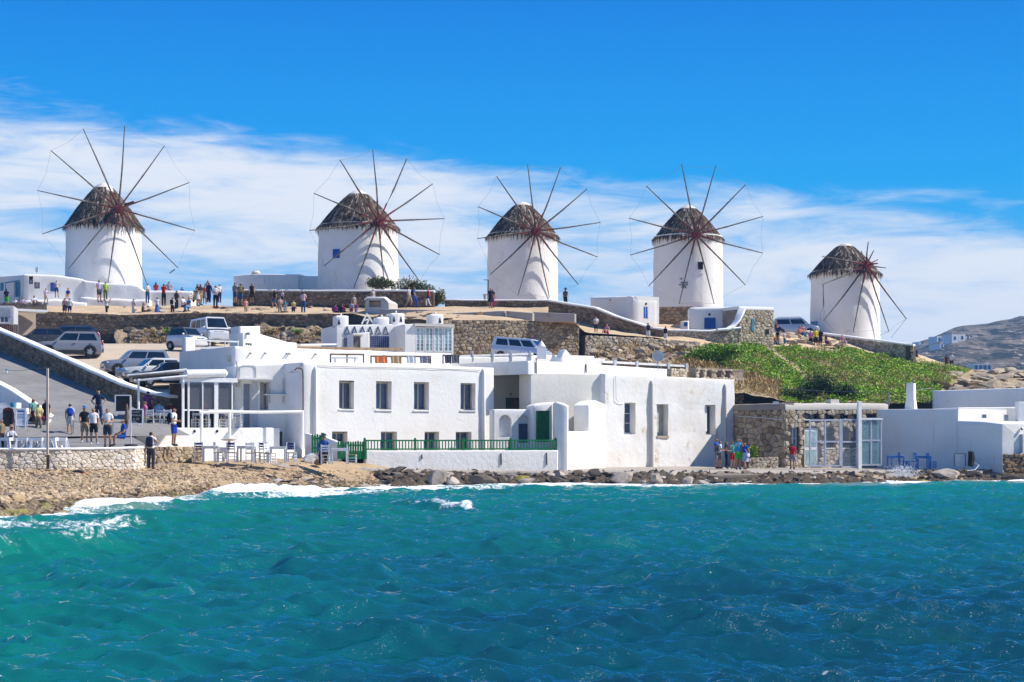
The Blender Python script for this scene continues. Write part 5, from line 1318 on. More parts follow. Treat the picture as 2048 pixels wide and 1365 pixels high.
# shed, container and canopy at the left edge
k1 = Pl((-60, 121.0), (27, 121.5)); kc = house('kiosk', 'white panelled kiosk with twin windows at the left edge above the ramp', k1, 'kiosk', 8); rk = k1.rect(0, 633, 17, 646)
pbuild(kc, k1, -60, 27, 7.8, [(-60, 612), (27, 612)], 3, [rk], GREYP, rev=0.1, r=0.03, wob=0)
window(kc, k1, rk, 0.1, WHITEP, GLASS, 1, sill=True, fr=0.05)
for i in range(12): part(kc, 'panel_rib', WHITEP, lambda m: k1.bx(m, uu(k1, -20 + i * 4) - 0.015, zz(k1, 0, 632), uu(k1, -20 + i * 4) + 0.015, zz(k1, 0, 614), 0.0, 0.03))
cn = thing('canopy_shed', 'beige shed with flat pale canopy beside the panelled kiosk', 'shed', P(27, 660, 126)); q = Pl((24, 126), (72, 127)); part(cn, 'wall', m_paint('beige_render', (0.42, 0.34, 0.26), 0.1, 2), lambda m: plaster_box(m, q, 0, q.L, 8, Z(622, 126), 3, r=0.03), True); part(cn, 'canopy', WHITEP, lambda m: m.bar(P(24, 621, 125.2), P(92, 624, 126.2), 1.6, 0.16))
wf = thing('board_fence', 'dark red-brown board fence below the panelled kiosk', 'fence', P(0, 668, 119)); q = Pl((-30, 119), (36, 119.5))
for i in range(16): part(wf, 'board', m_paint('red_brown_board', (0.12, 0.045, 0.03), 0.2) if i == 0 else bpy.data.materials['red_brown_board'], lambda m: q.bx(m, q.L * i / 16 + 0.005, zz(q, 0, 672), q.L * (i + 1) / 16 - 0.01, zz(q, 0, 649) + rnd(-.02, .02), 0, 0.03))
cf = thing('cane_fence', 'ragged cane fence on the terrace at the far left', 'fence', P(0, 618, 139)); q = Pl((-30, 139), (94, 139.4))
for i in range(62):
    u = q.L * i / 62; part(cf, 'cane', CANE, lambda m: q.bx(m, u, zz(q, 0, 622), u + q.L / 62 * 0.8, zz(q, 0, 606) + rnd(-.1, .1), rnd(-.02, .02), 0.04))
# lamp column and bin by mill three
lc = thing('path_lamp', 'thin dark lamp post at the left foot of the third windmill', 'lamp post', P(976, 598, 142)); part(lc, 'pole', WOODG, lambda m: m.tube([P(976.5, 600, 142), P(976.5, 561, 142)], 0.05, 6)); part(lc, 'arm', WOODG, lambda m: m.tube([P(976.5, 560.5, 142), P(967, 560, 142)], 0.03, 5))
bn_ = thing('litter_bin', 'small pale litter bin beside the lamp post', 'bin', P(970, 600, 141.6)); part(bn_, 'bin', GREYP, lambda m: m.lathe([(0.1, -0.35), (0.16, 0.0), (0.2, 0.05)], 10, P(970, 590, 141.6))); part(bn_, 'stem', STEEL, lambda m: m.tube([P(970, 602, 141.6), P(970, 594, 141.6)], 0.03, 5))
# far houses on the hillside
def far_house(px0, px1, y0, y1, Y, lb, mat=PL):
    Y = 600; k_ = X((px0 + px1) / 2, 1)
    while Y < 1180 and HC - (y1 - HY) / FPX * Y > hill_z(k_, Y): Y += 4
    q = Pl((px0, Y - 3), (px1, Y - 2)); r_ = thing('far_house', lb, 'house', q.at(px0, y1), 'white houses on the far hillside'); wdt = uu(q, px1)
    m = MB(); q.bx(m, 0, zz(q, px0, y1) - 6, wdt, zz(q, px0, y0), -8, 0); m.build('wall', mat, r_)
    k = max(1, int((px1 - px0) / 8))
    for i in range(k):
        u = wdt * (i + .5) / k; z = zz(q, px0, (y0 + y1) / 2); part(r_, 'window', SLATE, lambda m: q.bx(m, u - 0.6, z - 0.9, u + 0.6, z + 0.8, 0, 0.08))
for a in [(1874, 1884, 673, 684, 960, 'leftmost pale cube house on the far hill'), (1886, 1901, 674, 681, 962, 'broad low house with plain white roof on the far hill'), (1904, 1916, 669, 684, 958, 'two-storey house left of the highest house on the far hill'), (1918, 1931, 669, 682, 961, 'highest white house of the cluster on the far hill'), (1932, 1940, 673, 678, 958, 'small annex right of the highest far house'), (1881, 1888, 689, 696, 900, 'small white house below the far hill cluster'), (1838, 1852, 684, 688, 940, 'long low faint house at the left of the far hill')]: far_house(*a)
far_house(1948, 1983, 728, 741, 640, 'long white building at the foot of the far hill'); 
# ================================================================== CAFE TERRACE AND PROMENADE FURNITURE
GP = Pl((272, 87.4), (612, 91.5))
tr = house('cafe_terrace', 'white terrace base wall with round drains under the cafe', GP, 'terrace', 1.6)
pbuild(tr, GP, 272, 560, 1.2, [(272, 856), (560, 856)], 6.0, mat=PL, r=0.05)
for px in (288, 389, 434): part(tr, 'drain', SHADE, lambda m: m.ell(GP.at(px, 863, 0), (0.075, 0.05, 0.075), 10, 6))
part(tr, 'ledge', PL, lambda m: plaster_box(m, Pl((268, 79.4), (606, 89.2)), 0, 12.9, 1.1, [(0, 1.95), (12.9, 1.72)], 6.5, r=0.05), True)
ZF = zz(GP, 300, 856)
# log rail on posts
RLP = Pl((398, 86.4), (607, 90.0))
lr = thing('log_rail', 'white log handrail on posts in front of the cafe terrace', 'railing', RLP.at(400, 888))
part(lr, 'rail', WHITEP, lambda m: m.tube([RLP.at(399, 825, 0), RLP.at(456, 824, 0), RLP.at(520, 825, 0), RLP.at(607, 824, 0)], 0.075, 8), True)
for px, y1 in ((403, 886), (459, 880), (604, 912)): part(lr, 'post', WHITEP, lambda m: m.tube([RLP.at(px, y1, 0), RLP.at(px, 823, 0)], 0.075 if px < 600 else 0.1, 8), True)
# glazed cafe room
EP = Pl((362, 88.9), (472, 90.2)); cr = house('cafe_room', 'white framed glazed cafe room with a rolled awning on top', EP, 'cafe', ZF)
ztop = zz(EP, 362, 764)
for px, w_ in ((366, 0.12), (377, 0.08), (405, 0.05), (432, 0.2), (464, 0.07)): part(cr, 'post', WHITEP, lambda m: EP.bx(m, uu(EP, px) - w_ / 2, ZF, uu(EP, px) + w_ / 2, ztop, -0.08, 0.06))
part(cr, 'beam', WHITEP, lambda m: EP.bx(m, uu(EP, 362), ztop, uu(EP, 474), ztop + 0.16, -0.12, 0.12))
part(cr, 'roof', WHITEP, lambda m: EP.bx(m, uu(EP, 362), ztop + 0.165, uu(EP, 474), ztop + 0.22, -3.5, 0.1))
part(cr, 'sill_board', WHITEP, lambda m: EP.bx(m, uu(EP, 368), zz(EP, 366, 822), uu(EP, 470), zz(EP, 366, 819), -0.04, 0.04))
DGL = m_clear('smoky_pane', (0.10, 0.11, 0.13), 0.62)
for a, b in ((380, 403), (407, 430), (437, 462)): part(cr, 'pane', DGL, lambda m: EP.bx(m, uu(EP, a), zz(EP, 366, 818), uu(EP, b), ztop - 0.03, -0.02, 0.0))
part(cr, 'back_wall', m_paint('brown_interior', (0.10, 0.075, 0.065), 0.2, 2), lambda m: EP.bx(m, uu(EP, 375), ZF, uu(EP, 470), ztop, -3.4, -3.2))
part(cr, 'side_panel', m_paint('dark_red_panel', (0.05, 0.02, 0.022), 0.2), lambda m: EP.bx(m, uu(EP, 449), zz(EP, 366, 818), uu(EP, 463), ztop, -0.9, -0.8))
aw_ = part(cr, 'rolled_awning', m_paint('awning_canvas', (0.74, 0.73, 0.71), 0.08, 3), lambda m: m.tube([P(368, 750, 88.8), P(372, 748, 88.8), P(450, 747, 90), P(455, 749, 90)], [0.1, 0.21, 0.21, 0.08], 12), True)
# side pergola
pg = thing('pergola', 'white reed-covered pergola beam and posts left of the cafe room', 'pergola', P(278, 800, 88))
part(pg, 'beam', WHITEP, lambda m: m.tube([P(255, 752, 90), P(300, 748, 90), P(374, 740, 90.5)], 0.07, 8)); part(pg, 'beam', WHITEP, lambda m: m.tube([P(268, 762, 88), P(320, 757, 88), P(374, 752, 88.6)], 0.05, 8))
part(pg, 'reed_cover', CANE, lambda m: m.bar(P(258, 754, 89), P(372, 745, 89.5), 1.4, 0.05)); 
for px, y0, y1, Y in ((277, 758, 856, 88.0), (366, 752, 765, 88.6)): part(pg, 'post', WHITEP, lambda m: m.tube([P(px, y1, Y), P(px, y0, Y)], 0.06, 8))
# chairs and tables
CHW = m_paint('chair_white', (0.74, 0.74, 0.74), 0.06, 6, 0.45); CHB = m_paint('chair_navy', (0.02, 0.03, 0.16), 0.15, 6, 0.45); STRAW = m_paint('straw_seat', (0.46, 0.34, 0.18), 0.2, 12)
def chair_proto(back):
    r_ = thing('taverna_chair', 'x', 'chair')
    def p(nm, mt, fn): m = MB(); fn(m); return m.build(nm, mt, r_, local=True)
    for sx in (-1, 1):
        p('leg', CHW, lambda m: m.bar((sx * .19, -.19, 0), (sx * .19, -.19, .46), .045, .045))
        p('leg', CHW, lambda m: m.bar((sx * .18, .19, 0), (sx * .18, .22, .94), .045, .045))
        p('side_rail', CHW, lambda m: [m.bar((sx * .185, -.19, z), (sx * .18, .19, z), .028, .028) for z in (.17, .30)])
    p('seat', STRAW, lambda m: m.box((0, 0, .455), (.43, .43, .035)))
    p('seat_frame', CHW, lambda m: [m.bar((-.19, y, .43), (.19, y, .43), .035, .04) for y in (-.19, .19)])
    p('front_rail', CHW, lambda m: [m.bar((-.19, -.19, z), (.19, -.19, z), .028, .028) for z in (.14, .27)])
    for z, h in ((.62, .06), (.74, .07), (.86, .10)): p('slat', back, lambda m: m.bar((-.18, .205, z), (.18, .205, z), .025, h))
    return r_
def table_proto():
    r_ = thing('taverna_table', 'x', 'table')
    def p(nm, mt, fn): m = MB(); fn(m); return m.build(nm, mt, r_, local=True)
    p('table_top', CHW, lambda m: m.box((0, 0, .745), (.78, .78, .04))); p('apron', CHW, lambda m: [m.box((0, s * .33, .68), (.66, .025, .09)) for s in (-1, 1)] + [m.box((s * .33, 0, .68), (.025, .62, .09)) for s in (-1, 1)])
    for sx in (-1, 1):
        for sy in (-1, 1): p('leg', CHW, lambda m: m.box((sx * .34, sy * .34, .36), (.075, .075, .72)))
    return r_
cpro, tpro, cpro2 = chair_proto(CHB), table_proto(), chair_proto(CHW)
first = {}
def put(proto, px, py, Y, rz, label, group, s=1.0):
    if proto.name not in first: first[proto.name] = 1; o = proto
    else: o = copy_tree(proto)
    o.location = P(px, py, Y); o.rotation_euler = (0, 0, R(rz)); o.scale = (s, s, s); o['label'] = label; o['group'] = group
    return o
GC, GT = 'white chairs set out on the shingle', 'white tables set out on the shingle'
put(cpro, 398, 925, 81.2, 185, 'navy-backed white chair at the left end of the beach table row', GC)
put(tpro, 421, 925, 81.4, 5, 'white square table between the first two beach chairs', GT)
put(cpro, 438, 925, 81.2, 90, 'navy-backed white chair right of the leftmost beach table', GC)
put(cpro, 463, 925, 81.0, 178, 'navy-backed white chair directly below the small round table', GC)
put(tpro, 493, 925, 81.6, -4, 'white square table in the middle of the beach row', GT)
put(cpro2, 500, 926, 80.6, 10, 'white chair with its back hidden against the middle beach table', GC)
put(cpro, 512, 925, 81.8, 95, 'navy-backed white chair turned sideways right of the middle beach table', GC)
put(cpro, 527, 925, 81.5, 182, 'navy-backed white chair fourth from the right of the beach row', GC)
put(tpro, 556, 926, 81.7, 3, 'white square table at the right end of the beach row', GT)
put(cpro2, 540, 927, 80.8, 60, 'low white chair in front of the right-hand beach table', GC)
put(cpro, 583, 925, 82.0, 175, 'navy-backed white chair at the right end of the beach table row', GC)
put(cpro2, 651, 929, 82.6, 180, 'white chair beside the seated man in blue', GC)
put(tpro, 679, 929, 83.2, 6, 'white square table right of the man in blue', GT)
put(cpro, 704, 929, 83.5, 90, 'navy-backed white chair against the green picket fence', GC)
# small round pedestal table
rt = thing('pedestal_table', 'small round white stone table against the cafe terrace wall', 'table', P(458, 902, 85)); part(rt, 'top', PALECAP, lambda m: m.lathe([(0.2, -0.1), (0.39, -0.04), (0.4, 0.0), (0.1, 0.01)], 16, P(458, 878, 84.4)), True); part(rt, 'pedestal', PALECAP, lambda m: m.lathe([(0.15, 0), (0.08, 0.1), (0.07, 0.6), (0.12, 0.7)], 12, P(458, 907, 84.4)), True)
# terrace chairs seen through the rails
for i, (px, Y, rz) in enumerate(((392, 89.9, 0), (412, 89.6, 180), (445, 90.6, 20), (475, 90.2, 180), (301, 88.6, 180), (318, 88.8, 0), (338, 88.9, 170))):
    o = put(cpro2 if i > 3 else cpro, px, 800, Y, rz, ['navy chair inside the glazed cafe room, leftmost', 'navy chair inside the glazed cafe room near the first thin pole', 'navy chair inside the cafe room by the wide post', 'navy chair outside the cafe room by its right end', 'white chair at the left end of the open cafe terrace', 'white chair in the middle of the open cafe terrace', 'white chair beside the cafe room on the open terrace'][i], 'chairs on the cafe terrace'); o.location.z = ZF
for i, (px, Y) in enumerate(((309, 89.0), (330, 89.2), (402, 90.4), (458, 91.2))):
    o = put(tpro, px, 800, Y, 0, ['white table at the left of the open cafe terrace', 'white table near the pergola on the open cafe terrace', 'white table inside the glazed cafe room on the left', 'white table inside the glazed cafe room on the right'][i], 'tables on the cafe terrace'); o.location.z = ZF
# white stools on the promenade
SW = m_paint('white_plastic', (0.75, 0.75, 0.77), 0.04, 4, 0.35)
def stool():
    r_ = thing('plastic_stool', 'x', 'stool'); m = MB(); V = []; m.box((0, 0, .43), (.44, .44, .05))
    for sx in (-1, 1):
        for sy in (-1, 1): m.hexa([(sx * .25 - .06, sy * .25 - .06, 0), (sx * .25 + .06, sy * .25 - .06, 0), (sx * .25 + .06, sy * .25 + .06, 0), (sx * .25 - .06, sy * .25 + .06, 0), (sx * .2 - .02, sy * .2 - .02, .41), (sx * .2 + .02, sy * .2 - .02, .41), (sx * .2 + .02, sy * .2 + .02, .41), (sx * .2 - .02, sy * .2 + .02, .41)])
    m.build('legs', SW, r_, local=True); m = MB(); m.box((0, 0, .37), (.43, .43, .10)); m.build('skirt', SW, r_, local=True); return r_
sp_ = stool()
for i, px in enumerate((15, 30, 45, 60, 76, 91, 106, 123)):
    put(sp_, px, 904, 73.9 + 0.25 * (i % 2), rnd(-15, 15), ['first white plastic stool from the left on the sea wall', 'second white plastic stool from the left on the sea wall', 'third white plastic stool from the left', 'white plastic stool just left of the lamp pole', 'white plastic stool left of the pole base', 'white plastic stool directly behind the lamp pole', 'white plastic stool right of the lamp pole', 'last white plastic stool at the right of the row'][i], 'white stools along the sea wall').location.z = 1.87
# lamp pole on the beach
lp = thing('lamp_pole', 'tall slim pole with a dark foot standing in front of the promenade wall', 'pole', P(96.5, 943, 72.2))
part(lp, 'shaft', m_paint('pole_cream', (0.62, 0.55, 0.46), 0.08, 3), lambda m: m.box(P(95, 823, 72.2), (0.085, 0.085, 3.55)))
part(lp, 'foot', WOOD, lambda m: m.box(P(96.3, 926, 72.15), (0.12, 0.12, 0.66))); part(lp, 'arm', WOODG, lambda m: m.tube([P(93, 737, 72.2), P(72, 738, 72.2)], 0.02, 5)); wire('cable', '', [P(72, 738, 72.2), P(45, 741.5, 72.2), P(14, 741, 72.2)], 0.008, DARK, root=lp); part(lp, 'bulb', m_paint('bulb_white', (0.7, 0.75, 0.8)), lambda m: m.ell(P(13.5, 745, 72.2), (0.05, 0.05, 0.08), 8, 6)); part(lp, 'socket', LBLUE, lambda m: m.ell(P(13.5, 740, 72.2), (0.05, 0.05, 0.06), 8, 6))
# stepped white parapet at the lower left
ST = Pl((-60, 90.0), (134, 87.6)); st = house('stair_parapet', 'white stepped parapet sloping down beside the ramp at the left', ST, 'wall', 2.0)
pbuild(st, ST, -60, 118, 1.9, [(-60, 738), (0, 768), (12, 772), (14, 775), (40, 792), (70, 812), (100, 836), (112, 858), (118, 866)], 0.6, r=0.1, wob=0.03)
for i in range(4): part(st, 'step', PL, lambda m: m.box(P(-6 + i * 20, 832 + i * 9, 87.6 - i * 0.3), (2.2, 0.8, 1.0 + 0.1 * (3 - i))))
part(st, 'rounded_bench', PL, lambda m: plaster_box(m, Pl((52, 87.0), (134, 87.1)), 0, 2.03, 1.9, [(0, 3.15), (0.9, 3.1), (1.5, 2.95), (1.85, 2.7), (2.03, 2.4)], 0.8, r=0.2), True)
pot = thing('blue_pot', 'blue plant pot on the white parapet above the black menu board', 'pot', P(26, 814, 87)); part(pot, 'pot', LBLUE, lambda m: m.lathe([(0.12, 0), (0.16, 0.2), (0.15, 0.22)], 12, P(26, 815, 87)), True); 
# boards with chalk lines
CHALK = m_paint('chalk', (0.6, 0.6, 0.58), 0.1); BLK = m_paint('blackboard', (0.018, 0.018, 0.018), 0.2, 4, 0.6)
def board(name, label, px0, px1, y0, y1, Y, fm, face, lines, arch=False, tilt=0.12, ink=CHALK):
    q = Pl((px0, Y), (px1, Y + 0.05)); r_ = thing(name, label, 'sign board', q.at(px0, y1)); a, b, c, d = q.rect(px0, y0, px1, y1); f = 0.05
    def pt(u, z, e): return q.pt(u, z, e - (z - b) * tilt)
    def slab(m, u0, z0, u1, z1, e0, e1): m.hexa([pt(u0, z0, e1), pt(u1, z0, e1), pt(u1, z0, e0), pt(u0, z0, e0), pt(u0, z1, e1), pt(u1, z1, e1), pt(u1, z1, e0), pt(u0, z1, e0)])
    for nm, u0, z0, u1, z1 in (('frame_side', a, b, a + f, d), ('frame_side', c - f, b, c, d), ('frame_rail', a + f, d - f, c - f, d), ('frame_rail', a + f, b + 0.16, c - f, b + 0.16 + f)): part(r_, nm, fm, lambda m: slab(m, u0, z0, u1, z1, -0.02, 0.03))
    bd = part(r_, 'board', face, lambda m: slab(m, a + f, b + 0.16 + f, c - f, d - f, -0.01, 0.012))
    if arch: part(r_, 'arched_top', fm, lambda m: m.prism([pt(a + (c - a) * (0.5 - 0.5 * math.cos(t)), d - 0.02 + 0.12 * math.sin(t), 0.03) for t in [math.pi * i / 10 for i in range(11)]], q.n * -0.05))
    for z, u0, u1, h in lines:
        z = b + (d - b) * z; part(bd, 'chalk_line', ink, lambda m: slab(m, a + (c - a) * u0, z - h / 2, a + (c - a) * u1, z + h / 2, 0.013, 0.017))
    part(r_, 'back_leg', fm, lambda m: m.bar(pt(a, d - 0.1, -0.03), q.pt(a + 0.02, b, -0.5), 0.04, 0.04)); part(r_, 'back_leg', fm, lambda m: m.bar(pt(c, d - 0.1, -0.03), q.pt(c - 0.02, b, -0.5), 0.04, 0.04))
    return r_, q, (a, b, c, d), pt
board('menu_board', 'small black menu board with rounded dark red top', 5, 26, 820, 861, 77.5, m_paint('maroon_frame', (0.09, 0.02, 0.018)), BLK, [], True)
board('price_board', 'white price board with blue lettering next to the small black board', 30, 52, 817, 860, 77.6, WHITEP, m_paint('board_white', (0.72, 0.74, 0.78), 0.05), [(0.86, 0.2, 0.8, 0.05), (0.72, 0.15, 0.85, 0.015), (0.64, 0.15, 0.7, 0.015), (0.56, 0.15, 0.85, 0.015), (0.40, 0.6, 0.9, 0.015)], ink=BLUE)
board('menu_board', 'large empty blackboard in a white frame leaning at the cafe entrance', 229, 261, 790, 832, 81.0, WHITEP, BLK, [])
r_, q, (a, b, c, d), pt = board('menu_board', 'white-framed blackboard with chalk writing at the cafe entrance', 258, 286, 818, 856, 78.6, WHITEP, BLK, [(0.34, 0.2, 0.5, 0.02), (0.27, 0.2, 0.6, 0.02)])
def text(s, root, loc, size, mat, rot=(R(90), 0, 0), name='lettering'):
    cu = bpy.data.curves.new(name, 'FONT'); cu.body = s; cu.size = size; cu.extrude = 0.003; cu.align_x = 'CENTER'; cu.align_y = 'CENTER'
    ob = bpy.data.objects.new(name, cu); C.objects.link(ob); bpy.context.view_layer.update()
    me = bpy.data.meshes.new_from_object(ob.evaluated_get(bpy.context.evaluated_depsgraph_get())); bpy.data.objects.remove(ob)
    me.materials.clear(); me.materials.append(mat); o = bpy.data.objects.new(name, me); C.objects.link(o)
    o.parent = root; o.rotation_euler = rot; o.location = Vector(loc) - org(root); return o
text('SWEET', r_, pt((a + c) / 2, b + (d - b) * 0.82, 0.035), 0.13, CHALK); text('SMOKING', r_, pt((a + c) / 2, b + (d - b) * 0.65, 0.035), 0.105, CHALK); text('& 02', r_, pt((a + c) / 2, b + (d - b) * 0.45, 0.035), 0.16, CHALK)
# umbrella pole, dropped bag on the beach
up_ = thing('folded_parasol', 'closed dark brown parasol and white pole standing by the promenade edge', 'parasol', P(254, 888, 76)); part(up_, 'canopy', WOOD, lambda m: m.lathe([(0.05, 0), (0.09, 0.3), (0.07, 0.9), (0.02, 1.1)], 10, P(253.5, 858, 76)), True); part(up_, 'pole', m_paint('pinkish_pole', (0.62, 0.55, 0.55)), lambda m: m.tube([P(262, 890, 75.8), P(261, 792, 75.8)], 0.03, 6)); part(up_, 'base', DARK, lambda m: m.lathe([(0.3, 0), (0.28, 0.08), (0.05, 0.1)], 12, P(262, 893, 75.8)))
dbg = thing('beach_bag', 'dark bag with an orange towel left on the shingle', 'bag', P(158, 948, 71)); part(dbg, 'bag', DARK, lambda m: m.ell(P(156, 946, 71), (0.26, 0.16, 0.12), 10, 6, p=0.8), True); part(dbg, 'towel', TERRA, lambda m: m.ell(P(171, 949, 70.9), (0.2, 0.14, 0.06), 10, 5), True)
# rope barrier on the ramp
rb = thing('chain_barrier', 'low chain barrier across the foot of the ramp', 'barrier', P(150, 862, 82)); part(rb, 'chain', STEEL, lambda m: m.tube([P(146 + i * 8, 842 + 3 * math.sin(i * 0.8), 84) for i in range(11)], 0.02, 5))
for px in (146, 226): part(rb, 'post', STEEL, lambda m: m.tube([P(px, 868, 84), P(px, 840, 84)], 0.03, 6))
# ================================================================== WINDMILLS
def m_thatch():
    n = NT('old_thatch')
    r = n.rand()
    c = n.ramp(r, [(0, (0.03, 0.021, 0.016)), (0.45, (0.07, 0.05, 0.036)), (0.78, (0.15, 0.115, 0.085)), (1, (0.40, 0.33, 0.27))])
    f = n.noise(6, 4, 0.7, stretch=(2, 2, 0.5))
    c = n.mix(n.rng(f, 0.45, 0.7, 0, 0.6), c, (0.03, 0.024, 0.02))
    return n.fin(c, 0.95, 0.05)
THATCH = m_thatch()
THATCH_B = m_paint('thatch_underlay', (0.04, 0.032, 0.027), 0.3, 5, 0.95, 0.05, 0.6)
STRAWCAP = m_plaster('lime_cap', (0.66, 0.63, 0.58), (0.52, 0.47, 0.40), dirt=(0.25, 0.21, 0.18), dthr=(0.6, 0.7), dscale=1.5)

def windmill(i, label, cx, Y, half, ybase, yrim, ycap, hub, az, tips, rim_over=1.07, windows=(), seed=1, stubs=(), capbig=1.12, zdown=2.0, peak=None):
    rs = random.Random(seed); s = FPX / Y
    Rr = half / s; c = P(cx, ybase, Y); zb = c.z; zr = Z(yrim, Y); zc = Z(ycap, Y)
    root = thing('windmill', label, 'windmill', (c.x, c.y, zb), 'thatched windmills in a row on the hill')
    m = MB(); prof = []
    for k in range(15):
        t = k / 14; z = (zb - zdown) + (zr + 0.35 - zb + zdown) * t
        prof.append((Rr * (1.025 - 0.035 * t), z))
    m.lathe(prof, 64, (c.x, c.y, 0), 0.012)
    tower = m.build('tower', PL_MILL, root, True, 60)
    # roof: dark underlay cone and layered ragged straw
    Ro = Rr * rim_over; H = zc - zr; Rc = Rr * 0.25
    def prad(t): return Ro + (Rc - Ro) * (t ** 0.92) + 0.06 * Rr * math.sin(math.pi * t)
    m = MB(); m.lathe([(prad(k / 10) * 0.965, zr + 0.12 + (H * 0.86) * k / 10) for k in range(11)], 48, (c.x, c.y, 0), 0.02)
    m.build('roof_cone', THATCH_B, root, True)
    m = MB(); rows = 16
    for r_ in range(rows):
        t = r_ / rows; rad = prad(t); n = int(135 * rad / Ro * 2.0) + 16
        for k in range(n):
            an = 2 * math.pi * (k + rs.uniform(-.45, .45)) / n; ln = rs.uniform(0.55, 1.0) * (1.25 if r_ == 0 else 1.0)
            t1 = min(t + 0.14, 1.0); wd = rs.uniform(0.025, 0.085)
            z0 = zr + H * 0.86 * t; z1 = zr + H * 0.86 * t1 + 0.1
            drop = rs.uniform(0.02, 0.34) * (1.8 if r_ == 0 else 1.0)
            ro, ri = rad + rs.uniform(0.0, 0.13) + (0.06 if r_ == 0 else 0), prad(t1) + 0.02
            dx, dy = math.cos(an), math.sin(an); tx, ty = -dy, dx; tw = rs.uniform(-0.12, 0.12)
            cc = Vector((c.x, c.y, 0))
            A = cc + Vector((dx * ri - tx * wd, dy * ri - ty * wd, z1)); B = cc + Vector((dx * ri + tx * wd, dy * ri + ty * wd, z1))
            Cc = cc + Vector((dx * ro + tx * (wd * .9 + tw), dy * ro + ty * (wd * .9 + tw), z0 + 0.05)); D = cc + Vector((dx * ro - tx * (wd * .9 - tw), dy * ro - ty * (wd * .9 - tw), z0 + 0.05))
            E = cc + Vector((dx * (ro - .02) + tx * tw * 1.4, dy * (ro - .02) + ty * tw * 1.4, z0 - drop))
            m.add([A, B, Cc, D, E], [(0, 1, 2, 3), (3, 2, 4)])
    stuff(m.build('thatch', THATCH, root))
    # lime-washed peak
    m = MB(); zt = zr + H * 0.75; hh = zc - zt
    m.lathe([(prad(0.93) * 1.05 * capbig, zt + 0.02), (prad(0.95) * 0.93 * capbig, zt + hh * 0.35), (Rc * 0.75 * capbig, zt + hh * 0.7), (Rc * 0.42, zt + hh * 0.93), (0.05, zc)], 22, (c.x, c.y, 0), 0.12)
    m.build('roof_peak', peak or STRAWCAP, root, True, 70)
    # windshaft, hub and spars
    L = 4.0 * Rr / 3.2; ax = Vector((math.sin(az), -math.cos(az), 0))
    hx = c.x + ax.x * L; hyY = c.y + ax.y * L; hp = P(hub[0], hub[1], hyY)
    back = Vector((c.x, c.y, hp.z)) - ax * 0.0
    part(root, 'windshaft', WOODG, lambda m: m.tube([back, hp + ax * 0.35], [0.24, 0.17], 10), True)
    hubo = part(root, 'hub', REDP, lambda m: (m.tube([hp - ax * 0.35, hp + ax * 0.4], [0.34, 0.30], 10), m.tube([hp + ax * 0.38, hp + ax * 1.5], [0.10, 0.05], 8)), True)
    def onplane(px, py, d=0.0):       # point of the sail disc seen at this pixel
        k = Vector(((px - 1024) / FPX, 1, -(py - HY) / FPX)); o = Vector((0, 0, HC)); h = hp + ax * d
        return o + k * ((h - o).dot(ax) / k.dot(ax))
    T = [onplane(*t) for t in tips]; side = ax.cross(Vector((0, 0, 1))).normalized()
    for k, t in enumerate(T):
        v = (t - hp); ln = v.length; mid = hp + v * rs.uniform(0.42, 0.55) + Vector((0, 0, rs.uniform(-.09, .05))) + side * rs.uniform(-.08, .08)
        sp_ = part(root, 'spar', WOODG, lambda m: m.tube([hp, mid, t], [0.085, 0.068, 0.04], 6), True)
        part(sp_, 'spliced_root', REDP, lambda m: m.bar(hp + v * 0.04 + ax * 0.07, hp + v * min(0.30, 1.7 / ln) + ax * 0.05, 0.10, 0.10))
        if ln > 3.2: part(sp_, 'rope_binding', ROPE, lambda m: m.tube([hp.lerp(mid, 0.93), mid.lerp(t, 0.04)], 0.085, 6))
    for k in range(len(T)):
        a, b = T[k], T[(k + 1) % len(T)]
        if (a - hp).length > 3.2 and (b - hp).length > 3.2 and k not in stubs:
            md = (a + b) / 2 + (hp - (a + b) / 2) * 0.03 + Vector((0, 0, -0.05)); part(root, 'rim_rope', ROPE, lambda m: m.tube([a, md, b], 0.008, 4))
            if k % 2 == 0: part(root, 'stay_rope', ROPE, lambda m: m.tube([a, hp + ax * 1.45], 0.005, 4))
    for (px0, px1, y0, y1, mt, nm, dk) in windows:
        u = (px0 + px1) / 2 - cx; a_ = math.asin(max(-.98, min(.98, u / half))); nrm = Vector((math.sin(a_), -math.cos(a_), 0)); tg = Vector((math.cos(a_), math.sin(a_), 0))
        w_ = (px1 - px0) / s / max(math.cos(a_), 0.3); z0, z1 = Z(y1, Y - Rr), Z(y0, Y - Rr)
        q = Vector((c.x, c.y, 0)) + nrm * (Rr * 1.0)
        def bx(m, a0, a1, b0, b1, d0, d1):
            P8 = [q + tg * a_2 + nrm * d_ + Vector((0, 0, z_)) for z_ in (b0, b1) for a_2, d_ in ((a0, d1), (a1, d1), (a1, d0), (a0, d0))]; m.hexa(P8)
        o = part(root, nm, mt, lambda m: bx(m, -w_ / 2, w_ / 2, z0, z1, -0.25, 0.05)); 
        for sx in (-1, 1): part(o, 'frame', WHITEP if dk else mt, lambda m: bx(m, sx * w_ / 2 - 0.04, sx * w_ / 2 + 0.04, z0, z1, -0.2, 0.07))
    return root, c, hp, ax, Rr

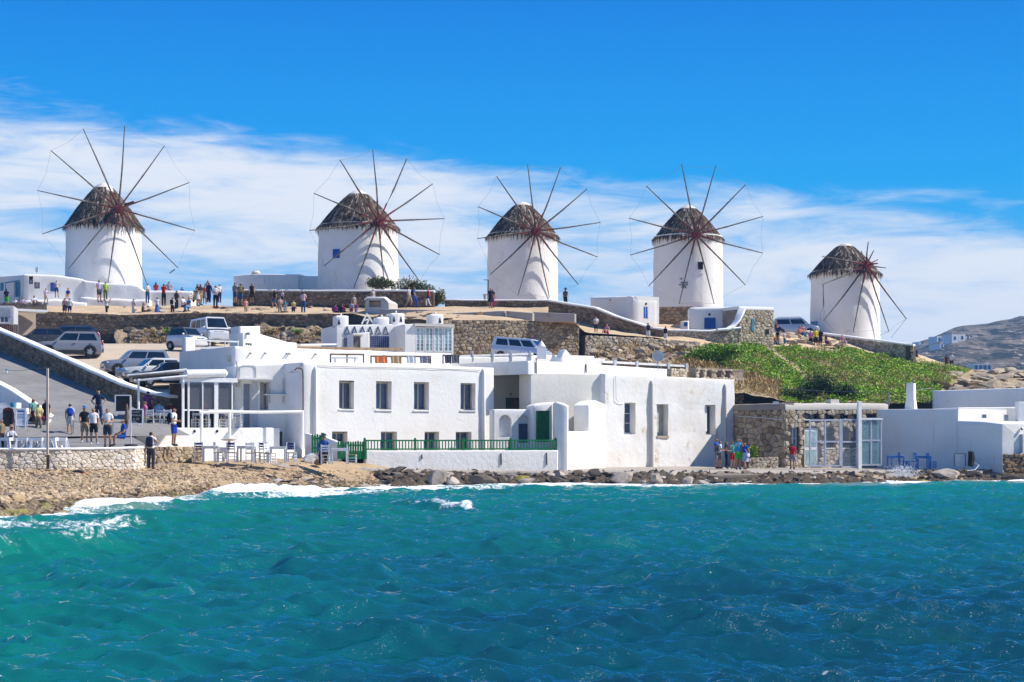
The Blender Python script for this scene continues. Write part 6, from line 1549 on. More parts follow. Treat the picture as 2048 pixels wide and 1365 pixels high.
def zt(l, f, ox, oy): return [(ox + a / f, oy + b / f) for a, b in l]
T1 = zt([(403, 68), (717, 47), (1020, 197), (1208, 476), (1250, 840), (1122, 1123), (884, 1240), (592, 1235), (287, 1137), (93, 866), (57, 536), (158, 233)], 3.791, 60, 240)
T2 = zt([(352, 133), (640, 42), (940, 123), (1168, 344), (1272, 650), (1229, 967), (1053, 1203), (740, 1185), (474, 1258), (212, 1068), (84, 754), (122, 427)], 4.403, 600, 290)
T3 = zt([(551, 84), (841, 112), (1075, 301), (1192, 596), (1165, 899), (997, 1142), (743, 1258), (466, 1238), (222, 1055), (109, 738), (115, 457), (278, 190)], 4.403, 930, 310)
T4 = zt([(510, 80), (792, 90), (1038, 248), (1182, 511), (1182, 814), (1037, 1077), (779, 1234), (490, 1234), (237, 1087), (85, 830), (76, 525), (218, 259)], 4.1375, 1240, 310)
T5 = zt([(910, 85), (977, 195), (1028, 308), (1128, 412), (1382, 1045), (1165, 1200), (722, 1210), (352, 1068), (340, 618), (340, 268), (735, 250), (822, 200)], 6.204, 1590, 470)
w1_ = windmill(1, 'leftmost windmill with ragged dark thatch and stained white tower', 207.5, 158, 74, 572, 459, 366, (237, 418), R(19), T1, 1.05, seed=31, stubs=(5, 6))
w2_ = windmill(2, 'second windmill from the left with a blue shutter half way up its tower', 716.5, 150, 79.5, 577, 461, 381, (757, 443), R(27), T2, 1.03, [(674, 686, 498, 516, BLUE, 'shutter', 0)], seed=32)
w3_ = windmill(3, 'middle windmill of the five, above the low stone wall', 1045, 156, 70, 597, 478, 404, (1072, 463), R(18), T3, 1.03, seed=33)
w4_ = windmill(4, 'fourth windmill with a small dark window and scrawled marks on its tower', 1376, 158, 69, 613, 482, 411, (1392, 470), R(10.5), T4, 1.01, [(1389.5, 1397.5, 524, 539, SHADE, 'window', 0)], seed=34)
w5_ = windmill(5, 'rightmost windmill with broken upper sail spars turned to the right', 1690, 163, 68, 672, 552, 487, (1733, 530), R(30), T5, 1.04, [(1622, 1629, 640, 660, LBLUE, 'door', 0)], seed=35, capbig=1.0, peak=PALECAP)
# hanging broken spar pieces and loose ropes
r5 = w5_[0]; yh = w5_[2].y
part(r5, 'broken_spar', WOODG, lambda m: m.tube([P(1646.5, 571, yh - 0.3), P(1647, 613, yh - 0.3)], 0.05, 6)); part(r5, 'loose_rope', ROPE, lambda m: m.tube([P(1647, 613, yh - .3), P(1641, 628, yh - .3), P(1642, 645, yh - .3), P(1652, 652, yh - .3), P(1651, 635, yh - .3), P(1647, 613, yh - .3)], 0.014, 4)); part(r5, 'loose_rope', ROPE, lambda m: m.tube([P(1812, 638, yh + 1), P(1782, 676, yh + 1)], 0.016, 4)); part(r5, 'loose_rope', ROPE, lambda m: m.tube([P(1778, 663, yh + 1), P(1759, 672, yh + 1)], 0.016, 4)); part(r5, 'loose_rope', ROPE, lambda m: m.tube([P(1648, 642, yh), P(1671, 662, yh)], 0.014, 4))
r1 = w1_[0]; part(r1, 'broken_spar', WOODG, lambda m: m.tube([P(350, 539, w1_[2].y), P(339, 547, w1_[2].y)], 0.05, 6)); part(r1, 'tail_pole', WOODG, lambda m: m.bar(P(248, 410, w1_[2].y + 1), P(268, 404, w1_[2].y + 1), 0.12, 0.16))
part(w1_[0], 'beam_box', WOODG, lambda m: m.bar(P(215, 440, w1_[2].y + 0.8), P(240, 439, w1_[2].y + 0.8), 0.3, 0.4))
# scrawled marks on mill four
c4, R4 = w4_[1], w4_[4]
def onm4(px, py):
    u = (px - 1376) / 69; a_ = math.asin(u); return Vector((c4.x + math.sin(a_) * R4 * 1.025, c4.y - math.cos(a_) * R4 * 1.025, Z(py, 158 - R4)))
for st_ in ([(1354, 559), (1356, 556), (1358, 560)], [(1355, 566), (1362, 565), (1366, 566)], [(1360, 566), (1359, 572), (1356, 576)], [(1361, 577), (1362, 570), (1366, 569), (1365, 573), (1362, 573), (1366, 578)], [(1367, 564), (1368, 571)], [(1352, 570), (1358, 570)]):
    part(w4_[0], 'scrawled_mark', SLATE, lambda m: m.tube([onm4(*q) for q in st_], 0.035, 4))
# ================================================================== STONES, ROCKS, VEGETATION
def rock_shape(rs, sub=1, flat=0.6, rough=0.28):
    bm = bmesh.new(); bmesh.ops.create_icosphere(bm, subdivisions=sub, radius=1.0)
    off = Vector((rs.uniform(-50, 50), rs.uniform(-50, 50), rs.uniform(-50, 50))); cuts = [(Vector((rs.uniform(-1, 1), rs.uniform(-1, 1), rs.uniform(-.7, 1))).normalized(), rs.uniform(0.40, 0.8)) for _ in range(8)]
    for v in bm.verts:
        p = v.co * (1 + rough * noise.noise(v.co * 1.1 + off) + rough * 0.5 * noise.noise(v.co * 2.7 + off))
        for n_, d_ in cuts:
            k = p.dot(n_) - d_
            if k > 0: p = p - n_ * k * 0.97
        p.z *= flat; v.co = p
    V = [v.co.copy() for v in bm.verts]; F = [tuple(q.index for q in f.verts) for f in bm.faces]; bm.free(); return V, F
PEB = m_stone('shingle_stone', [(0, (0.30, 0.20, 0.11)), (0.3, (0.47, 0.34, 0.20)), (0.6, (0.56, 0.43, 0.28)), (0.85, (0.36, 0.28, 0.20)), (1, (0.15, 0.105, 0.07))], scale=5, bump=0.4)
WETP = m_stone('wet_shingle_stone', [(0, (0.09, 0.06, 0.035)), (0.4, (0.20, 0.14, 0.08)), (0.75, (0.30, 0.23, 0.15)), (1, (0.22, 0.20, 0.03))], rough=0.5, scale=5)
BOULD = m_stone('shore_boulder', [(0, (0.05, 0.04, 0.033)), (0.4, (0.11, 0.09, 0.07)), (0.7, (0.20, 0.16, 0.125)), (1, (0.30, 0.25, 0.20))], scale=2.2, bump=0.9)
ALGAE = m_paint('yellow_algae', (0.42, 0.33, 0.05), 0.4, 2, 0.8)
rs = random.Random(5)
shapes = [rock_shape(rs, 1, rs.uniform(0.42, 0.7)) for _ in range(14)]
def beach_z(px, Y):
    w_ = WL(X(px, 1)); b = lin([(q[0], q[1]) for q in back], px); zb = lin([(q[0], q[2]) for q in back], px)
    return lin([(w_ - 9, -1.6), (w_ - 3, -0.5), (w_, -0.03), (w_ + 3.2, 0.38), (max(b, w_ + 3.4), zb), (max(b, w_ + 3.4) + 5, zb + 0.1)], Y)
small, wet, cand = MB(), MB(), []
n = 0
for i in range(15000):
    px = rs.uniform(-120, 860); w_ = WL(X(px, 1)); b = lin([(q[0], q[1]) for q in back], px)
    hi = b - w_
    if px > 620: hi = min(hi, 5)
    t = rs.random() ** 1.35; Y = w_ - 1.0 + (hi + 0.6) * t
    dens = 1.0 if t < 0.55 else 1.0 - (t - 0.55) * 1.5
    if px > 380: dens *= 0.9 if Y - w_ < 5 else 0.35
    if rs.random() > dens: continue
    big = max(0.0, 1 - px / 480) * max(0.0, 1 - (Y - w_) / 9)
    r_ = (0.06 + 0.11 * rs.random() ** 2) * (1 + 1.7 * big * rs.random() ** 0.8) * (0.72 if px > 500 else 1.0)
    z = beach_z(px, Y) + r_ * 0.12
    V, F = shapes[rs.randrange(14)]; cand.append((r_, px, Y, z, V, F, rs.uniform(0, 6.3), (Y - w_) < 1.6 + 0.8 * rs.random()))
cand.sort(key=lambda c: -c[0] / c[2])
shared = {}
for k, (r_, px, Y, z, V, F, an, wt) in enumerate(cand):
    sx, sy = r_ * (1 + 0.35 * math.sin(an * 3)), r_ * (1 - 0.25 * math.sin(an * 3)); ca, sa = math.cos(an), math.sin(an); x0 = X(px, Y)
    if k < 300:
        key = (id(V), wt)
        if key not in shared:
            me = bpy.data.meshes.new('stone'); me.from_pydata([tuple(v) for v in V], [], F); me.materials.append(WETP if wt else PEB); shared[key] = me
        o = bpy.data.objects.new('stone', shared[key]); C.objects.link(o); o.parent = beach; o.location = (x0, Y, z); o.rotation_euler = (rs.uniform(-.3, .3), rs.uniform(-.3, .3), an); o.scale = (sx, sy, r_ * 0.95)
    else:
        (wet if wt else small).add([(x0 + (v.x * ca - v.y * sa) * sx, Y + (v.x * sa + v.y * ca) * sy, z + v.z * r_) for v in V], F)
for mb, mt, nm in ((small, PEB, 'shingle'), (wet, WETP, 'wet_shingle')):
    o = mb.build(nm, mt, beach); stuff(o)
# boulders at the foot of the quay: children of the quay
bs = [rock_shape(rs, 2, rs.uniform(0.6, 0.9), 0.55) for _ in range(10)]; bmesh_ = {}
def boulder(px, py, Y, sx, sy, sz, rz=None, mat=BOULD, k=None, tilt=0.3, name='rock'):
    k = rs.randrange(10) if k is None else k
    if (k, mat.name) not in bmesh_:
        me = bpy.data.meshes.new('rock'); me.from_pydata([tuple(v) for v in bs[k][0]], [], bs[k][1]); me.materials.append(mat); bmesh_[k, mat.name] = me
    o = bpy.data.objects.new(name, bmesh_[k, mat.name]); C.objects.link(o); o.parent = quay; o.location = P(px, py, Y); o.rotation_euler = (rs.uniform(-tilt, tilt), rs.uniform(-tilt, tilt), rs.uniform(0, 6.3) if rz is None else rz); o.scale = (sx, sy, sz); return o
PALEB = m_stone('pale_boulder', [(0, (0.36, 0.30, 0.25)), (1, (0.50, 0.44, 0.38))], scale=2.5, bump=0.8)
WHB = m_plaster('painted_rock', (0.7, 0.68, 0.64), (0.6, 0.55, 0.48))
boulder(873, 962, 84.6, 0.62, 0.42, 0.6, 0.4, PALEB, 1); boulder(905, 962, 84.2, 0.5, 0.4, 0.3, 1.0, PALEB, 2); boulder(965, 958, 85.5, 0.7, 0.4, 0.4, 0.2, BOULD, 3); boulder(1050, 961, 85.2, 0.6, 0.4, 0.28, 0.1, PALEB, 4)
boulder(1046, 957, 85.2, 0.5, 0.35, 0.2, 0.1, ALGAE, 5); boulder(1248, 957, 86.5, 0.7, 0.45, 0.5, 0.3, PALEB, 6); boulder(1315, 960, 86, 0.55, 0.4, 0.4, 1.3, PALEB, 7); boulder(1375, 962, 86.2, 0.45, 0.35, 0.3, 0.3, PALEB, 8)
boulder(1455, 952, 87.2, 1.3, 0.45, 0.25, 0.1, BOULD, 9, 0.1); boulder(1410, 968, 85.8, 0.55, 0.4, 0.22, 0.2, PALEB, 2); boulder(1110, 958, 85.8, 0.4, 0.3, 0.3); boulder(1188, 945, 87.2, 0.35, 0.3, 0.35, 0, BOULD); boulder(1840, 964, 90.5, 0.8, 0.4, 0.15, 0.2, ALGAE, 3); boulder(1895, 950, 93.0, 0.95, 0.6, 0.5, 0.1, PALEB, 6)
for i in range(420):
    px = rs.uniform(770, 1860); Yf = lin([(q[0], q[1]) for q in qf], px); zf = lin([(q[0], q[2]) for q in qf], px); w_ = WL(X(px, 1))
    t = rs.random(); Y = Yf + 0.15 - t * (Yf - w_ + 0.7); z = zf - 0.06 - t * (zf + 0.06); s_ = (0.09 + 0.30 * rs.random() ** 1.8) * (1.15 if px < 1350 else 0.85)
    o = boulder(px, 900, Y, s_ * rs.uniform(.9, 1.6), s_, s_ * rs.uniform(.5, .95), None, BOULD if rs.random() < 0.72 else PALEB); o.location.z = z
for i in range(42):     # dark rocks carrying the waterside house
    px = rs.uniform(1820, 2110); Y = rs.uniform(93.6, 96.5) + (0 if px < 2000 else -0.6); s_ = rs.uniform(0.35, 0.8)
    o = boulder(px, 945, Y, s_ * 1.3, s_, s_ * 0.8, None, BOULD); o.location.z = rs.uniform(-0.1, 0.35)
m = MB(); q = Pl((2006, 94.6), (2160, 96.5)); stone_face(quay, [(q.A.x, q.A.y, -0.4, Z(908, 94.6)), (q.B.x, q.B.y, -0.4, Z(905, 96.5))], 0.35, 0.2, S_BROWN, 71, 0.12, 30)
boulder(560, 930, 80, 0.5, 0.3, 0.12, 0.2, PALEB); boulder(800, 938, 86, 0.5, 0.3, 0.2, 0.2)
boulder(620, 919, 84.6, 0.45, 0.35, 0.33, 0.3, WHB, 1); boulder(640, 923, 84.2, 0.4, 0.3, 0.28, 0.3, BOULD, 4)
for i in range(60):
    px = rs.uniform(540, 860); Y = lin([(540, 81), (860, 86)], px) - rs.uniform(0.2, 4) ; s_ = rs.uniform(0.1, 0.34); o = boulder(px, 930, Y, s_ * rs.uniform(1, 2.2), s_, s_ * 0.45, 0.2 + rs.uniform(-.3, .3), BOULD if rs.random() < 0.5 else PALEB); o.location.z = beach_z(px, Y) + 0.02
# rocks on the hill: on the plaza, the bank and the slope
def hill_rocks(n, fpx, fY, fz, s0, s1, mat, parent, flat=0.6):
    for i in range(n):
        px = rs.uniform(*fpx); t = rs.random(); Y = fY(px, t); s_ = rs.uniform(s0, s1); k = rs.randrange(10)
        if (k, mat.name) not in bmesh_:
            me = bpy.data.meshes.new('rock'); me.from_pydata([tuple(v) for v in bs[k][0]], [], bs[k][1]); me.materials.append(mat); bmesh_[k, mat.name] = me
        o = bpy.data.objects.new('rock', bmesh_[k, mat.name]); C.objects.link(o); o.parent = parent; o.location = (X(px, Y), Y, fz(px, Y, t)); o.rotation_euler = (rs.uniform(-.3, .3), rs.uniform(-.3, .3), rs.uniform(0, 6.3)); o.scale = (s_ * rs.uniform(1, 1.7), s_, s_ * flat)
DUSTR = m_stone('sandstone_rock', [(0, (0.34, 0.26, 0.18)), (0.5, (0.48, 0.38, 0.27)), (1, (0.40, 0.33, 0.25))], scale=1.8, bump=0.8)
def hz(px, Y):
    pts = sorted([(lin([(q[0], q[1]) for q in h], px), lin([(q[0], q[2]) for q in h], px)) for h in (h0, h1, h2, h3, h4)]); return lin(pts, Y)
hill_rocks(60, (200, 980), lambda p, t: lin([(q[0], q[1]) for q in h0], p) + 0.5 + 6 * t, lambda p, Y, t: hz(p, Y), 0.15, 0.5, DUSTR, plaza, 0.5)
hill_rocks(34, (1545, 1690), lambda p, t: lin([(q[0], q[1]) for q in h0], p) + 0.3 + 5.5 * t, lambda p, Y, t: hz(p, Y), 0.3, 0.8, DUSTR, plaza, 0.6)
hill_rocks(110, (260, 700), lambda p, t: 134.8 + 3 * t, lambda p, Y, t: lin([(134.6, 9.35), (136.3, 10.25), (138.2, 10.8)], Y) + 0.1, 0.2, 0.55, BOULD, plaza, 0.8)
hill_rocks(60, (1190, 1420), lambda p, t: 123 + 6 * t, lambda p, Y, t: lin([(122.5, 7.4), (126, 8.4), (129, 8.95)], Y) + 0.1, 0.18, 0.5, DUSTR, plaza, 0.7)
hill_rocks(70, (1880, 2100), lambda p, t: 112 + 44 * t, lambda p, Y, t: lin([(109, 4.7), (158, 8.3)], Y) + 0.1, 0.3, 1.0, DUSTR, slope, 0.4)

# ---- vegetation: leaf-sized faces
def m_leaf(name, stops):
    n = NT(name); c = n.ramp(n.rand(), stops); c = n.mix(n.rng(n.noise(0.33, 5, 0.65), 0.52, 0.70, 0, 0.65), c, (0.25, 0.20, 0.05)); n.fin(c, 0.6, 0.3); n.b.inputs['Subsurface Weight'].default_value = 0.0
    return n.mat
LEAF = m_leaf('succulent_leaf', [(0, (0.045, 0.15, 0.003)), (0.35, (0.13, 0.31, 0.006)), (0.7, (0.26, 0.43, 0.010)), (0.93, (0.34, 0.42, 0.03)), (1, (0.40, 0.26, 0.05))])
LEAFD = m_leaf('shrub_leaf', [(0, (0.012, 0.035, 0.008)), (0.5, (0.035, 0.075, 0.014)), (1, (0.08, 0.12, 0.025))])
DRY = m_leaf('dry_grass', [(0, (0.22, 0.13, 0.04)), (0.5, (0.36, 0.24, 0.08)), (0.85, (0.46, 0.34, 0.15)), (1, (0.16, 0.16, 0.04))])
def leaf(mb, p, ln, wd, up=0.5):
    a = rs.uniform(0, 6.283); e = rs.uniform(-0.1, 1.0) * up * 1.5; d = Vector((math.cos(a) * math.cos(e), math.sin(a) * math.cos(e), math.sin(e))); s_ = d.cross(Vector((rs.uniform(-.5, .5), rs.uniform(-.5, .5), 1))).normalized() * wd
    t = p + d * ln; c = p + d * ln * 0.5
    mb.add([p, c + s_, t, c - s_], [(0, 1, 2, 3)])
def slope_pt(px, t):
    a = Vector((0, lin([(q[0], q[1]) for q in g0], px), lin([(q[0], q[2]) for q in g0], px))); c = Vector((0, lin([(q[0], q[1]) for q in h0], px) + 0.3, lin([(q[0], q[2]) for q in h0], px))); b = (a + c) / 2 + Vector((0, 0, -0.2))
    p = a.lerp(b, t * 2) if t < 0.5 else b.lerp(c, t * 2 - 1); q = Vector((X(px, p.y), p.y, p.z)); q.z += 0.18 * (nz(q, 0.45) + 0.5 * nz(q, 0.45 * 2.7)); return q
gm, dm, bm_ = MB(), MB(), MB()
for i in range(115000):
    px = rs.uniform(1345, 1960); t = rs.random() ** 0.9; q = slope_pt(px, t); py = HY - (q.z - HC) * FPX / q.y
    if py > 815: continue
    patch = nz(q, 0.22) + 0.6 * nz(q, 0.7)
    green = True
    if px < 1600 and py > 748 + (px - 1475) * 0.22 and px < 1560: green = False
    if 1530 < px < 1650 and abs(py - (700 + (px - 1540) * 0.72)) < 5 + 6 * patch: continue
    if px > 1880 and py > 742 + (1940 - px) * 0.65: continue
    if px < 1480 and py < 690 + (1480 - px) * 0.25: continue
    if 1600 < px < 1700 and py < 702 and px < 1690: continue
    if patch < -0.6 and rs.random() < 0.8: continue
    if not green and rs.random() > 0.6: continue
    h = 0.12 + 0.42 * max(0, nz(q, 0.9) + 0.25); p = q + Vector((rs.uniform(-.15, .15), rs.uniform(-.15, .15), h * rs.random()))
    if green and not (patch < -0.3 and rs.random() < 0.3): leaf(gm, p, rs.uniform(0.11, 0.25), rs.uniform(0.035, 0.075))
    else: leaf(dm, p, rs.uniform(0.25, 0.5), rs.uniform(0.015, 0.035), 0.8)
o = stuff(gm.build('ground_cover', LEAF)); o['label'] = 'bright green succulent carpet on the slope below the fifth windmill'; o['category'] = 'ground cover'
o = stuff(dm.build('dry_grass', DRY)); o['label'] = 'yellow dry grass on the lower left of the slope'; o['category'] = 'grass'
def bush(name, label, c, r, n, mat, ln=0.2, group=None):
    root = thing(name, label, 'bush', c, group); m = MB(); lob = [(Vector((rs.uniform(-.6, .6) * r[0], rs.uniform(-.6, .6) * r[1], rs.uniform(.25, .75) * r[2])), rs.uniform(.35, .6)) for _ in range(9)]
    for i in range(n):
        lc, lr = lob[rs.randrange(9)]; d = Vector((rs.gauss(0, 1), rs.gauss(0, 1), rs.gauss(0, 1))).normalized() * (rs.random() ** 0.45); p = Vector(c) + lc + Vector((d.x * r[0] * lr, d.y * r[1] * lr, d.z * r[2] * lr))
        if p.z < c[2] - 0.1: continue
        leaf(m, p, rs.uniform(.6, 1.3) * ln, rs.uniform(.3, .5) * ln * 0.6, 0.8)
    stuff(m.build('foliage', mat, root)); m = MB()
    for lc, lr in lob[:5]: m.tube([Vector(c), Vector(c) + lc * 0.5 + Vector((0, 0, .1)), Vector(c) + lc], [.05, .035, .015], 5)
    m.build('stems', WOODG, root)
MAQ = m_leaf('maquis_leaf', [(0, (0.03, 0.05, 0.010)), (0.5, (0.075, 0.11, 0.020)), (0.85, (0.16, 0.17, 0.04)), (1, (0.26, 0.20, 0.07))])
bush('round_bush', 'low clipped green bush on the wall right of the second windmill', P(765, 580, 145), (1.45, 0.8, 0.85), 2600, MAQ)
bush('round_bush', 'large dark green bush behind the three people walking past the second windmill', P(836, 610, 144), (2.1, 1.2, 2.0), 5200, MAQ)
bush('round_bush', 'olive green bush tailing off to the right of the large bush', P(874, 612, 143.5), (0.8, 0.8, 1.2), 1500, MAQ)
bush('slope_shrub', 'dark grey-green shrub low on the slope above the stone house', P(1640, 806, 111), (1.6, 0.9, 1.7), 4200, LEAFD, 0.16)
bush('slope_shrub', 'second dark shrub touching the roof box of the stone house', P(1705, 808, 110.5), (1.2, 0.8, 1.1), 2400, LEAFD, 0.16)
bush('slope_shrub', 'small dark shrub left of the shrubs above the stone house', P(1590, 810, 110), (1.0, 0.7, 0.9), 1600, LEAFD, 0.16)
bush('slope_shrub', 'dense green shrub at the upper left corner of the slope', P(1440, 722, 121), (2.8, 1.2, 1.0), 5200, LEAF, 0.2)
bush('planter_shrub', 'green shrub spilling over the stone planter behind the group on the quay', P(1505, 917, 98.6), (0.35, 0.3, 0.65), 500, LEAF, 0.16)
bush('corner_shrub', 'small grey-green shrub at the edge of the plaza behind the crowd', P(387, 605, 146), (0.5, 0.4, 1.0), 500, LEAFD, 0.14)
for i, px in enumerate((300, 335, 372, 500, 545, 590, 640)):
    bush('bank_shrub', ['tuft of scrub on the bank above the silver hatchback', 'scrub tuft on the bank behind the small white car', 'scrub tuft on the bank left of the van', 'scrub tuft above the stair-head block', 'broad scrub tuft left of the middle of the stone terrace wall', 'scrub tuft above the sloping lean-to', 'scrub tuft on the bank left of the dovecote house'][i], Vector((X(px, 136), 136, 10.2)), (0.7, 0.4, 0.5), 320, LEAF if i % 2 else DRY, 0.16, 'scrub tufts on the bank')
m = MB()
for i in range(5200):
    px = rs.uniform(260, 700) if i < 3000 else rs.uniform(1190, 1430); Y = rs.uniform(134.5, 137) if i < 3000 else rs.uniform(122.5, 129); q = Vector((X(px, Y), Y, lin([(134.6, 9.4), (136.3, 10.3), (138.2, 10.9)], Y) if i < 3000 else lin([(122.5, 7.3), (126, 8.35), (129, 9.0)], Y)))
    if nz(q, 0.5) < 0.0: continue
    leaf(m, q + Vector((0, 0, 0.15)), rs.uniform(.2, .5), .03, 0.9)
o = stuff(m.build('bank_grass', DRY)); o['label'] = 'dry tufts of grass scattered over the rough banks'; o['category'] = 'grass'
# spray thrown up on the rocks
m = MB()
for i in range(1100):
    a = rs.gauss(0, 1); h = abs(rs.gauss(0, 0.34)) * (1.8 if rs.random() < .15 else 1); p = P(1803 + a * 16, 955, 92.2) + Vector((0, rs.uniform(-.5, .5), h)); r_ = rs.uniform(.008, .03) * (1 if h < 0.6 else 0.6); V = [p + Vector(v) * r_ for v in ((1, 0, 0), (-1, 0, 0), (0, 1, 0), (0, -1, 0), (0, 0, 1), (0, 0, -1))]; m.add(V, [(0, 2, 4), (2, 1, 4), (1, 3, 4), (3, 0, 4), (2, 0, 5), (1, 2, 5), (3, 1, 5), (0, 3, 5)])
o = stuff(m.build('spray', m_paint('spray_white', (0.85, 0.87, 0.9), 0.02))); o['label'] = 'white spray bursting over the rocks by the waterside house'; o['category'] = 'spray'
# ================================================================== VEHICLES
def m_car(name, col, metal=0.3):
    n = NT(name); c = n.mix(n.rng(n.noise(1.3, 4), 0.4, 0.7, 0, 0.25), col, tuple(x * 0.75 + 0.06 for x in col))
    n.fin(c, 0.28, 0.5, metal); n.b.inputs['Coat Weight'].default_value = 0.4; return n.mat
LAMP = m_paint('headlamp_glass', (0.55, 0.58, 0.6), 0.1, 5, 0.15, 0.6); TAIL = m_paint('tail_lamp_red', (0.35, 0.01, 0.015), 0.1, 5, 0.2, 0.6); TRIM = m_paint('dark_trim', (0.035, 0.036, 0.04), 0.15, 5, 0.6); PLATE = m_paint('number_plate', (0.6, 0.6, 0.58), 0.05)
RIM = m_paint('alloy_rim', (0.5, 0.5, 0.52), 0.1, 5, 0.35, 0.5, 0.02, 0.6)
def car(name, label, loc, rz, L, W, H, belt, hood, cowl, roof0, roof1, tail, col, wr=0.32, wheels=(0.19, 0.80), clad=None, roofc=None, nside=2, rack=False, rx=0.0, rear_h=None, cat='car', pillars=0.09):
    """x runs from nose (0) to tail (L); belt/hood heights; cowl, roof0, roof1, tail are fractions of L where screen and roof meet"""
    root = thing(name, label, cat, loc, 'parked vehicles'); root.rotation_euler = (rx, 0, rz); col = col if not isinstance(col, tuple) else m_car(name + '_paint', col)
    def p(nm, mt, fn, sm=False, par=None):
        m = MB(); fn(m); m.v = [(v[0] - L / 2, v[1], v[2]) for v in m.v]; return m.build(nm, mt, par or root, sm, 35, local=True)
    w = W / 2; g = 0.20; rh = rear_h or belt
    st = [(0.0, .42, hood - .22, .78), (.03, .30, hood - .08, .90), (.10, g, hood - .02, .97), (cowl * .75, g, hood + (belt - hood) * .5, 1.0), (cowl, g, belt, 1.0), (.5, g, belt + .01, 1.0), (roof1, g, belt + .02, 1.0), (tail - .01, g, rh + .02, .99), (.97, .26, rh - .02 if tail < .93 else rh, .95), (1.0, .40, rh - .12 if tail < .93 else rh - .05, .86)]
    def body(m):
        V = []; k = 12
        for x, zl, zb_, wf in st:
            ww = w * wf
            half = [(0, zl), (ww * .85, zl), (ww * .97, zl + .10), (ww, (zl + zb_) / 2), (ww * .985, zb_ - .08), (ww * .93, zb_), (0, zb_ + .035)]
            ring = half + [(-a, b) for a, b in half[-2:0:-1]]
            V += [(x * L, a, b) for a, b in ring]
        F = [(i * k + j, i * k + (j + 1) % k, (i + 1) * k + (j + 1) % k, (i + 1) * k + j) for i in range(len(st) - 1) for j in range(k)] + [tuple(range(k)), tuple((len(st) - 1) * k + j for j in range(k - 1, -1, -1))]
        m.add(V, F)
    bd = p('body', col, body, True)
    xa, xb, xc, xd = cowl * L, tail * L, roof0 * L, roof1 * L; wb, wt = w * .93, w * .76; zb = belt - .02; zr = H
    def cab(m):
        rows = [(xa, xb, wb, zb), (xa + (xc - xa) * .9, xb + (xd - xb) * .88, wt + .03, zr - .07), (xc, xd, wt, zr - .02), (xc + .18, xd - .18, wt * .7, zr)]
        V = []
        for x0, x1, ww, z in rows: V += [(x0, -ww, z), (x1, -ww, z), (x1, ww, z), (x0, ww, z)]
        m.add(V, [(i * 4 + j, i * 4 + (j + 1) % 4, (i + 1) * 4 + (j + 1) % 4, (i + 1) * 4 + j) for i in range(3) for j in range(4)] + [(12, 13, 14, 15)])
    p('roof', roofc or col, cab, True)
    # glass lies on the cab faces
    x0, x1 = xa, xa + (xc - xa) * .9; z0, z1 = zb, zr - .07
    def on(xf0, xf1, t, y): return None
    def scr(m, xa_, xb_, sgn):
        def q(t, s): return (xa_ + (xb_ - xa_) * t + sgn * .012, s * ((wb + (wt + .03 - wb) * t) - .07), z0 + (z1 - z0) * t + .012)
        m.prism([q(.10, -1), q(.10, 1), q(.93, 1), q(.93, -1)], (sgn * -.01, 0, -.008))
    p('windscreen', CARGL, lambda m: scr(m, xa, x1, -1)); p('rear_window', CARGL, lambda m: scr(m, xb, xb + (xd - xb) * .88, 1))
    xr = xb + (xd - xb) * .88
    for s in (-1, 1):
        for i in range(nside):
            def sw(m):
                def q(u, t): xx0 = xa + (x1 - xa) * t; xx1 = xb + (xr - xb) * t; return (xx0 + (xx1 - xx0) * u, s * (wb + (wt + .03 - wb) * t + .008), z0 + (z1 - z0) * t)
                a0 = .05 + .9 * i / nside; a1 = .05 + .9 * (i + 1) / nside - .035
                m.prism([q(a0 + (.035 if i == 0 else 0), .16), q(a1, .16), q(a1, .88), q(a0 + (.01 if i == 0 else 0), .88)], (0, -s * .01, 0))
            p('side_window', CARGL, sw)
        p('mirror', col, lambda m: m.ell((xa + .28, s * (w + .08), belt + .07), (.07, .11, .08), 8, 5), True)
        for i in range(nside if nside < 3 else 2): p('door_handle', TRIM if clad else RIM, lambda m: m.box((xa + (xb - xa) * (.42 + .34 * i), s * (w * .99 + .012), belt - .16), (.16, .03, .03)))
        p('headlight', LAMP, lambda m: m.ell((.05 * L, s * w * .72, hood - .17), (.16, .2, .085), 10, 6), True)
        p('tail_light', TAIL, lambda m: m.ell((L * .982, s * w * .84, rh - .10), (.07, .11, .19), 8, 6), True)
        if clad:
            p('side_cladding', clad, lambda m: m.box((L * .5, s * (w + .004), .33), (L * (wheels[1] - wheels[0]) - wr * 2.3, .03, .22)))
        for wx in wheels:
            p('wheel_arch', TRIM, lambda m: [m.prism([(wx * L + wr * 1.2 * math.cos(t), s * (w + .006), wr + wr * 1.2 * math.sin(t)) for t in [math.pi * k / 12 for k in range(13)]], (0, -s * .08, 0))])
            def ty(m):
                V = []; N = 20; pr = [(.55, .0), (.97, .0), (1.0, .03), (1.0, .17), (.97, .2), (.5, .2)]
                for r_, y in pr:
                    for k in range(N): V.append((wx * L + wr * r_ * math.cos(2 * math.pi * k / N), s * (w + .03 - y), wr + wr * r_ * math.sin(2 * math.pi * k / N)))
                m.add(V, [(i * N + k, i * N + (k + 1) % N, (i + 1) * N + (k + 1) % N, (i + 1) * N + k) for i in range(5) for k in range(N)])
            t_ = p('wheel', DARK, ty, True)
            p('rim', RIM, lambda m: [m.bar((wx * L, s * (w + .02), wr), (wx * L + wr * .6 * math.cos(a), s * (w + .01), wr + wr * .6 * math.sin(a)), .03, .1) for a in [2 * math.pi * k / 5 for k in range(5)]] + [m.prism([(wx * L + wr * .6 * math.cos(a), s * (w - .03), wr + wr * .6 * math.sin(a)) for a in [2 * math.pi * k / 16 for k in range(16)]], (0, -s * .02, 0))], False, t_)
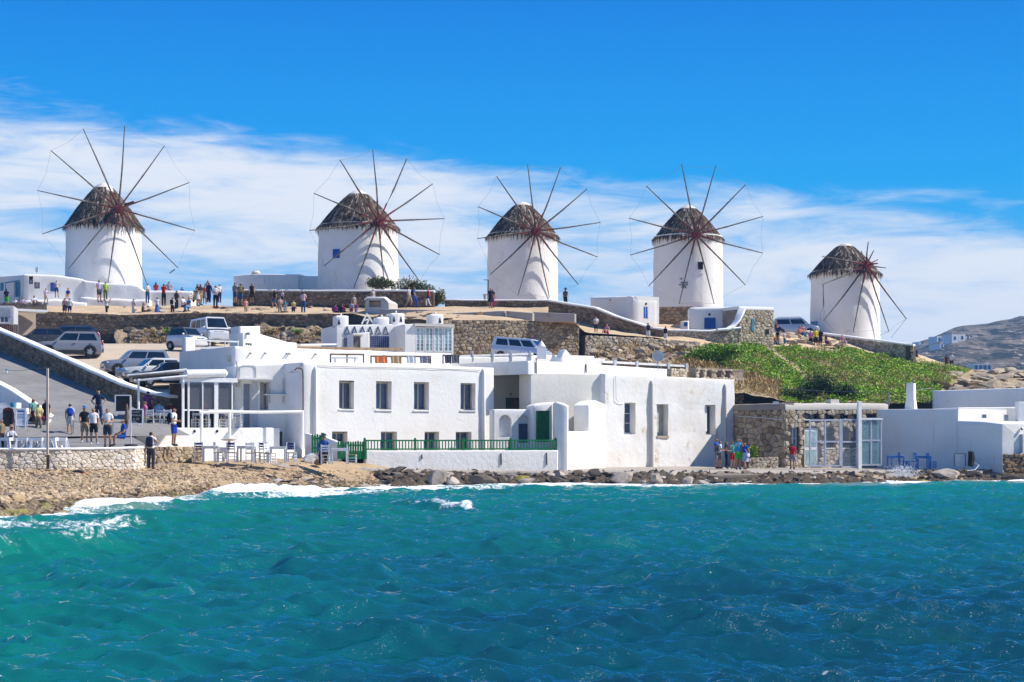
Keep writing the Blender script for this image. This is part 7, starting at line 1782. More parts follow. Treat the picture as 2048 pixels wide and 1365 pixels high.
    p('grille', TRIM, lambda m: m.box((.012 * L, 0, hood - .2), (.06, W * .42, .12))); p('front_bumper', clad or col, lambda m: m.box((.02 * L, 0, .42), (.16, W * .86, .2))); p('rear_bumper', clad or col, lambda m: m.box((.985 * L, 0, .45), (.14, W * .9, .2)))
    p('number_plate', PLATE, lambda m: m.box((-.012 * L, 0, .46), (.02, .5, .11))); p('number_plate', PLATE, lambda m: m.box((L * 1.003, 0, .62), (.02, .5, .11)))
    if rack:
        for s in (-1, 1): p('roof_rail', TRIM, lambda m: m.tube([(xc + .1, s * wt * .92, zr), (xc + .2, s * wt * .92, zr + .07), (xd - .3, s * wt * .92, zr + .07), (xd - .15, s * wt * .92, zr)], .022, 5))
    return root
def at_lot(px, Y): return Vector((X(px, Y), Y, lotz(Y) + 0.03))
# rz: nose (-x) points left at 0, turning counter-clockwise brings the nose towards the camera
car('silver_suv', 'silver off-road car with dark lower cladding, parked nose left above the ramp wall', at_lot(139, 115), R(14), 4.35, 1.8, 1.68, 1.02, 1.0, .27, .44, .88, .975, (0.27, 0.275, 0.295), .36, (0.19, .80), TRIM, nside=2, rack=True)
car('dark_hatchback', 'dark grey hatchback half hidden behind the silver off-road car', at_lot(82, 121), R(20), 3.9, 1.7, 1.48, .92, .86, .24, .42, .80, .96, (0.045, 0.043, 0.042), .30)
car('blue_estate', 'dark blue car of which only the roof shows behind the silver off-road car', at_lot(138, 125.5), R(10), 4.3, 1.7, 1.5, .95, .88, .26, .40, .88, .97, (0.03, 0.06, 0.12), .30, rack=True)
car('city_car', 'tiny white two-seater car with a black rear window and roof', at_lot(374, 119), R(146), 2.55, 1.53, 1.56, .98, .92, .2, .42, .84, .97, (0.66, 0.67, 0.68), .29, (0.16, .83), nside=1, roofc=m_car('grey_roof', (0.12, 0.12, 0.13)))
car('white_van', 'white minibus with a high roof facing the camera beside the small white car', at_lot(418, 129), R(118), 4.6, 1.75, 2.0, 1.12, 1.02, .06, .20, .97, .995, (0.68, 0.69, 0.72), .31, (0.2, .8), nside=3, cat='van')
car('silver_hatchback', 'silver-blue estate car with open view through its windows above the white coping', at_lot(272, 106.5), R(24), 4.1, 1.72, 1.56, .96, .90, .26, .42, .90, .97, (0.24, 0.27, 0.32), .32)
car('white_saloon', 'white bonnet of a car nosing out in front of the silver-blue estate', at_lot(306, 103.0), R(30), 4.1, 1.7, 1.42, .90, .84, .28, .45, .80, .93, (0.6, 0.6, 0.58), .30)
car('green_saloon', 'dark teal car parked nearest the cafe pergola', at_lot(336, 100.6), R(26), 4.1, 1.7, 1.42, .90, .84, .28, .45, .80, .93, (0.02, 0.045, 0.055), .30)
mv = car('minivan', 'white and dark blue minivan tilted nose down in front of the rubble wall', at_lot(1040, 121) + Vector((0, 0, 0.0)), R(180), 4.4, 1.8, 1.75, 1.05, .98, .10, .30, .96, .99, (0.5, 0.56, 0.66), .32, nside=3, cat='van', roofc=m_car('van_roof', (0.70, 0.71, 0.73)))
mv.rotation_euler = (0, R(-5), R(158)); mv.location = P(1042, 724, 120.5); mv.scale = (.92, .92, .92)
wg = car('wagon', 'light silver car behind the sitting people at the fifth windmill', Vector((X(1592, 160), 160, Z(673, 160))), R(165), 4.3, 1.75, 1.65, 1.0, .95, .2, .36, .92, .98, (0.40, 0.46, 0.52), .32, rack=True)
# ================================================================== PEOPLE
J0 = {'pel': (0, 0, .95), 'wai': (0, .01, 1.10), 'che': (0, .01, 1.27), 'nkb': (0, .015, 1.44), 'nk': (0, 0, 1.51), 'hd0': (0, -.015, 1.59), 'hd1': (0, -.015, 1.69),
      'sL': (.165, .01, 1.405), 'eL': (.225, .035, 1.13), 'wL': (.235, -.05, .90), 'sR': (-.165, .01, 1.405), 'eR': (-.225, .035, 1.13), 'wR': (-.235, -.05, .90),
      'hL': (.09, 0, .89), 'kL': (.10, -.015, .50), 'aL': (.10, .03, .09), 'tL': (.115, -.13, .035), 'hR': (-.09, 0, .89), 'kR': (-.10, -.015, .50), 'aR': (-.10, .03, .09), 'tR': (-.115, -.13, .035)}
BON = [('pel', 'wai'), ('wai', 'che'), ('che', 'nkb'), ('nkb', 'nk'), ('nk', 'hd0'), ('hd0', 'hd1'), ('nkb', 'sL'), ('sL', 'eL'), ('eL', 'wL'), ('nkb', 'sR'), ('sR', 'eR'), ('eR', 'wR'), ('pel', 'hL'), ('hL', 'kL'), ('kL', 'aL'), ('aL', 'tL'), ('pel', 'hR'), ('hR', 'kR'), ('kR', 'aR'), ('aR', 'tR')]
RAD = {'pel': (.145, .115), 'wai': (.13, .10), 'che': (.155, .115), 'nkb': (.10, .075), 'nk': (.052, .055), 'hd0': (.073, .085), 'hd1': (.076, .092), 's': (.062, .062), 'e': (.043, .043), 'w': (.03, .03), 'h': (.088, .09), 'k': (.06, .06), 'a': (.042, .042), 't': (.038, .03)}
def pose(**k):
    j = dict(J0); j.update(k); return j
def mir(d): return d
POSES = {
 'stand': pose(),
 'ease': pose(kL=(.13, -.05, .50), aL=(.16, -.02, .09), tL=(.21, -.17, .035), eR=(-.26, .06, 1.15), wR=(-.20, -.10, .97)),
 'hips': pose(eL=(.36, .08, 1.17), wL=(.19, -.05, 1.02), eR=(-.36, .08, 1.17), wR=(-.19, -.05, 1.02), kL=(.14, -.02, .5), aL=(.17, .03, .09), tL=(.21, -.12, .035)),
 'photo': pose(eL=(.21, -.20, 1.27), wL=(.055, -.30, 1.53), eR=(-.21, -.20, 1.27), wR=(-.055, -.30, 1.53)),
 'phone': pose(eR=(-.27, -.06, 1.22), wR=(-.11, -.12, 1.55), eL=(.24, .0, 1.14), wL=(.22, -.12, .94)),
 'hold': pose(eL=(.22, -.02, 1.14), wL=(.08, -.24, 1.13), eR=(-.22, -.02, 1.14), wR=(-.08, -.24, 1.13)),
 'walk': pose(kL=(.09, -.20, .55), aL=(.09, -.17, .13), tL=(.10, -.33, .10), hL=(.09, -.02, .89), kR=(-.09, .08, .50), aR=(-.09, .30, .14), tR=(-.10, .18, .05), eL=(.22, .14, 1.15), wL=(.21, .10, .92), eR=(-.22, -.05, 1.15), wR=(-.20, -.22, .98)),
 'point': pose(eR=(-.33, -.12, 1.33), wR=(-.48, -.30, 1.40)),
 'sit': pose(**{k: (v[0], v[1], v[2] - .47) for k, v in J0.items() if k in ('pel', 'wai', 'che', 'nkb', 'nk', 'hd0', 'hd1', 'sL', 'sR')}, hL=(.09, -.02, .44), hR=(-.09, -.02, .44), kL=(.12, -.43, .47), kR=(-.12, -.43, .47), aL=(.12, -.44, .09), aR=(-.12, -.40, .09), tL=(.13, -.60, .035), tR=(-.13, -.56, .035), eL=(.23, -.04, .68), wL=(.13, -.28, .58), eR=(-.23, -.04, .68), wR=(-.13, -.28, .58)),
 'sitlow': pose(**{k: (v[0], v[1] - .04 * (v[2] - .9), v[2] - .80) for k, v in J0.items() if k in ('pel', 'wai', 'che', 'nkb', 'nk', 'hd0', 'hd1', 'sL', 'sR')}, hL=(.09, -.02, .12), hR=(-.09, -.02, .12), kL=(.14, -.38, .40), kR=(-.14, -.36, .42), aL=(.13, -.55, .09), aR=(-.13, -.55, .09), tL=(.14, -.70, .035), tR=(-.14, -.70, .035), eL=(.24, -.12, .38), wL=(.14, -.36, .42), eR=(-.24, -.12, .38), wR=(-.14, -.36, .42)),
}
def seg_d(p, a, b):
    ab = b - a; t = max(0, min(1, (p - a).dot(ab) / max(ab.length_squared, 1e-9))); return (p - (a + ab * t)).length, t
def hand_mesh(w, e, side):
    """palm and five separate fingers continuing the forearm"""
    m = MB(); d = (Vector(w) - Vector(e)).normalized(); n_ = Vector((side, 0, 0)); n_ = (n_ - d * n_.dot(d)).normalized(); s_ = d.cross(n_); W = Vector(w)
    M = Matrix((s_, n_, d)).transposed(); m.ell(W + d * .045, (.04, .016, .055), 8, 5, M=M)
    for k, (o, ln) in enumerate(((-.028, .065), (-.010, .078), (.009, .074), (.027, .058))):
        a = W + d * .085 + s_ * o; m.tube([a, a + d * ln * .5 - n_ * .008, a + d * ln - n_ * .03], [.0085, .008, .006], 5)
    a = W + d * .03 - s_ * .035; m.tube([a, a + d * .035 - s_ * .022, a + d * .06 - s_ * .022 - n_ * .015], [.011, .01, .007], 5)
    return m
def grow(jn):
    me = bpy.data.meshes.new('tmp'); names = list(jn); me.from_pydata([jn[k] for k in names], [(names.index(a), names.index(b)) for a, b in BON], []); ob = bpy.data.objects.new('tmp', me); C.objects.link(ob)
    ob.modifiers.new('s', 'SKIN'); sv = me.skin_vertices[0].data
    for i, k in enumerate(names):
        r_ = RAD[k] if k in RAD else RAD[k[0]]; sv[i].radius = r_; sv[i].use_root = (k == 'pel')
    q = ob.modifiers.new('u', 'SUBSURF'); q.levels = 2; q.render_levels = 2
    bpy.context.view_layer.update(); out = bpy.data.meshes.new_from_object(ob.evaluated_get(bpy.context.evaluated_depsgraph_get())); bpy.data.objects.remove(ob); return out
SKIN_M = [m_paint('skin_%s' % a, c, 0.05, 6, 0.55) for a, c in (('fair', (0.52, 0.30, 0.20)), ('tan', (0.42, 0.22, 0.13)), ('brown', (0.28, 0.14, 0.085)))]
HAIR_M = {k: m_paint('hair_' + k, c, 0.2, 12, 0.6) for k, c in {'black': (.012, .01, .01), 'brown': (.06, .03, .018), 'blond': (.38, .24, .10), 'grey': (.34, .32, .30), 'red': (.22, .05, .02)}.items()}
EYE = m_paint('eye_dark', (0.03, 0.02, 0.02)); LIP = m_paint('lip', (0.30, 0.10, 0.08))
cloth_cache = {}
def cloth(c):
    if c not in cloth_cache: cloth_cache[c] = m_paint('cloth_%d' % len(cloth_cache), c, 0.14, 7, 0.9, 0.1, 0.3)
    return cloth_cache[c]
KIT = {}
def sub_mesh(me, faces, off, name):
    idx = {}; V = []; F = []
    for f in faces:
        r_ = []
        for v in me.polygons[f].vertices:
            if v not in idx: idx[v] = len(V); V.append(me.vertices[v].co + me.vertices[v].normal * off)
            r_.append(idx[v])
        F.append(r_)
    n = bpy.data.meshes.new(name); n.from_pydata([tuple(v) for v in V], [], F); n.polygons.foreach_set('use_smooth', [True] * len(F)); n.materials.append(EYE); return n
def kit(pn):
    if pn in KIT: return KIT[pn]
    j = {k: Vector(v) for k, v in POSES[pn].items()}; me = grow(POSES[pn]); reg = []
    for v in me.vertices:
        best = min(((seg_d(v.co, j[a], j[b])[0] / (0.5 * ((RAD.get(a) or RAD[a[0]])[0] + (RAD.get(b) or RAD[b[0]])[0])), a, b, seg_d(v.co, j[a], j[b])[1]) for a, b in BON), key=lambda q: q[0]); reg.append(best[1:])
    def sel(test): return [p.index for p in me.polygons if sum(test(*reg[v]) for v in p.vertices) >= 3]
    tor = lambda a, b, t: (a in ('wai', 'che') and b in ('che', 'nkb')) or (a == 'pel' and b == 'wai' and t > .25) or (a == 'nkb' and b[0] == 's') or (a == 'nkb' and b == 'nk' and t < .15)
    up = lambda a, b, t: a[0] == 's' and b[0] == 'e' and t < .62
    K = {}
    K['shirt'] = sub_mesh(me, sel(lambda a, b, t: tor(a, b, t) or up(a, b, t)), .018, 'shirt'); K['tank'] = sub_mesh(me, sel(lambda a, b, t: tor(a, b, t)), .015, 'top'); K['longshirt'] = sub_mesh(me, sel(lambda a, b, t: tor(a, b, t) or a[0] == 's' or (a[0] == 'e' and t < .9)), .018, 'shirt')
    hip = lambda a, b, t: (a == 'pel' and b != 'wai') or (a == 'pel' and t <= .35)
    K['shorts'] = sub_mesh(me, sel(lambda a, b, t: hip(a, b, t) or (a in ('hL', 'hR') and t < .85)), .022, 'shorts'); K['pants'] = sub_mesh(me, sel(lambda a, b, t: hip(a, b, t) or a in ('hL', 'hR') or (a in ('kL', 'kR') and t < .93)), .018, 'trousers'); K['shoes'] = sub_mesh(me, sel(lambda a, b, t: a in ('aL', 'aR') or (a in ('kL', 'kR') and t > .93)), .012, 'shoes')
    hc = (j['hd0'] + j['hd1']) / 2
    K['hair'] = sub_mesh(me, [p.index for p in me.polygons if all(reg[v][1] in ('hd0', 'hd1') and (me.vertices[v].co.z > hc.z + .035 + .9 * max(0, -(me.vertices[v].co.y - hc.y)) * .45 or (me.vertices[v].co.y > hc.y + .012 and me.vertices[v].co.z > hc.z - .07)) for v in p.vertices)], .014, 'hair')
    m = MB(); m.ell(hc + Vector((0, .075, -.10)), (.085, .05, .17), 10, 7); K['long'] = m.mesh('hair', [EYE], smooth=True)
    m = MB(); m.lathe([(.17, .0), (.16, .012), (.105, .02), (.10, .075), (.06, .11), (.01, .115)], 14, hc + Vector((0, 0, .06))); K['hat'] = m.mesh('hat', [EYE], smooth=True)
    m = MB(); m.lathe([(.102, .0), (.10, .05), (.06, .085), (.01, .09)], 14, hc + Vector((0, .005, .065))); m.prism([hc + Vector(v) for v in ((-.08, -.07, .07), (.08, -.07, .07), (.05, -.19, .055), (-.05, -.19, .055))], (0, 0, .012)); K['cap'] = m.mesh('cap', [EYE], smooth=True)
    m = MB(); a = j['wai']; kn = (j['kL'] + j['kR']) / 2 if 'sit' not in pn else j['pel'] + Vector((0, -.2, -.3))
    def skirt(z1, rr):
        m = MB(); n = 16; V = []; z0 = j['wai'].z - .02
        for i in range(6):
            t = i / 5; z = z0 + (z1 - z0) * t
            for k in range(n): an = 2 * math.pi * k / n; r_ = .135 + (rr - .135) * t + .012 * math.sin(an * 5) * t; V.append((j['pel'].x + r_ * math.cos(an) * 1.08, j['pel'].y + r_ * math.sin(an) * .92, z))
        return m.add(V, [(i * n + k, i * n + (k + 1) % n, (i + 1) * n + (k + 1) % n, (i + 1) * n + k) for i in range(5) for k in range(n)]).mesh('skirt', [EYE], smooth=True)
    K['skirt'] = skirt(j['pel'].z - .42, .22); K['longskirt'] = skirt(j['pel'].z - .80, .26)
    # face
    m = MB()
    for s in (-1, 1): m.ell(hc + Vector((s * .03, -.088, .005)), (.013, .008, .008), 6, 4); m.ell(hc + Vector((s * .03, -.09, .026)), (.018, .006, .004), 6, 4)
    K['eyes'] = m.mesh('eyes', [EYE]); m = MB(); m.ell(hc + Vector((0, -.082, -.055)), (.024, .008, .007), 6, 4); K['mouth'] = m.mesh('mouth', [LIP])
    # nose, ears and hands belong to the body mesh
    m = MB(); m.ell(hc + Vector((0, -.097, -.018)), (.013, .02, .026), 6, 5)
    for s in (-1, 1): m.ell(hc + Vector((s * .083, .005, -.005)), (.012, .022, .032), 6, 5)
    for sd, w_, e_ in ((1, 'wL', 'eL'), (-1, 'wR', 'eR')):
        h = hand_mesh(j[w_], j[e_], sd); m.add(h.v, h.f)
    bm = bmesh.new(); bm.from_mesh(me); ex = m.mesh('x', []); bm.from_mesh(ex); bm.to_mesh(me); bm.free(); bpy.data.meshes.remove(ex)
    me.polygons.foreach_set('use_smooth', [True] * len(me.polygons)); me.name = 'body'
    if not me.materials: me.materials.append(SKIN_M[0])
    m = MB(); m.ell(j['che'] + Vector((0, .19, .0)), (.155, .10, .23), 12, 8, p=0.6); m.ell(j['che'] + Vector((0, .27, -.06)), (.12, .05, .11), 10, 6, p=0.7)
    for s in (-1, 1): m.tube([j['che'] + Vector((s * .09, .12, .18)), j['sL' if s > 0 else 'sR'] + Vector((-s * .05, -.02, .06)), j['che'] + Vector((s * .11, -.13, .02)), j['che'] + Vector((s * .14, .08, -.16))], .018, 5)
    K['pack'] = m.mesh('pack', [EYE], smooth=True)
    m = MB(); sd = j['hL'] + Vector((.17, -.02, .02)); m.ell(sd, (.06, .15, .12), 10, 6, p=0.65); m.tube([sd + Vector((0, 0, .1)), j['che'] + Vector((.10, -.13, 0)), j['sR'] + Vector((.03, -.02, .06)), j['che'] + Vector((0, .14, -.02)), sd + Vector((0, .05, .1))], .014, 5); K['bag'] = m.mesh('bag', [EYE], smooth=True)
    K['body'] = me; KIT[pn] = K; return K
def setm(o, mt):
    o.material_slots[0].link = 'OBJECT'; o.material_slots[0].material = mt
def person(label, loc, h, face, pn, top=('shirt', (.7, .7, .7)), bottom=('pants', (.05, .05, .06)), hair='brown', shoes=(.05, .05, .05), skin=1, head=None, group=None, pack=None, bag=None, long=False):
    """face: 0 looks at the camera, 90 to the right, 180 away, -90 to the left"""
    K = kit(pn); root = thing('person', label, 'person', loc, group or 'visitors'); root.rotation_euler = (0, 0, R(face)); s = h / 1.75; root.scale = (s, s, s)
    def ch(nm, key, mt):
        o = bpy.data.objects.new(nm, K[key]); C.objects.link(o); o.parent = root; setm(o, mt); return o
    ch('body', 'body', SKIN_M[skin]); ch('eyes', 'eyes', EYE); ch('mouth', 'mouth', LIP)
    if top: ch({'shirt': 'shirt', 'tank': 'top', 'longshirt': 'shirt'}[top[0]], top[0], cloth(top[1]))
    if bottom: ch({'shorts': 'shorts', 'pants': 'trousers', 'skirt': 'skirt', 'longskirt': 'skirt'}[bottom[0]], bottom[0], cloth(bottom[1]))
    if bottom and 'skirt' in bottom[0]: ch('shorts', 'shorts', cloth(bottom[1]))
    ch('shoes', 'shoes', cloth(shoes))
    if hair: ch('hair', 'hair', HAIR_M[hair])
    if long: ch('long_hair', 'long', HAIR_M[hair])
    if head: ch(head[0], head[0], cloth(head[1]))
    for kind, it in (('pack', pack), ('bag', bag)):
        if it:
            o = bpy.data.objects.new('backpack' if kind == 'pack' else 'shoulder_bag', K[kind]); C.objects.link(o); o.location = loc; o.rotation_euler = root.rotation_euler; o.scale = root.scale; setm(o, cloth(it[0])); tag(o, it[1], 'backpack' if kind == 'pack' else 'bag', 'bags carried by visitors')
    return root
W_, BK, NV, JE, KH, RD, PK, LB, GY, LI, PU, YE, TQ, BL, OR, GN, RB = (.72, .72, .72), (.015, .015, .018), (.015, .025, .09), (.04, .09, .22), (.36, .28, .18), (.40, .02, .03), (.62, .30, .36), (.30, .45, .62), (.25, .26, .27), (.40, .62, .06), (.20, .05, .20), (.68, .60, .20), (.06, .45, .50), (.02, .08, .42), (.55, .14, .06), (.02, .50, .05), (.02, .12, .55)
# px, y of head top, y of feet, depth ; height follows from both
def who(label, px, y0, y1, Y, face, pn, *a, z=None, k=None, **kw):
    h = (y1 - y0) * Y / FPX; kk = {'sit': 1.28, 'sitlow': .95}.get(pn, 1.75)
    h = h * 1.75 / kk
    h = min(max(h, 1.0), 1.95)
    person(label, P(px, y1, Y) if z is None else Vector((X(px, Y), Y, z)), h, face, pn, *a, **kw)
S, T_, LS, SH, PA, SK, LK = 'shirt', 'tank', 'longshirt', 'shorts', 'pants', 'skirt', 'longskirt'
# --- promenade
who('man in white T-shirt and dark shorts walking towards the sea, nearest of the promenade strollers', 215, 815, 897, 75.4, 8, 'hold', (S, W_), (SH, (.03, .035, .05)), 'black')
who('man in white printed T-shirt and black shorts between two strollers', 187, 815, 890, 77.0, 12, 'ease', (S, (.74, .72, .72)), (SH, BK), 'black', shoes=(.6, .6, .6))
who('man in black T-shirt, khaki shorts and blue cap', 169, 813, 888, 77.2, 20, 'walk', (S, BK), (SH, KH), 'brown', head=('cap', (.08, .2, .55)), shoes=(.5, .5, .5))
who('man in dark navy T-shirt with pale print and jeans standing on the ramp', 197, 779, 850, 83.0, 5, 'hips', (S, (.015, .03, .07)), (PA, (.03, .05, .11)), 'black')
who('man seen from behind in white shorts with a blue backpack', 140, 806, 873, 85.0, 195, 'walk', (S, (.55, .56, .66)), (SH, (.62, .60, .56)), 'brown', shoes=(.6, .6, .6), pack=((.02, .07, .42), 'blue backpack on the man in white shorts'))
who('woman in pale yellow top and brown patterned trousers', 77, 806, 870, 85.6, 25, 'walk', (S, (.66, .58, .24)), (PA, (.22, .17, .11)), 'blond', skin=0, bag=((.25, .02, .10), 'dark red handbag of the woman in yellow'))
who('woman in black dress with teal shawl and long dark hair', 67, 796, 864, 86.3, 50, 'stand', (S, (.18, .38, .34)), (SK, BK), 'brown', long=True)
who('man in black T-shirt half hidden behind the lamp pole', 92, 797, 864, 86.3, -20, 'ease', (S, BK), (SH, (.02, .02, .02)), 'black')
who('man in white T-shirt and bright blue striped shorts standing on the wall ledge', 348, 815, 893, 80.2, 75, 'hold', (S, W_), (SH, (.02, .06, .40)), 'black', skin=1, pack=(BK, 'black backpack on the man in blue shorts'))
who('person in white tank top and dark jeans walking up the beach taking a call', 302, 862, 942, 77.0, 172, 'phone', (T_, W_), (PA, (.05, .05, .065)), 'black', pack=((.02, .025, .05), 'dark backpack on the beach walker in white tank top'))
who('person in blue sitting bent over on a stool by the closed parasol', 247, 838, 893, 75.6, -60, 'sit', (S, (.02, .07, .35)), (SH, (.02, .07, .35)), 'black')
who('man in white shirt and straw hat sitting on the white step by the boards', 22, 852, 890, 76.0, 35, 'sitlow', (LS, (.62, .63, .68)), (PA, (.02, .02, .025)), 'grey', head=('hat', (.30, .24, .16)))
who('man in khaki shirt cut off by the left picture edge', 3, 838, 903, 74.2, 60, 'stand', (S, (.22, .18, .11)), (PA, (.02, .02, .03)), 'grey')
who('man in blue shirt sitting beside the white chair below the picket gate', 648, 870, 928, 83.4, 0, 'sit', (LS, (.04, .10, .35)), (PA, (.03, .03, .05)), 'brown', head=('hat', (.05, .06, .09)))
# cafe guests
ZFp = ZF
who('cafe guest in purple shirt standing among the terrace tables', 296, 780, 856, 89.8, 160, 'ease', (S, PU), (PA, BK), 'black', z=ZFp)
who('cafe guest in pink shirt sitting at the left terrace table', 290, 800, 856, 88.7, 120, 'sit', (S, (.55, .12, .28)), (SH, KH), 'blond', z=ZFp)
who('cafe guest in light blue shirt sitting with his back to the sea', 317, 797, 856, 89.2, 180, 'sit', (S, LB), (SH, BL), 'brown', z=ZFp)
who('cafe guest in dark red sitting beside the glazed room', 341, 800, 856, 89.6, 200, 'sit', (S, (.12, .03, .03)), (PA, BK), 'brown', z=ZFp)
who('guest in a red top sitting behind the glass of the cafe room', 410, 800, 856, 91.2, 20, 'sit', (S, RD), (PA, BK), 'black', z=ZFp)
who('guest in dark clothes sitting at the right behind the cafe glass', 441, 800, 856, 91.6, -20, 'sit', (S, BK), (PA, BK), 'black', z=ZFp)
# --- quay
who('man in blue T-shirt with dark bag at the left of the group on the quay', 1433, 876, 938, 96.4, 60, 'hold', (S, (.02, .10, .42)), (SH, GY), 'black')
who('man in white T-shirt with a backpack looking down beside the man in blue', 1440, 881, 938, 95.6, 100, 'hold', (S, W_), (SH, (.10, .11, .12)), 'black', pack=((.10, .10, .07), 'olive backpack on the man in the quay group'), bag=(BK, 'black bag hanging at the side of the man in white T-shirt'))
who('woman in black top and trousers in the quay group', 1453, 883, 938, 96.0, 80, 'hold', (T_, BK), (PA, BK), 'brown', long=True)
who('woman in turquoise top and red shorts in the quay group', 1465, 882, 938, 96.6, 30, 'photo', (T_, TQ), (SH, RD), 'black', skin=1)
who('man in blue T-shirt and bright green shorts photographing the sea', 1476, 876, 940, 95.4, 20, 'photo', (S, (.03, .28, .60)), (SH, GN), 'black')
who('woman in blue dress carrying a pale bag at the right of the quay group', 1490, 884, 941, 95.4, -40, 'walk', (T_, BL), (SK, (.40, .45, .66)), 'brown', bag=((.55, .58, .72), 'pale blue bag of the woman in blue'))
who('man in red T-shirt and grey shorts walking away along the quay', 1584.5, 886, 941, 97.2, 175, 'walk', (S, (.50, .015, .03)), (SH, (.24, .25, .30)), 'black', skin=2)
# --- path below the small houses
who('man in white shirt and dark shorts on the sunlit path', 1192, 632, 671, 131, 10, 'hold', (S, (.68, .70, .74)), (SH, (.03, .035, .05)), None)
who('woman in pink top sitting on the sunlit path', 1214, 647, 671, 131, -30, 'sitlow', (T_, PK), (SK, (.25, .03, .10)), 'red')
who('man in grey shirt with dark backpack by the white-coped wall', 1296, 645, 686, 131, 190, 'point', (S, (.45, .45, .46)), (SH, (.6, .62, .66)), 'brown', pack=((.02, .03, .06), 'navy backpack on the man by the coped wall'))
who('woman in dark top and white trousers at the end of the coped wall', 1331, 652, 688, 131.5, 150, 'hold', (T_, BK), (PA, (.62, .64, .70)), 'red')
# --- fifth mill rocks
GRP5 = 'people on the rocks below the fifth windmill'
def w5(label, px, y0, y1, Y, face, pn, *a, **k): who(label, px, y0, y1, Y, face, pn, *a, group=GRP5, **k)
w5('person in dark red top sitting high on the stone block corner', 1552, 643, 664, 145, 80, 'sitlow', (S, (.16, .03, .04)), (PA, NV), 'brown')
w5('man in black top and khaki trousers standing by the stone block', 1555, 661, 692, 141.5, 170, 'stand', (S, BK), (PA, KH), 'black')
w5('woman in orange top and jeans sitting at the top edge of the green slope', 1546, 668, 691, 141, 150, 'sitlow', (S, OR), (PA, JE), 'red')
w5('woman in white top and blue jeans standing at the top of the slope', 1569, 663, 695, 141.5, 60, 'ease', (S, (.60, .50, .52)), (PA, JE), 'brown', skin=0)
w5('woman in orange top with legs stretched out on the rocks', 1599, 652, 676, 149, 60, 'sitlow', (S, OR), (PA, (.05, .14, .30)), 'black')
w5('small figure in pale pink sitting in front of the silver car', 1606, 649, 667, 152, 20, 'sitlow', (S, PK), (SH, W_), 'brown')
w5('woman in pink top and black trousers on the slope edge', 1621.5, 661, 697, 146, 0, 'hold', (S, (.60, .16, .42)), (PA, BK), 'brown')
w5('man in bright yellow T-shirt and black shorts', 1631, 656, 699, 145.6, 10, 'ease', (S, (.75, .60, .02)), (SH, BK), 'black')
w5('man in navy T-shirt and dark shorts next to the man in yellow', 1641, 658, 697, 146.2, 170, 'stand', (S, NV), (SH, (.03, .03, .04)), 'brown')
w5('man in black sitting right of the standing three', 1652, 668, 695, 146.5, 60, 'sit', (S, BK), (SH, PU), 'black')
w5('woman in pink and white sitting against the white-topped wall', 1684, 669, 690, 149, -20, 'sitlow', (S, PK), (SH, W_), 'brown')
w5('woman in white top sitting lowest at the right of the rocks', 1690, 677, 697, 147, -50, 'sitlow', (S, (.62, .45, .52)), (SH, (.6, .6, .62)), 'brown')
w5('man in navy standing beyond the end of the white-topped wall', 1832, 696, 730, 156, 190, 'stand', (S, NV), (SH, BK), 'grey')
w5('woman in a dark dress seen against the far hill', 1892.5, 710, 741, 158, 180, 'stand', (T_, (.06, .04, .05)), (SK, (.06, .04, .05)), 'black')
w5('man in white T-shirt and black shorts seen against the far hill', 1903, 706, 741, 158, 160, 'stand', (S, (.60, .66, .68)), (SH, BK), 'black')
# --- plaza
GRPP = 'visitors on the windmill plaza'
def pz(label, px, y0, y1, Y, face, pn, *a, **k): who(label, px, y0, y1, Y, face, pn, *a, group=GRPP, **k)
pz('man in navy top and green shorts at the far left behind the cane fence', 13, 577, 616, 141, 180, 'ease', (S, NV), (SH, GN), 'black')
pz('person in white sitting behind the cane fence, left of two', 30, 596, 616, 141, 10, 'sitlow', (S, W_), (SH, RD), 'brown')
pz('person in lilac sitting behind the cane fence, right of two', 45, 594, 616, 141.5, 20, 'sitlow', (S, (.42, .38, .55)), (SH, W_), 'black')
pz('person in white shirt sitting alone below the white house', 68, 590, 614, 142, 40, 'sitlow', (S, (.62, .64, .74)), (SH, NV), 'brown')
pz('person in striped shirt and beige shorts stepping down from the white ledge', 92, 576, 611, 145.5, 30, 'walk', (S, (.52, .50, .62)), (SH, (.55, .45, .36)), 'brown')
pz('woman in white top and blue shorts standing on the ledge under the blue shutter', 113, 560, 596, 146.8, 10, 'hips', (T_, (.62, .55, .50)), (SH, JE), 'brown')
pz('child in blue top and red hat sitting on the white ledge', 136, 577, 600, 146.5, 0, 'sit', (S, (.03, .06, .34)), (SH, PK), 'red', head=('cap', (.5, .05, .03)))
pz('woman in pink dress at the terrace edge below the white ledge', 129.5, 595, 633, 140, 170, 'stand', (T_, (.62, .30, .28)), (SK, (.08, .05, .14)), 'blond')
pz('man in white shirt beside the woman in pink dress', 139.5, 596, 633, 140, 185, 'ease', (S, W_), (SH, NV), 'brown', bag=(BK, 'black shoulder bag of the man beside the pink dress'))
pz('man in lilac T-shirt and dark shorts against the podium wall', 198, 559, 605, 147, 60, 'ease', (S, (.42, .36, .56)), (SH, (.06, .06, .07)), 'black')
pz('man in lime T-shirt and green trousers against the podium wall', 211, 563, 603, 147.2, 20, 'stand', (S, LI), (PA, (.12, .14, .06)), 'brown')
pz('photographer in white shirt with a big black bag', 213, 594, 636, 140, 95, 'photo', (S, (.60, .62, .70)), (PA, BK), 'black', bag=(BK, 'big black camera bag of the photographer'))
pz('woman in pale pink T-shirt and white trousers at the terrace edge', 267, 597, 634, 140, 150, 'hold', (S, (.66, .50, .55)), (PA, (.62, .60, .60)), 'brown')
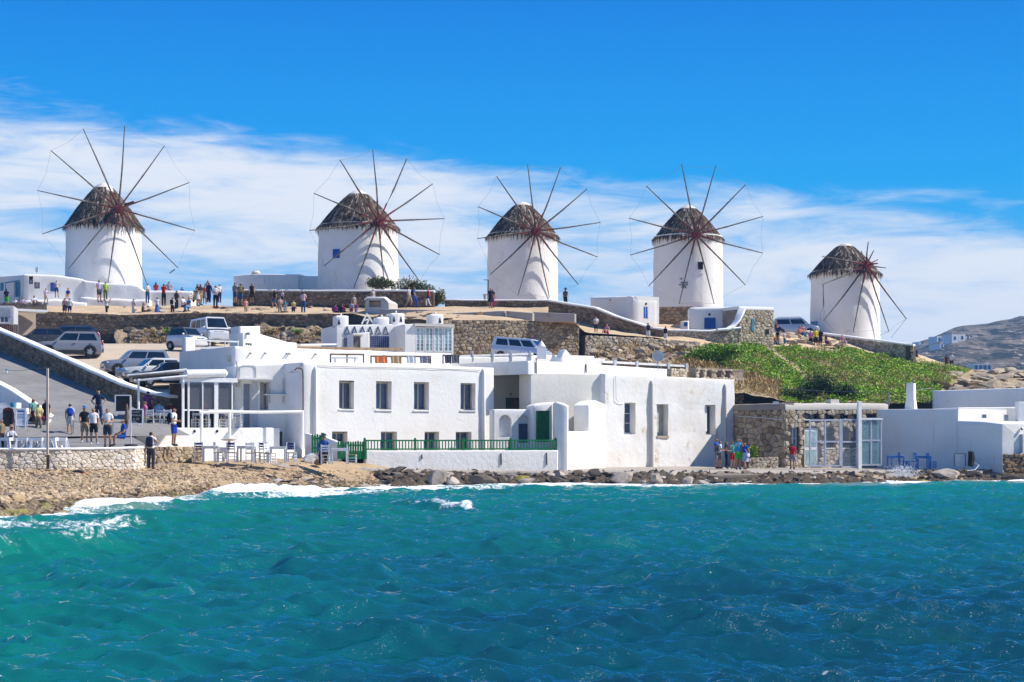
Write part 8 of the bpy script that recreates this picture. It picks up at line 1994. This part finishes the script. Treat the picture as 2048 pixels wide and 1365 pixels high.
pz('man in grey shirt and cap sitting on the terrace edge', 286, 604, 632, 140, 100, 'sitlow', (S, (.12, .11, .09)), (PA, (.12, .11, .09)), 'grey', head=('cap', (.4, .38, .33)))
pz('man in white shirt and jeans with folded arms by the podium wall', 295, 566, 607, 147, 30, 'hold', (LS, W_), (PA, JE), 'brown')
pz('woman in red top behind the podium wall', 312, 564, 604, 151.5, 180, 'stand', (S, (.42, .03, .05)), (PA, BK), 'brown', long=True)
pz('man in red T-shirt and black trousers raising a camera', 327.5, 567, 612, 145.5, 170, 'photo', (S, (.45, .02, .03)), (PA, BK), 'black')
pz('man in grey T-shirt with hand on hip behind the podium wall', 338, 562, 604, 151.5, 30, 'hips', (S, (.26, .25, .30)), (SH, NV), 'brown')
pz('small figure in blue behind the right end of the podium wall', 364, 574, 604, 152, 180, 'stand', (S, (.12, .12, .38)), (SH, NV), 'black')
pz('woman in white top and long blue skirt at the terrace edge', 314.5, 594, 633, 140, 190, 'photo', (T_, W_), (LK, (.07, .17, .42)), 'brown')
pz('person in white shirt and plum trousers with a dark backpack', 345, 594, 633, 140.2, 170, 'photo', (S, (.60, .62, .70)), (PA, (.06, .02, .05)), 'brown', pack=(BK, 'black backpack on the person in plum trousers'))
pz('man all in black with a shoulder bag behind the seated couple', 353, 580, 624, 142.5, 60, 'hold', (LS, BK), (PA, BK), 'black')
pz('man in white shirt with dark bag sitting at the terrace edge', 366, 592, 624, 141, 60, 'sit', (S, W_), (PA, JE), 'black')
pz('woman in blue and white sitting right of the man with the dark bag', 378, 595, 624, 141, -40, 'sit', (S, (.10, .20, .48)), (PA, (.20, .34, .55)), 'brown')
pz('woman in black top and white skirt at the edge of the crowd', 395, 567, 613, 144.5, 80, 'hold', (T_, BK), (SK, (.58, .50, .45)), 'brown')
pz('person in dark brown top behind the woman in the white skirt', 401, 567, 611, 146, 60, 'stand', (S, (.05, .03, .03)), (PA, KH), 'black')
pz('woman in red checked top behind the crowd', 409.5, 570, 608, 147, 20, 'stand', (S, (.40, .08, .06)), (SK, (.2, .2, .25)), 'red')
pz('man in light blue shirt taller than the crowd', 415.6, 558, 606, 148, 10, 'photo', (S, LB), (PA, BK), 'brown')
pz('person in navy from head to foot in the crowd', 418, 565, 605, 145.5, 170, 'ease', (LS, NV), (PA, NV), 'black')
pz('woman in white shirt, black leggings and red shoes', 431, 570, 617, 143.5, 20, 'hold', (S, W_), (PA, BK), 'brown', shoes=(.4, .03, .03))
pz('person in white behind the low wall right of the crowd', 439, 568, 606, 148.5, 40, 'point', (S, W_), (PA, NV), 'brown')
pz('man in grey T-shirt shading his eyes by the coped wall', 470, 565, 608, 145, 150, 'phone', (S, (.24, .25, .26)), (SH, (.07, .07, .09)), 'black')
pz('person in black top with an olive backpack and denim shorts', 481, 565, 614, 143.5, 185, 'ease', (S, BK), (SH, JE), 'black', pack=((.25, .20, .08), 'olive backpack on the person in denim shorts'))
pz('woman in a black dress against the coped stone wall', 503.6, 566, 608, 144.5, 30, 'stand', (T_, BK), (SK, BK), 'black')
pz('bald man in pink top at the terrace edge', 491.8, 597, 633, 140, 40, 'stand', (S, (.60, .28, .26)), (SH, KH), None)
pz('man in black T-shirt and cropped jeans walking left', 549, 579, 618, 143, -70, 'walk', (S, BK), (SH, JE), 'black')
pz('child in white cap and white top by the stone wall', 564.5, 582, 608, 144, -30, 'ease', (S, (.62, .60, .70)), (SH, NV), 'brown', head=('cap', (.7, .7, .7)))
pz('woman in pale pink and khaki at the terrace edge', 560, 594, 633, 140, 20, 'hold', (S, (.55, .38, .38)), (PA, KH), 'black')
pz('woman in turquoise top at the terrace edge', 570, 600, 634, 139.8, -10, 'hold', (T_, (.03, .36, .48)), (PA, W_), 'brown')
pz('person in pale yellow top with a dark bag at the terrace edge', 586.7, 600, 634, 139.8, 10, 'hold', (S, (.60, .55, .22)), (SH, NV), 'brown', bag=((.10, .04, .03), 'dark bag of the person in pale yellow'))
pz('woman in pale pink shirt and tight jeans facing the mills', 606.5, 582, 628, 140.5, 175, 'hold', (S, (.66, .46, .52)), (PA, (.03, .09, .26)), 'brown', long=True)
pz('person in purple sitting on the terrace edge, left of two', 670, 603, 633, 140, 170, 'sitlow', (S, PU), (PA, BK), 'black')
pz('person in red with a black backpack sitting on the terrace edge', 683.7, 605, 633, 140, 175, 'sitlow', (S, RD), (PA, BK), 'brown', pack=(BK, 'black backpack on the sitting person in red'))
pz('person in grey tank top near the stone oven', 708, 589, 629, 141.5, 30, 'stand', (T_, (.36, .33, .34)), (SH, KH), 'blond')
pz('girl in purple and white left of the stone oven', 702.5, 604, 634, 140, 170, 'ease', (S, (.45, .40, .60)), (SH, PU), 'brown')
pz('woman in bright purple dress beside the stone oven', 713, 606, 634, 140, 185, 'stand', (T_, (.25, .06, .34)), (SK, (.35, .25, .5)), 'black')
pz('woman in white top behind the stone oven', 746, 578, 614, 142, 20, 'ease', (T_, (.64, .54, .54)), (SH, W_), 'red')
pz('man in pale T-shirt and khaki shorts walking past the large bush', 818, 573, 617, 141, 60, 'walk', (S, (.50, .48, .50)), (SH, (.34, .29, .22)), 'black')
pz('woman in blue with red hair walking past the large bush', 829, 574, 616, 141.5, 75, 'walk', (S, (.10, .12, .38)), (PA, (.03, .08, .38)), 'red', pack=(BK, 'black backpack on the red-haired walker'))
pz('person in red top and white trousers striding left before the bush', 856, 577, 615, 141, -75, 'walk', (S, (.50, .03, .03)), (PA, (.62, .60, .62)), 'blond', bag=(NV, 'navy bag of the person in white trousers'))
pz('woman in short black dress beside the lamp post', 981, 576, 617, 140, 20, 'stand', (S, (.015, .018, .04)), (SK, (.015, .018, .04)), 'brown')
pz('woman in magenta trousers just behind the woman in black dress', 985, 578, 616, 141, 160, 'stand', (S, BK), (PA, (.45, .02, .16)), 'brown')
pz('man in dark T-shirt and hat behind the low wall right of the third windmill', 1131, 577, 617, 144, 150, 'ease', (S, (.09, .09, .10)), (PA, BK), 'brown', head=('hat', (.08, .08, .06)))
# ================================================================== SMALL THINGS BY THE WATERSIDE HOUSE
CBL = m_paint('chair_sky_blue', (0.05, 0.22, 0.55), 0.1, 5, 0.5)
shelf = MB(); q = Pl((1765, 97.6), (1960, 94.6)); plaster_box(shelf, q, 0, q.L, -0.3, [(0, 0.52), (q.L, 0.50)], 3.0, r=0.1, wob=0.08)
o = shelf.build('rock_ledge', CEM, None, True); o['kind'] = 'structure'
for (pr, px, Y, rz, lb, gp) in ((tpro, 1791, 98.6, 8, 'sky-blue table at the left against the shaded waterside house', 'blue tables by the waterside house'), (tpro, 1847, 97.4, -6, 'sky-blue table in the middle of the shaded house wall', 'blue tables by the waterside house'),
                              (cpro2, 1806, 98.4, 90, 'sky-blue chair right of the left blue table', 'blue chairs by the waterside house'), (cpro2, 1822, 98.0, -80, 'sky-blue chair between the two blue tables', 'blue chairs by the waterside house'), (cpro2, 1863, 97.0, 95, 'sky-blue chair right of the middle blue table', 'blue chairs by the waterside house')):
    o = copy_tree(pr); o.location = Vector((X(px, Y - 1), Y - 1, 0.53)); o.rotation_euler = (0, 0, R(rz)); o['label'] = lb; o['group'] = gp
    for c in o.children: setm(c, CBL)
cb_ = thing('white_cupboard', 'small white cupboard with dark edges against the shaded house wall', 'cupboard', P(1920, 934, 95.4)); part(cb_, 'carcass', WHITEP, lambda m: m.box(P(1920, 921, 95.6), (0.55, 0.35, 0.66))); part(cb_, 'frame', DARK, lambda m: [m.bar(P(1909, 933, 95.4), P(1909, 908, 95.4), 0.03, 0.03), m.bar(P(1909, 908, 95.4), P(1931, 908, 95.4), 0.03, 0.03), m.bar(P(1931, 908, 95.4), P(1931, 933, 95.4), 0.03, 0.03)])
dk = thing('hanging_wetsuit', 'black wetsuit hanging beside the white cupboard', 'bundle', P(1941, 934, 95)); part(dk, 'bundle', DARK, lambda m: m.tube([P(1937, 905, 95), P(1942, 906, 95), P(1943, 918, 95), P(1941, 932, 94.9)], [0.08, 0.17, 0.19, 0.16], 9), True); part(dk, 'hose', GREYP, lambda m: m.tube([P(1945, 925, 95), P(1958, 931, 94.6), P(1950, 940, 94.2), P(1920, 944, 93.8)], 0.025, 6))  # wetsuit hung at the wall, modelled as one drooping tube
# a second layer of life: cables on the long white front
wire('cable', 'thin black cable sagging along the top of the two-storey house front', [MP.at(634, 732, 0.04), MP.at(720, 735, 0.05), MP.at(830, 737, 0.05), MP.at(960, 741, 0.04)], 0.009, DARK)
wire('cable', 'thin grey cable running down the rough house from its roof edge', [RP.at(1230, 752, 0.05), RP.at(1231, 800, 0.06), RP.at(1238, 806, 0.06), RP.at(1247, 807, 0.05)], 0.012, STEEL)
# ================================================================== AIR
m = MB(); m.box((0, 360, 46), (2840, 2160, 96)); m.v = [(x, y, z) for x, y, z in m.v]
hzm = bpy.data.materials.new('thin_haze'); hzm.use_nodes = True; t_ = hzm.node_tree; t_.nodes.clear()
o_ = t_.nodes.new('ShaderNodeOutputMaterial'); v_ = t_.nodes.new('ShaderNodeVolumePrincipled'); v_.inputs['Color'].default_value = (0.30, 0.56, 1.0, 1); v_.inputs['Density'].default_value = 0.00026; v_.inputs['Anisotropy'].default_value = 0.0
t_.links.new(v_.outputs[0], o_.inputs['Volume'])
hb = m.build('haze', hzm); hb['kind'] = 'stuff'; hb['label'] = 'thin blue summer haze over the bay'; hb['category'] = 'haze'
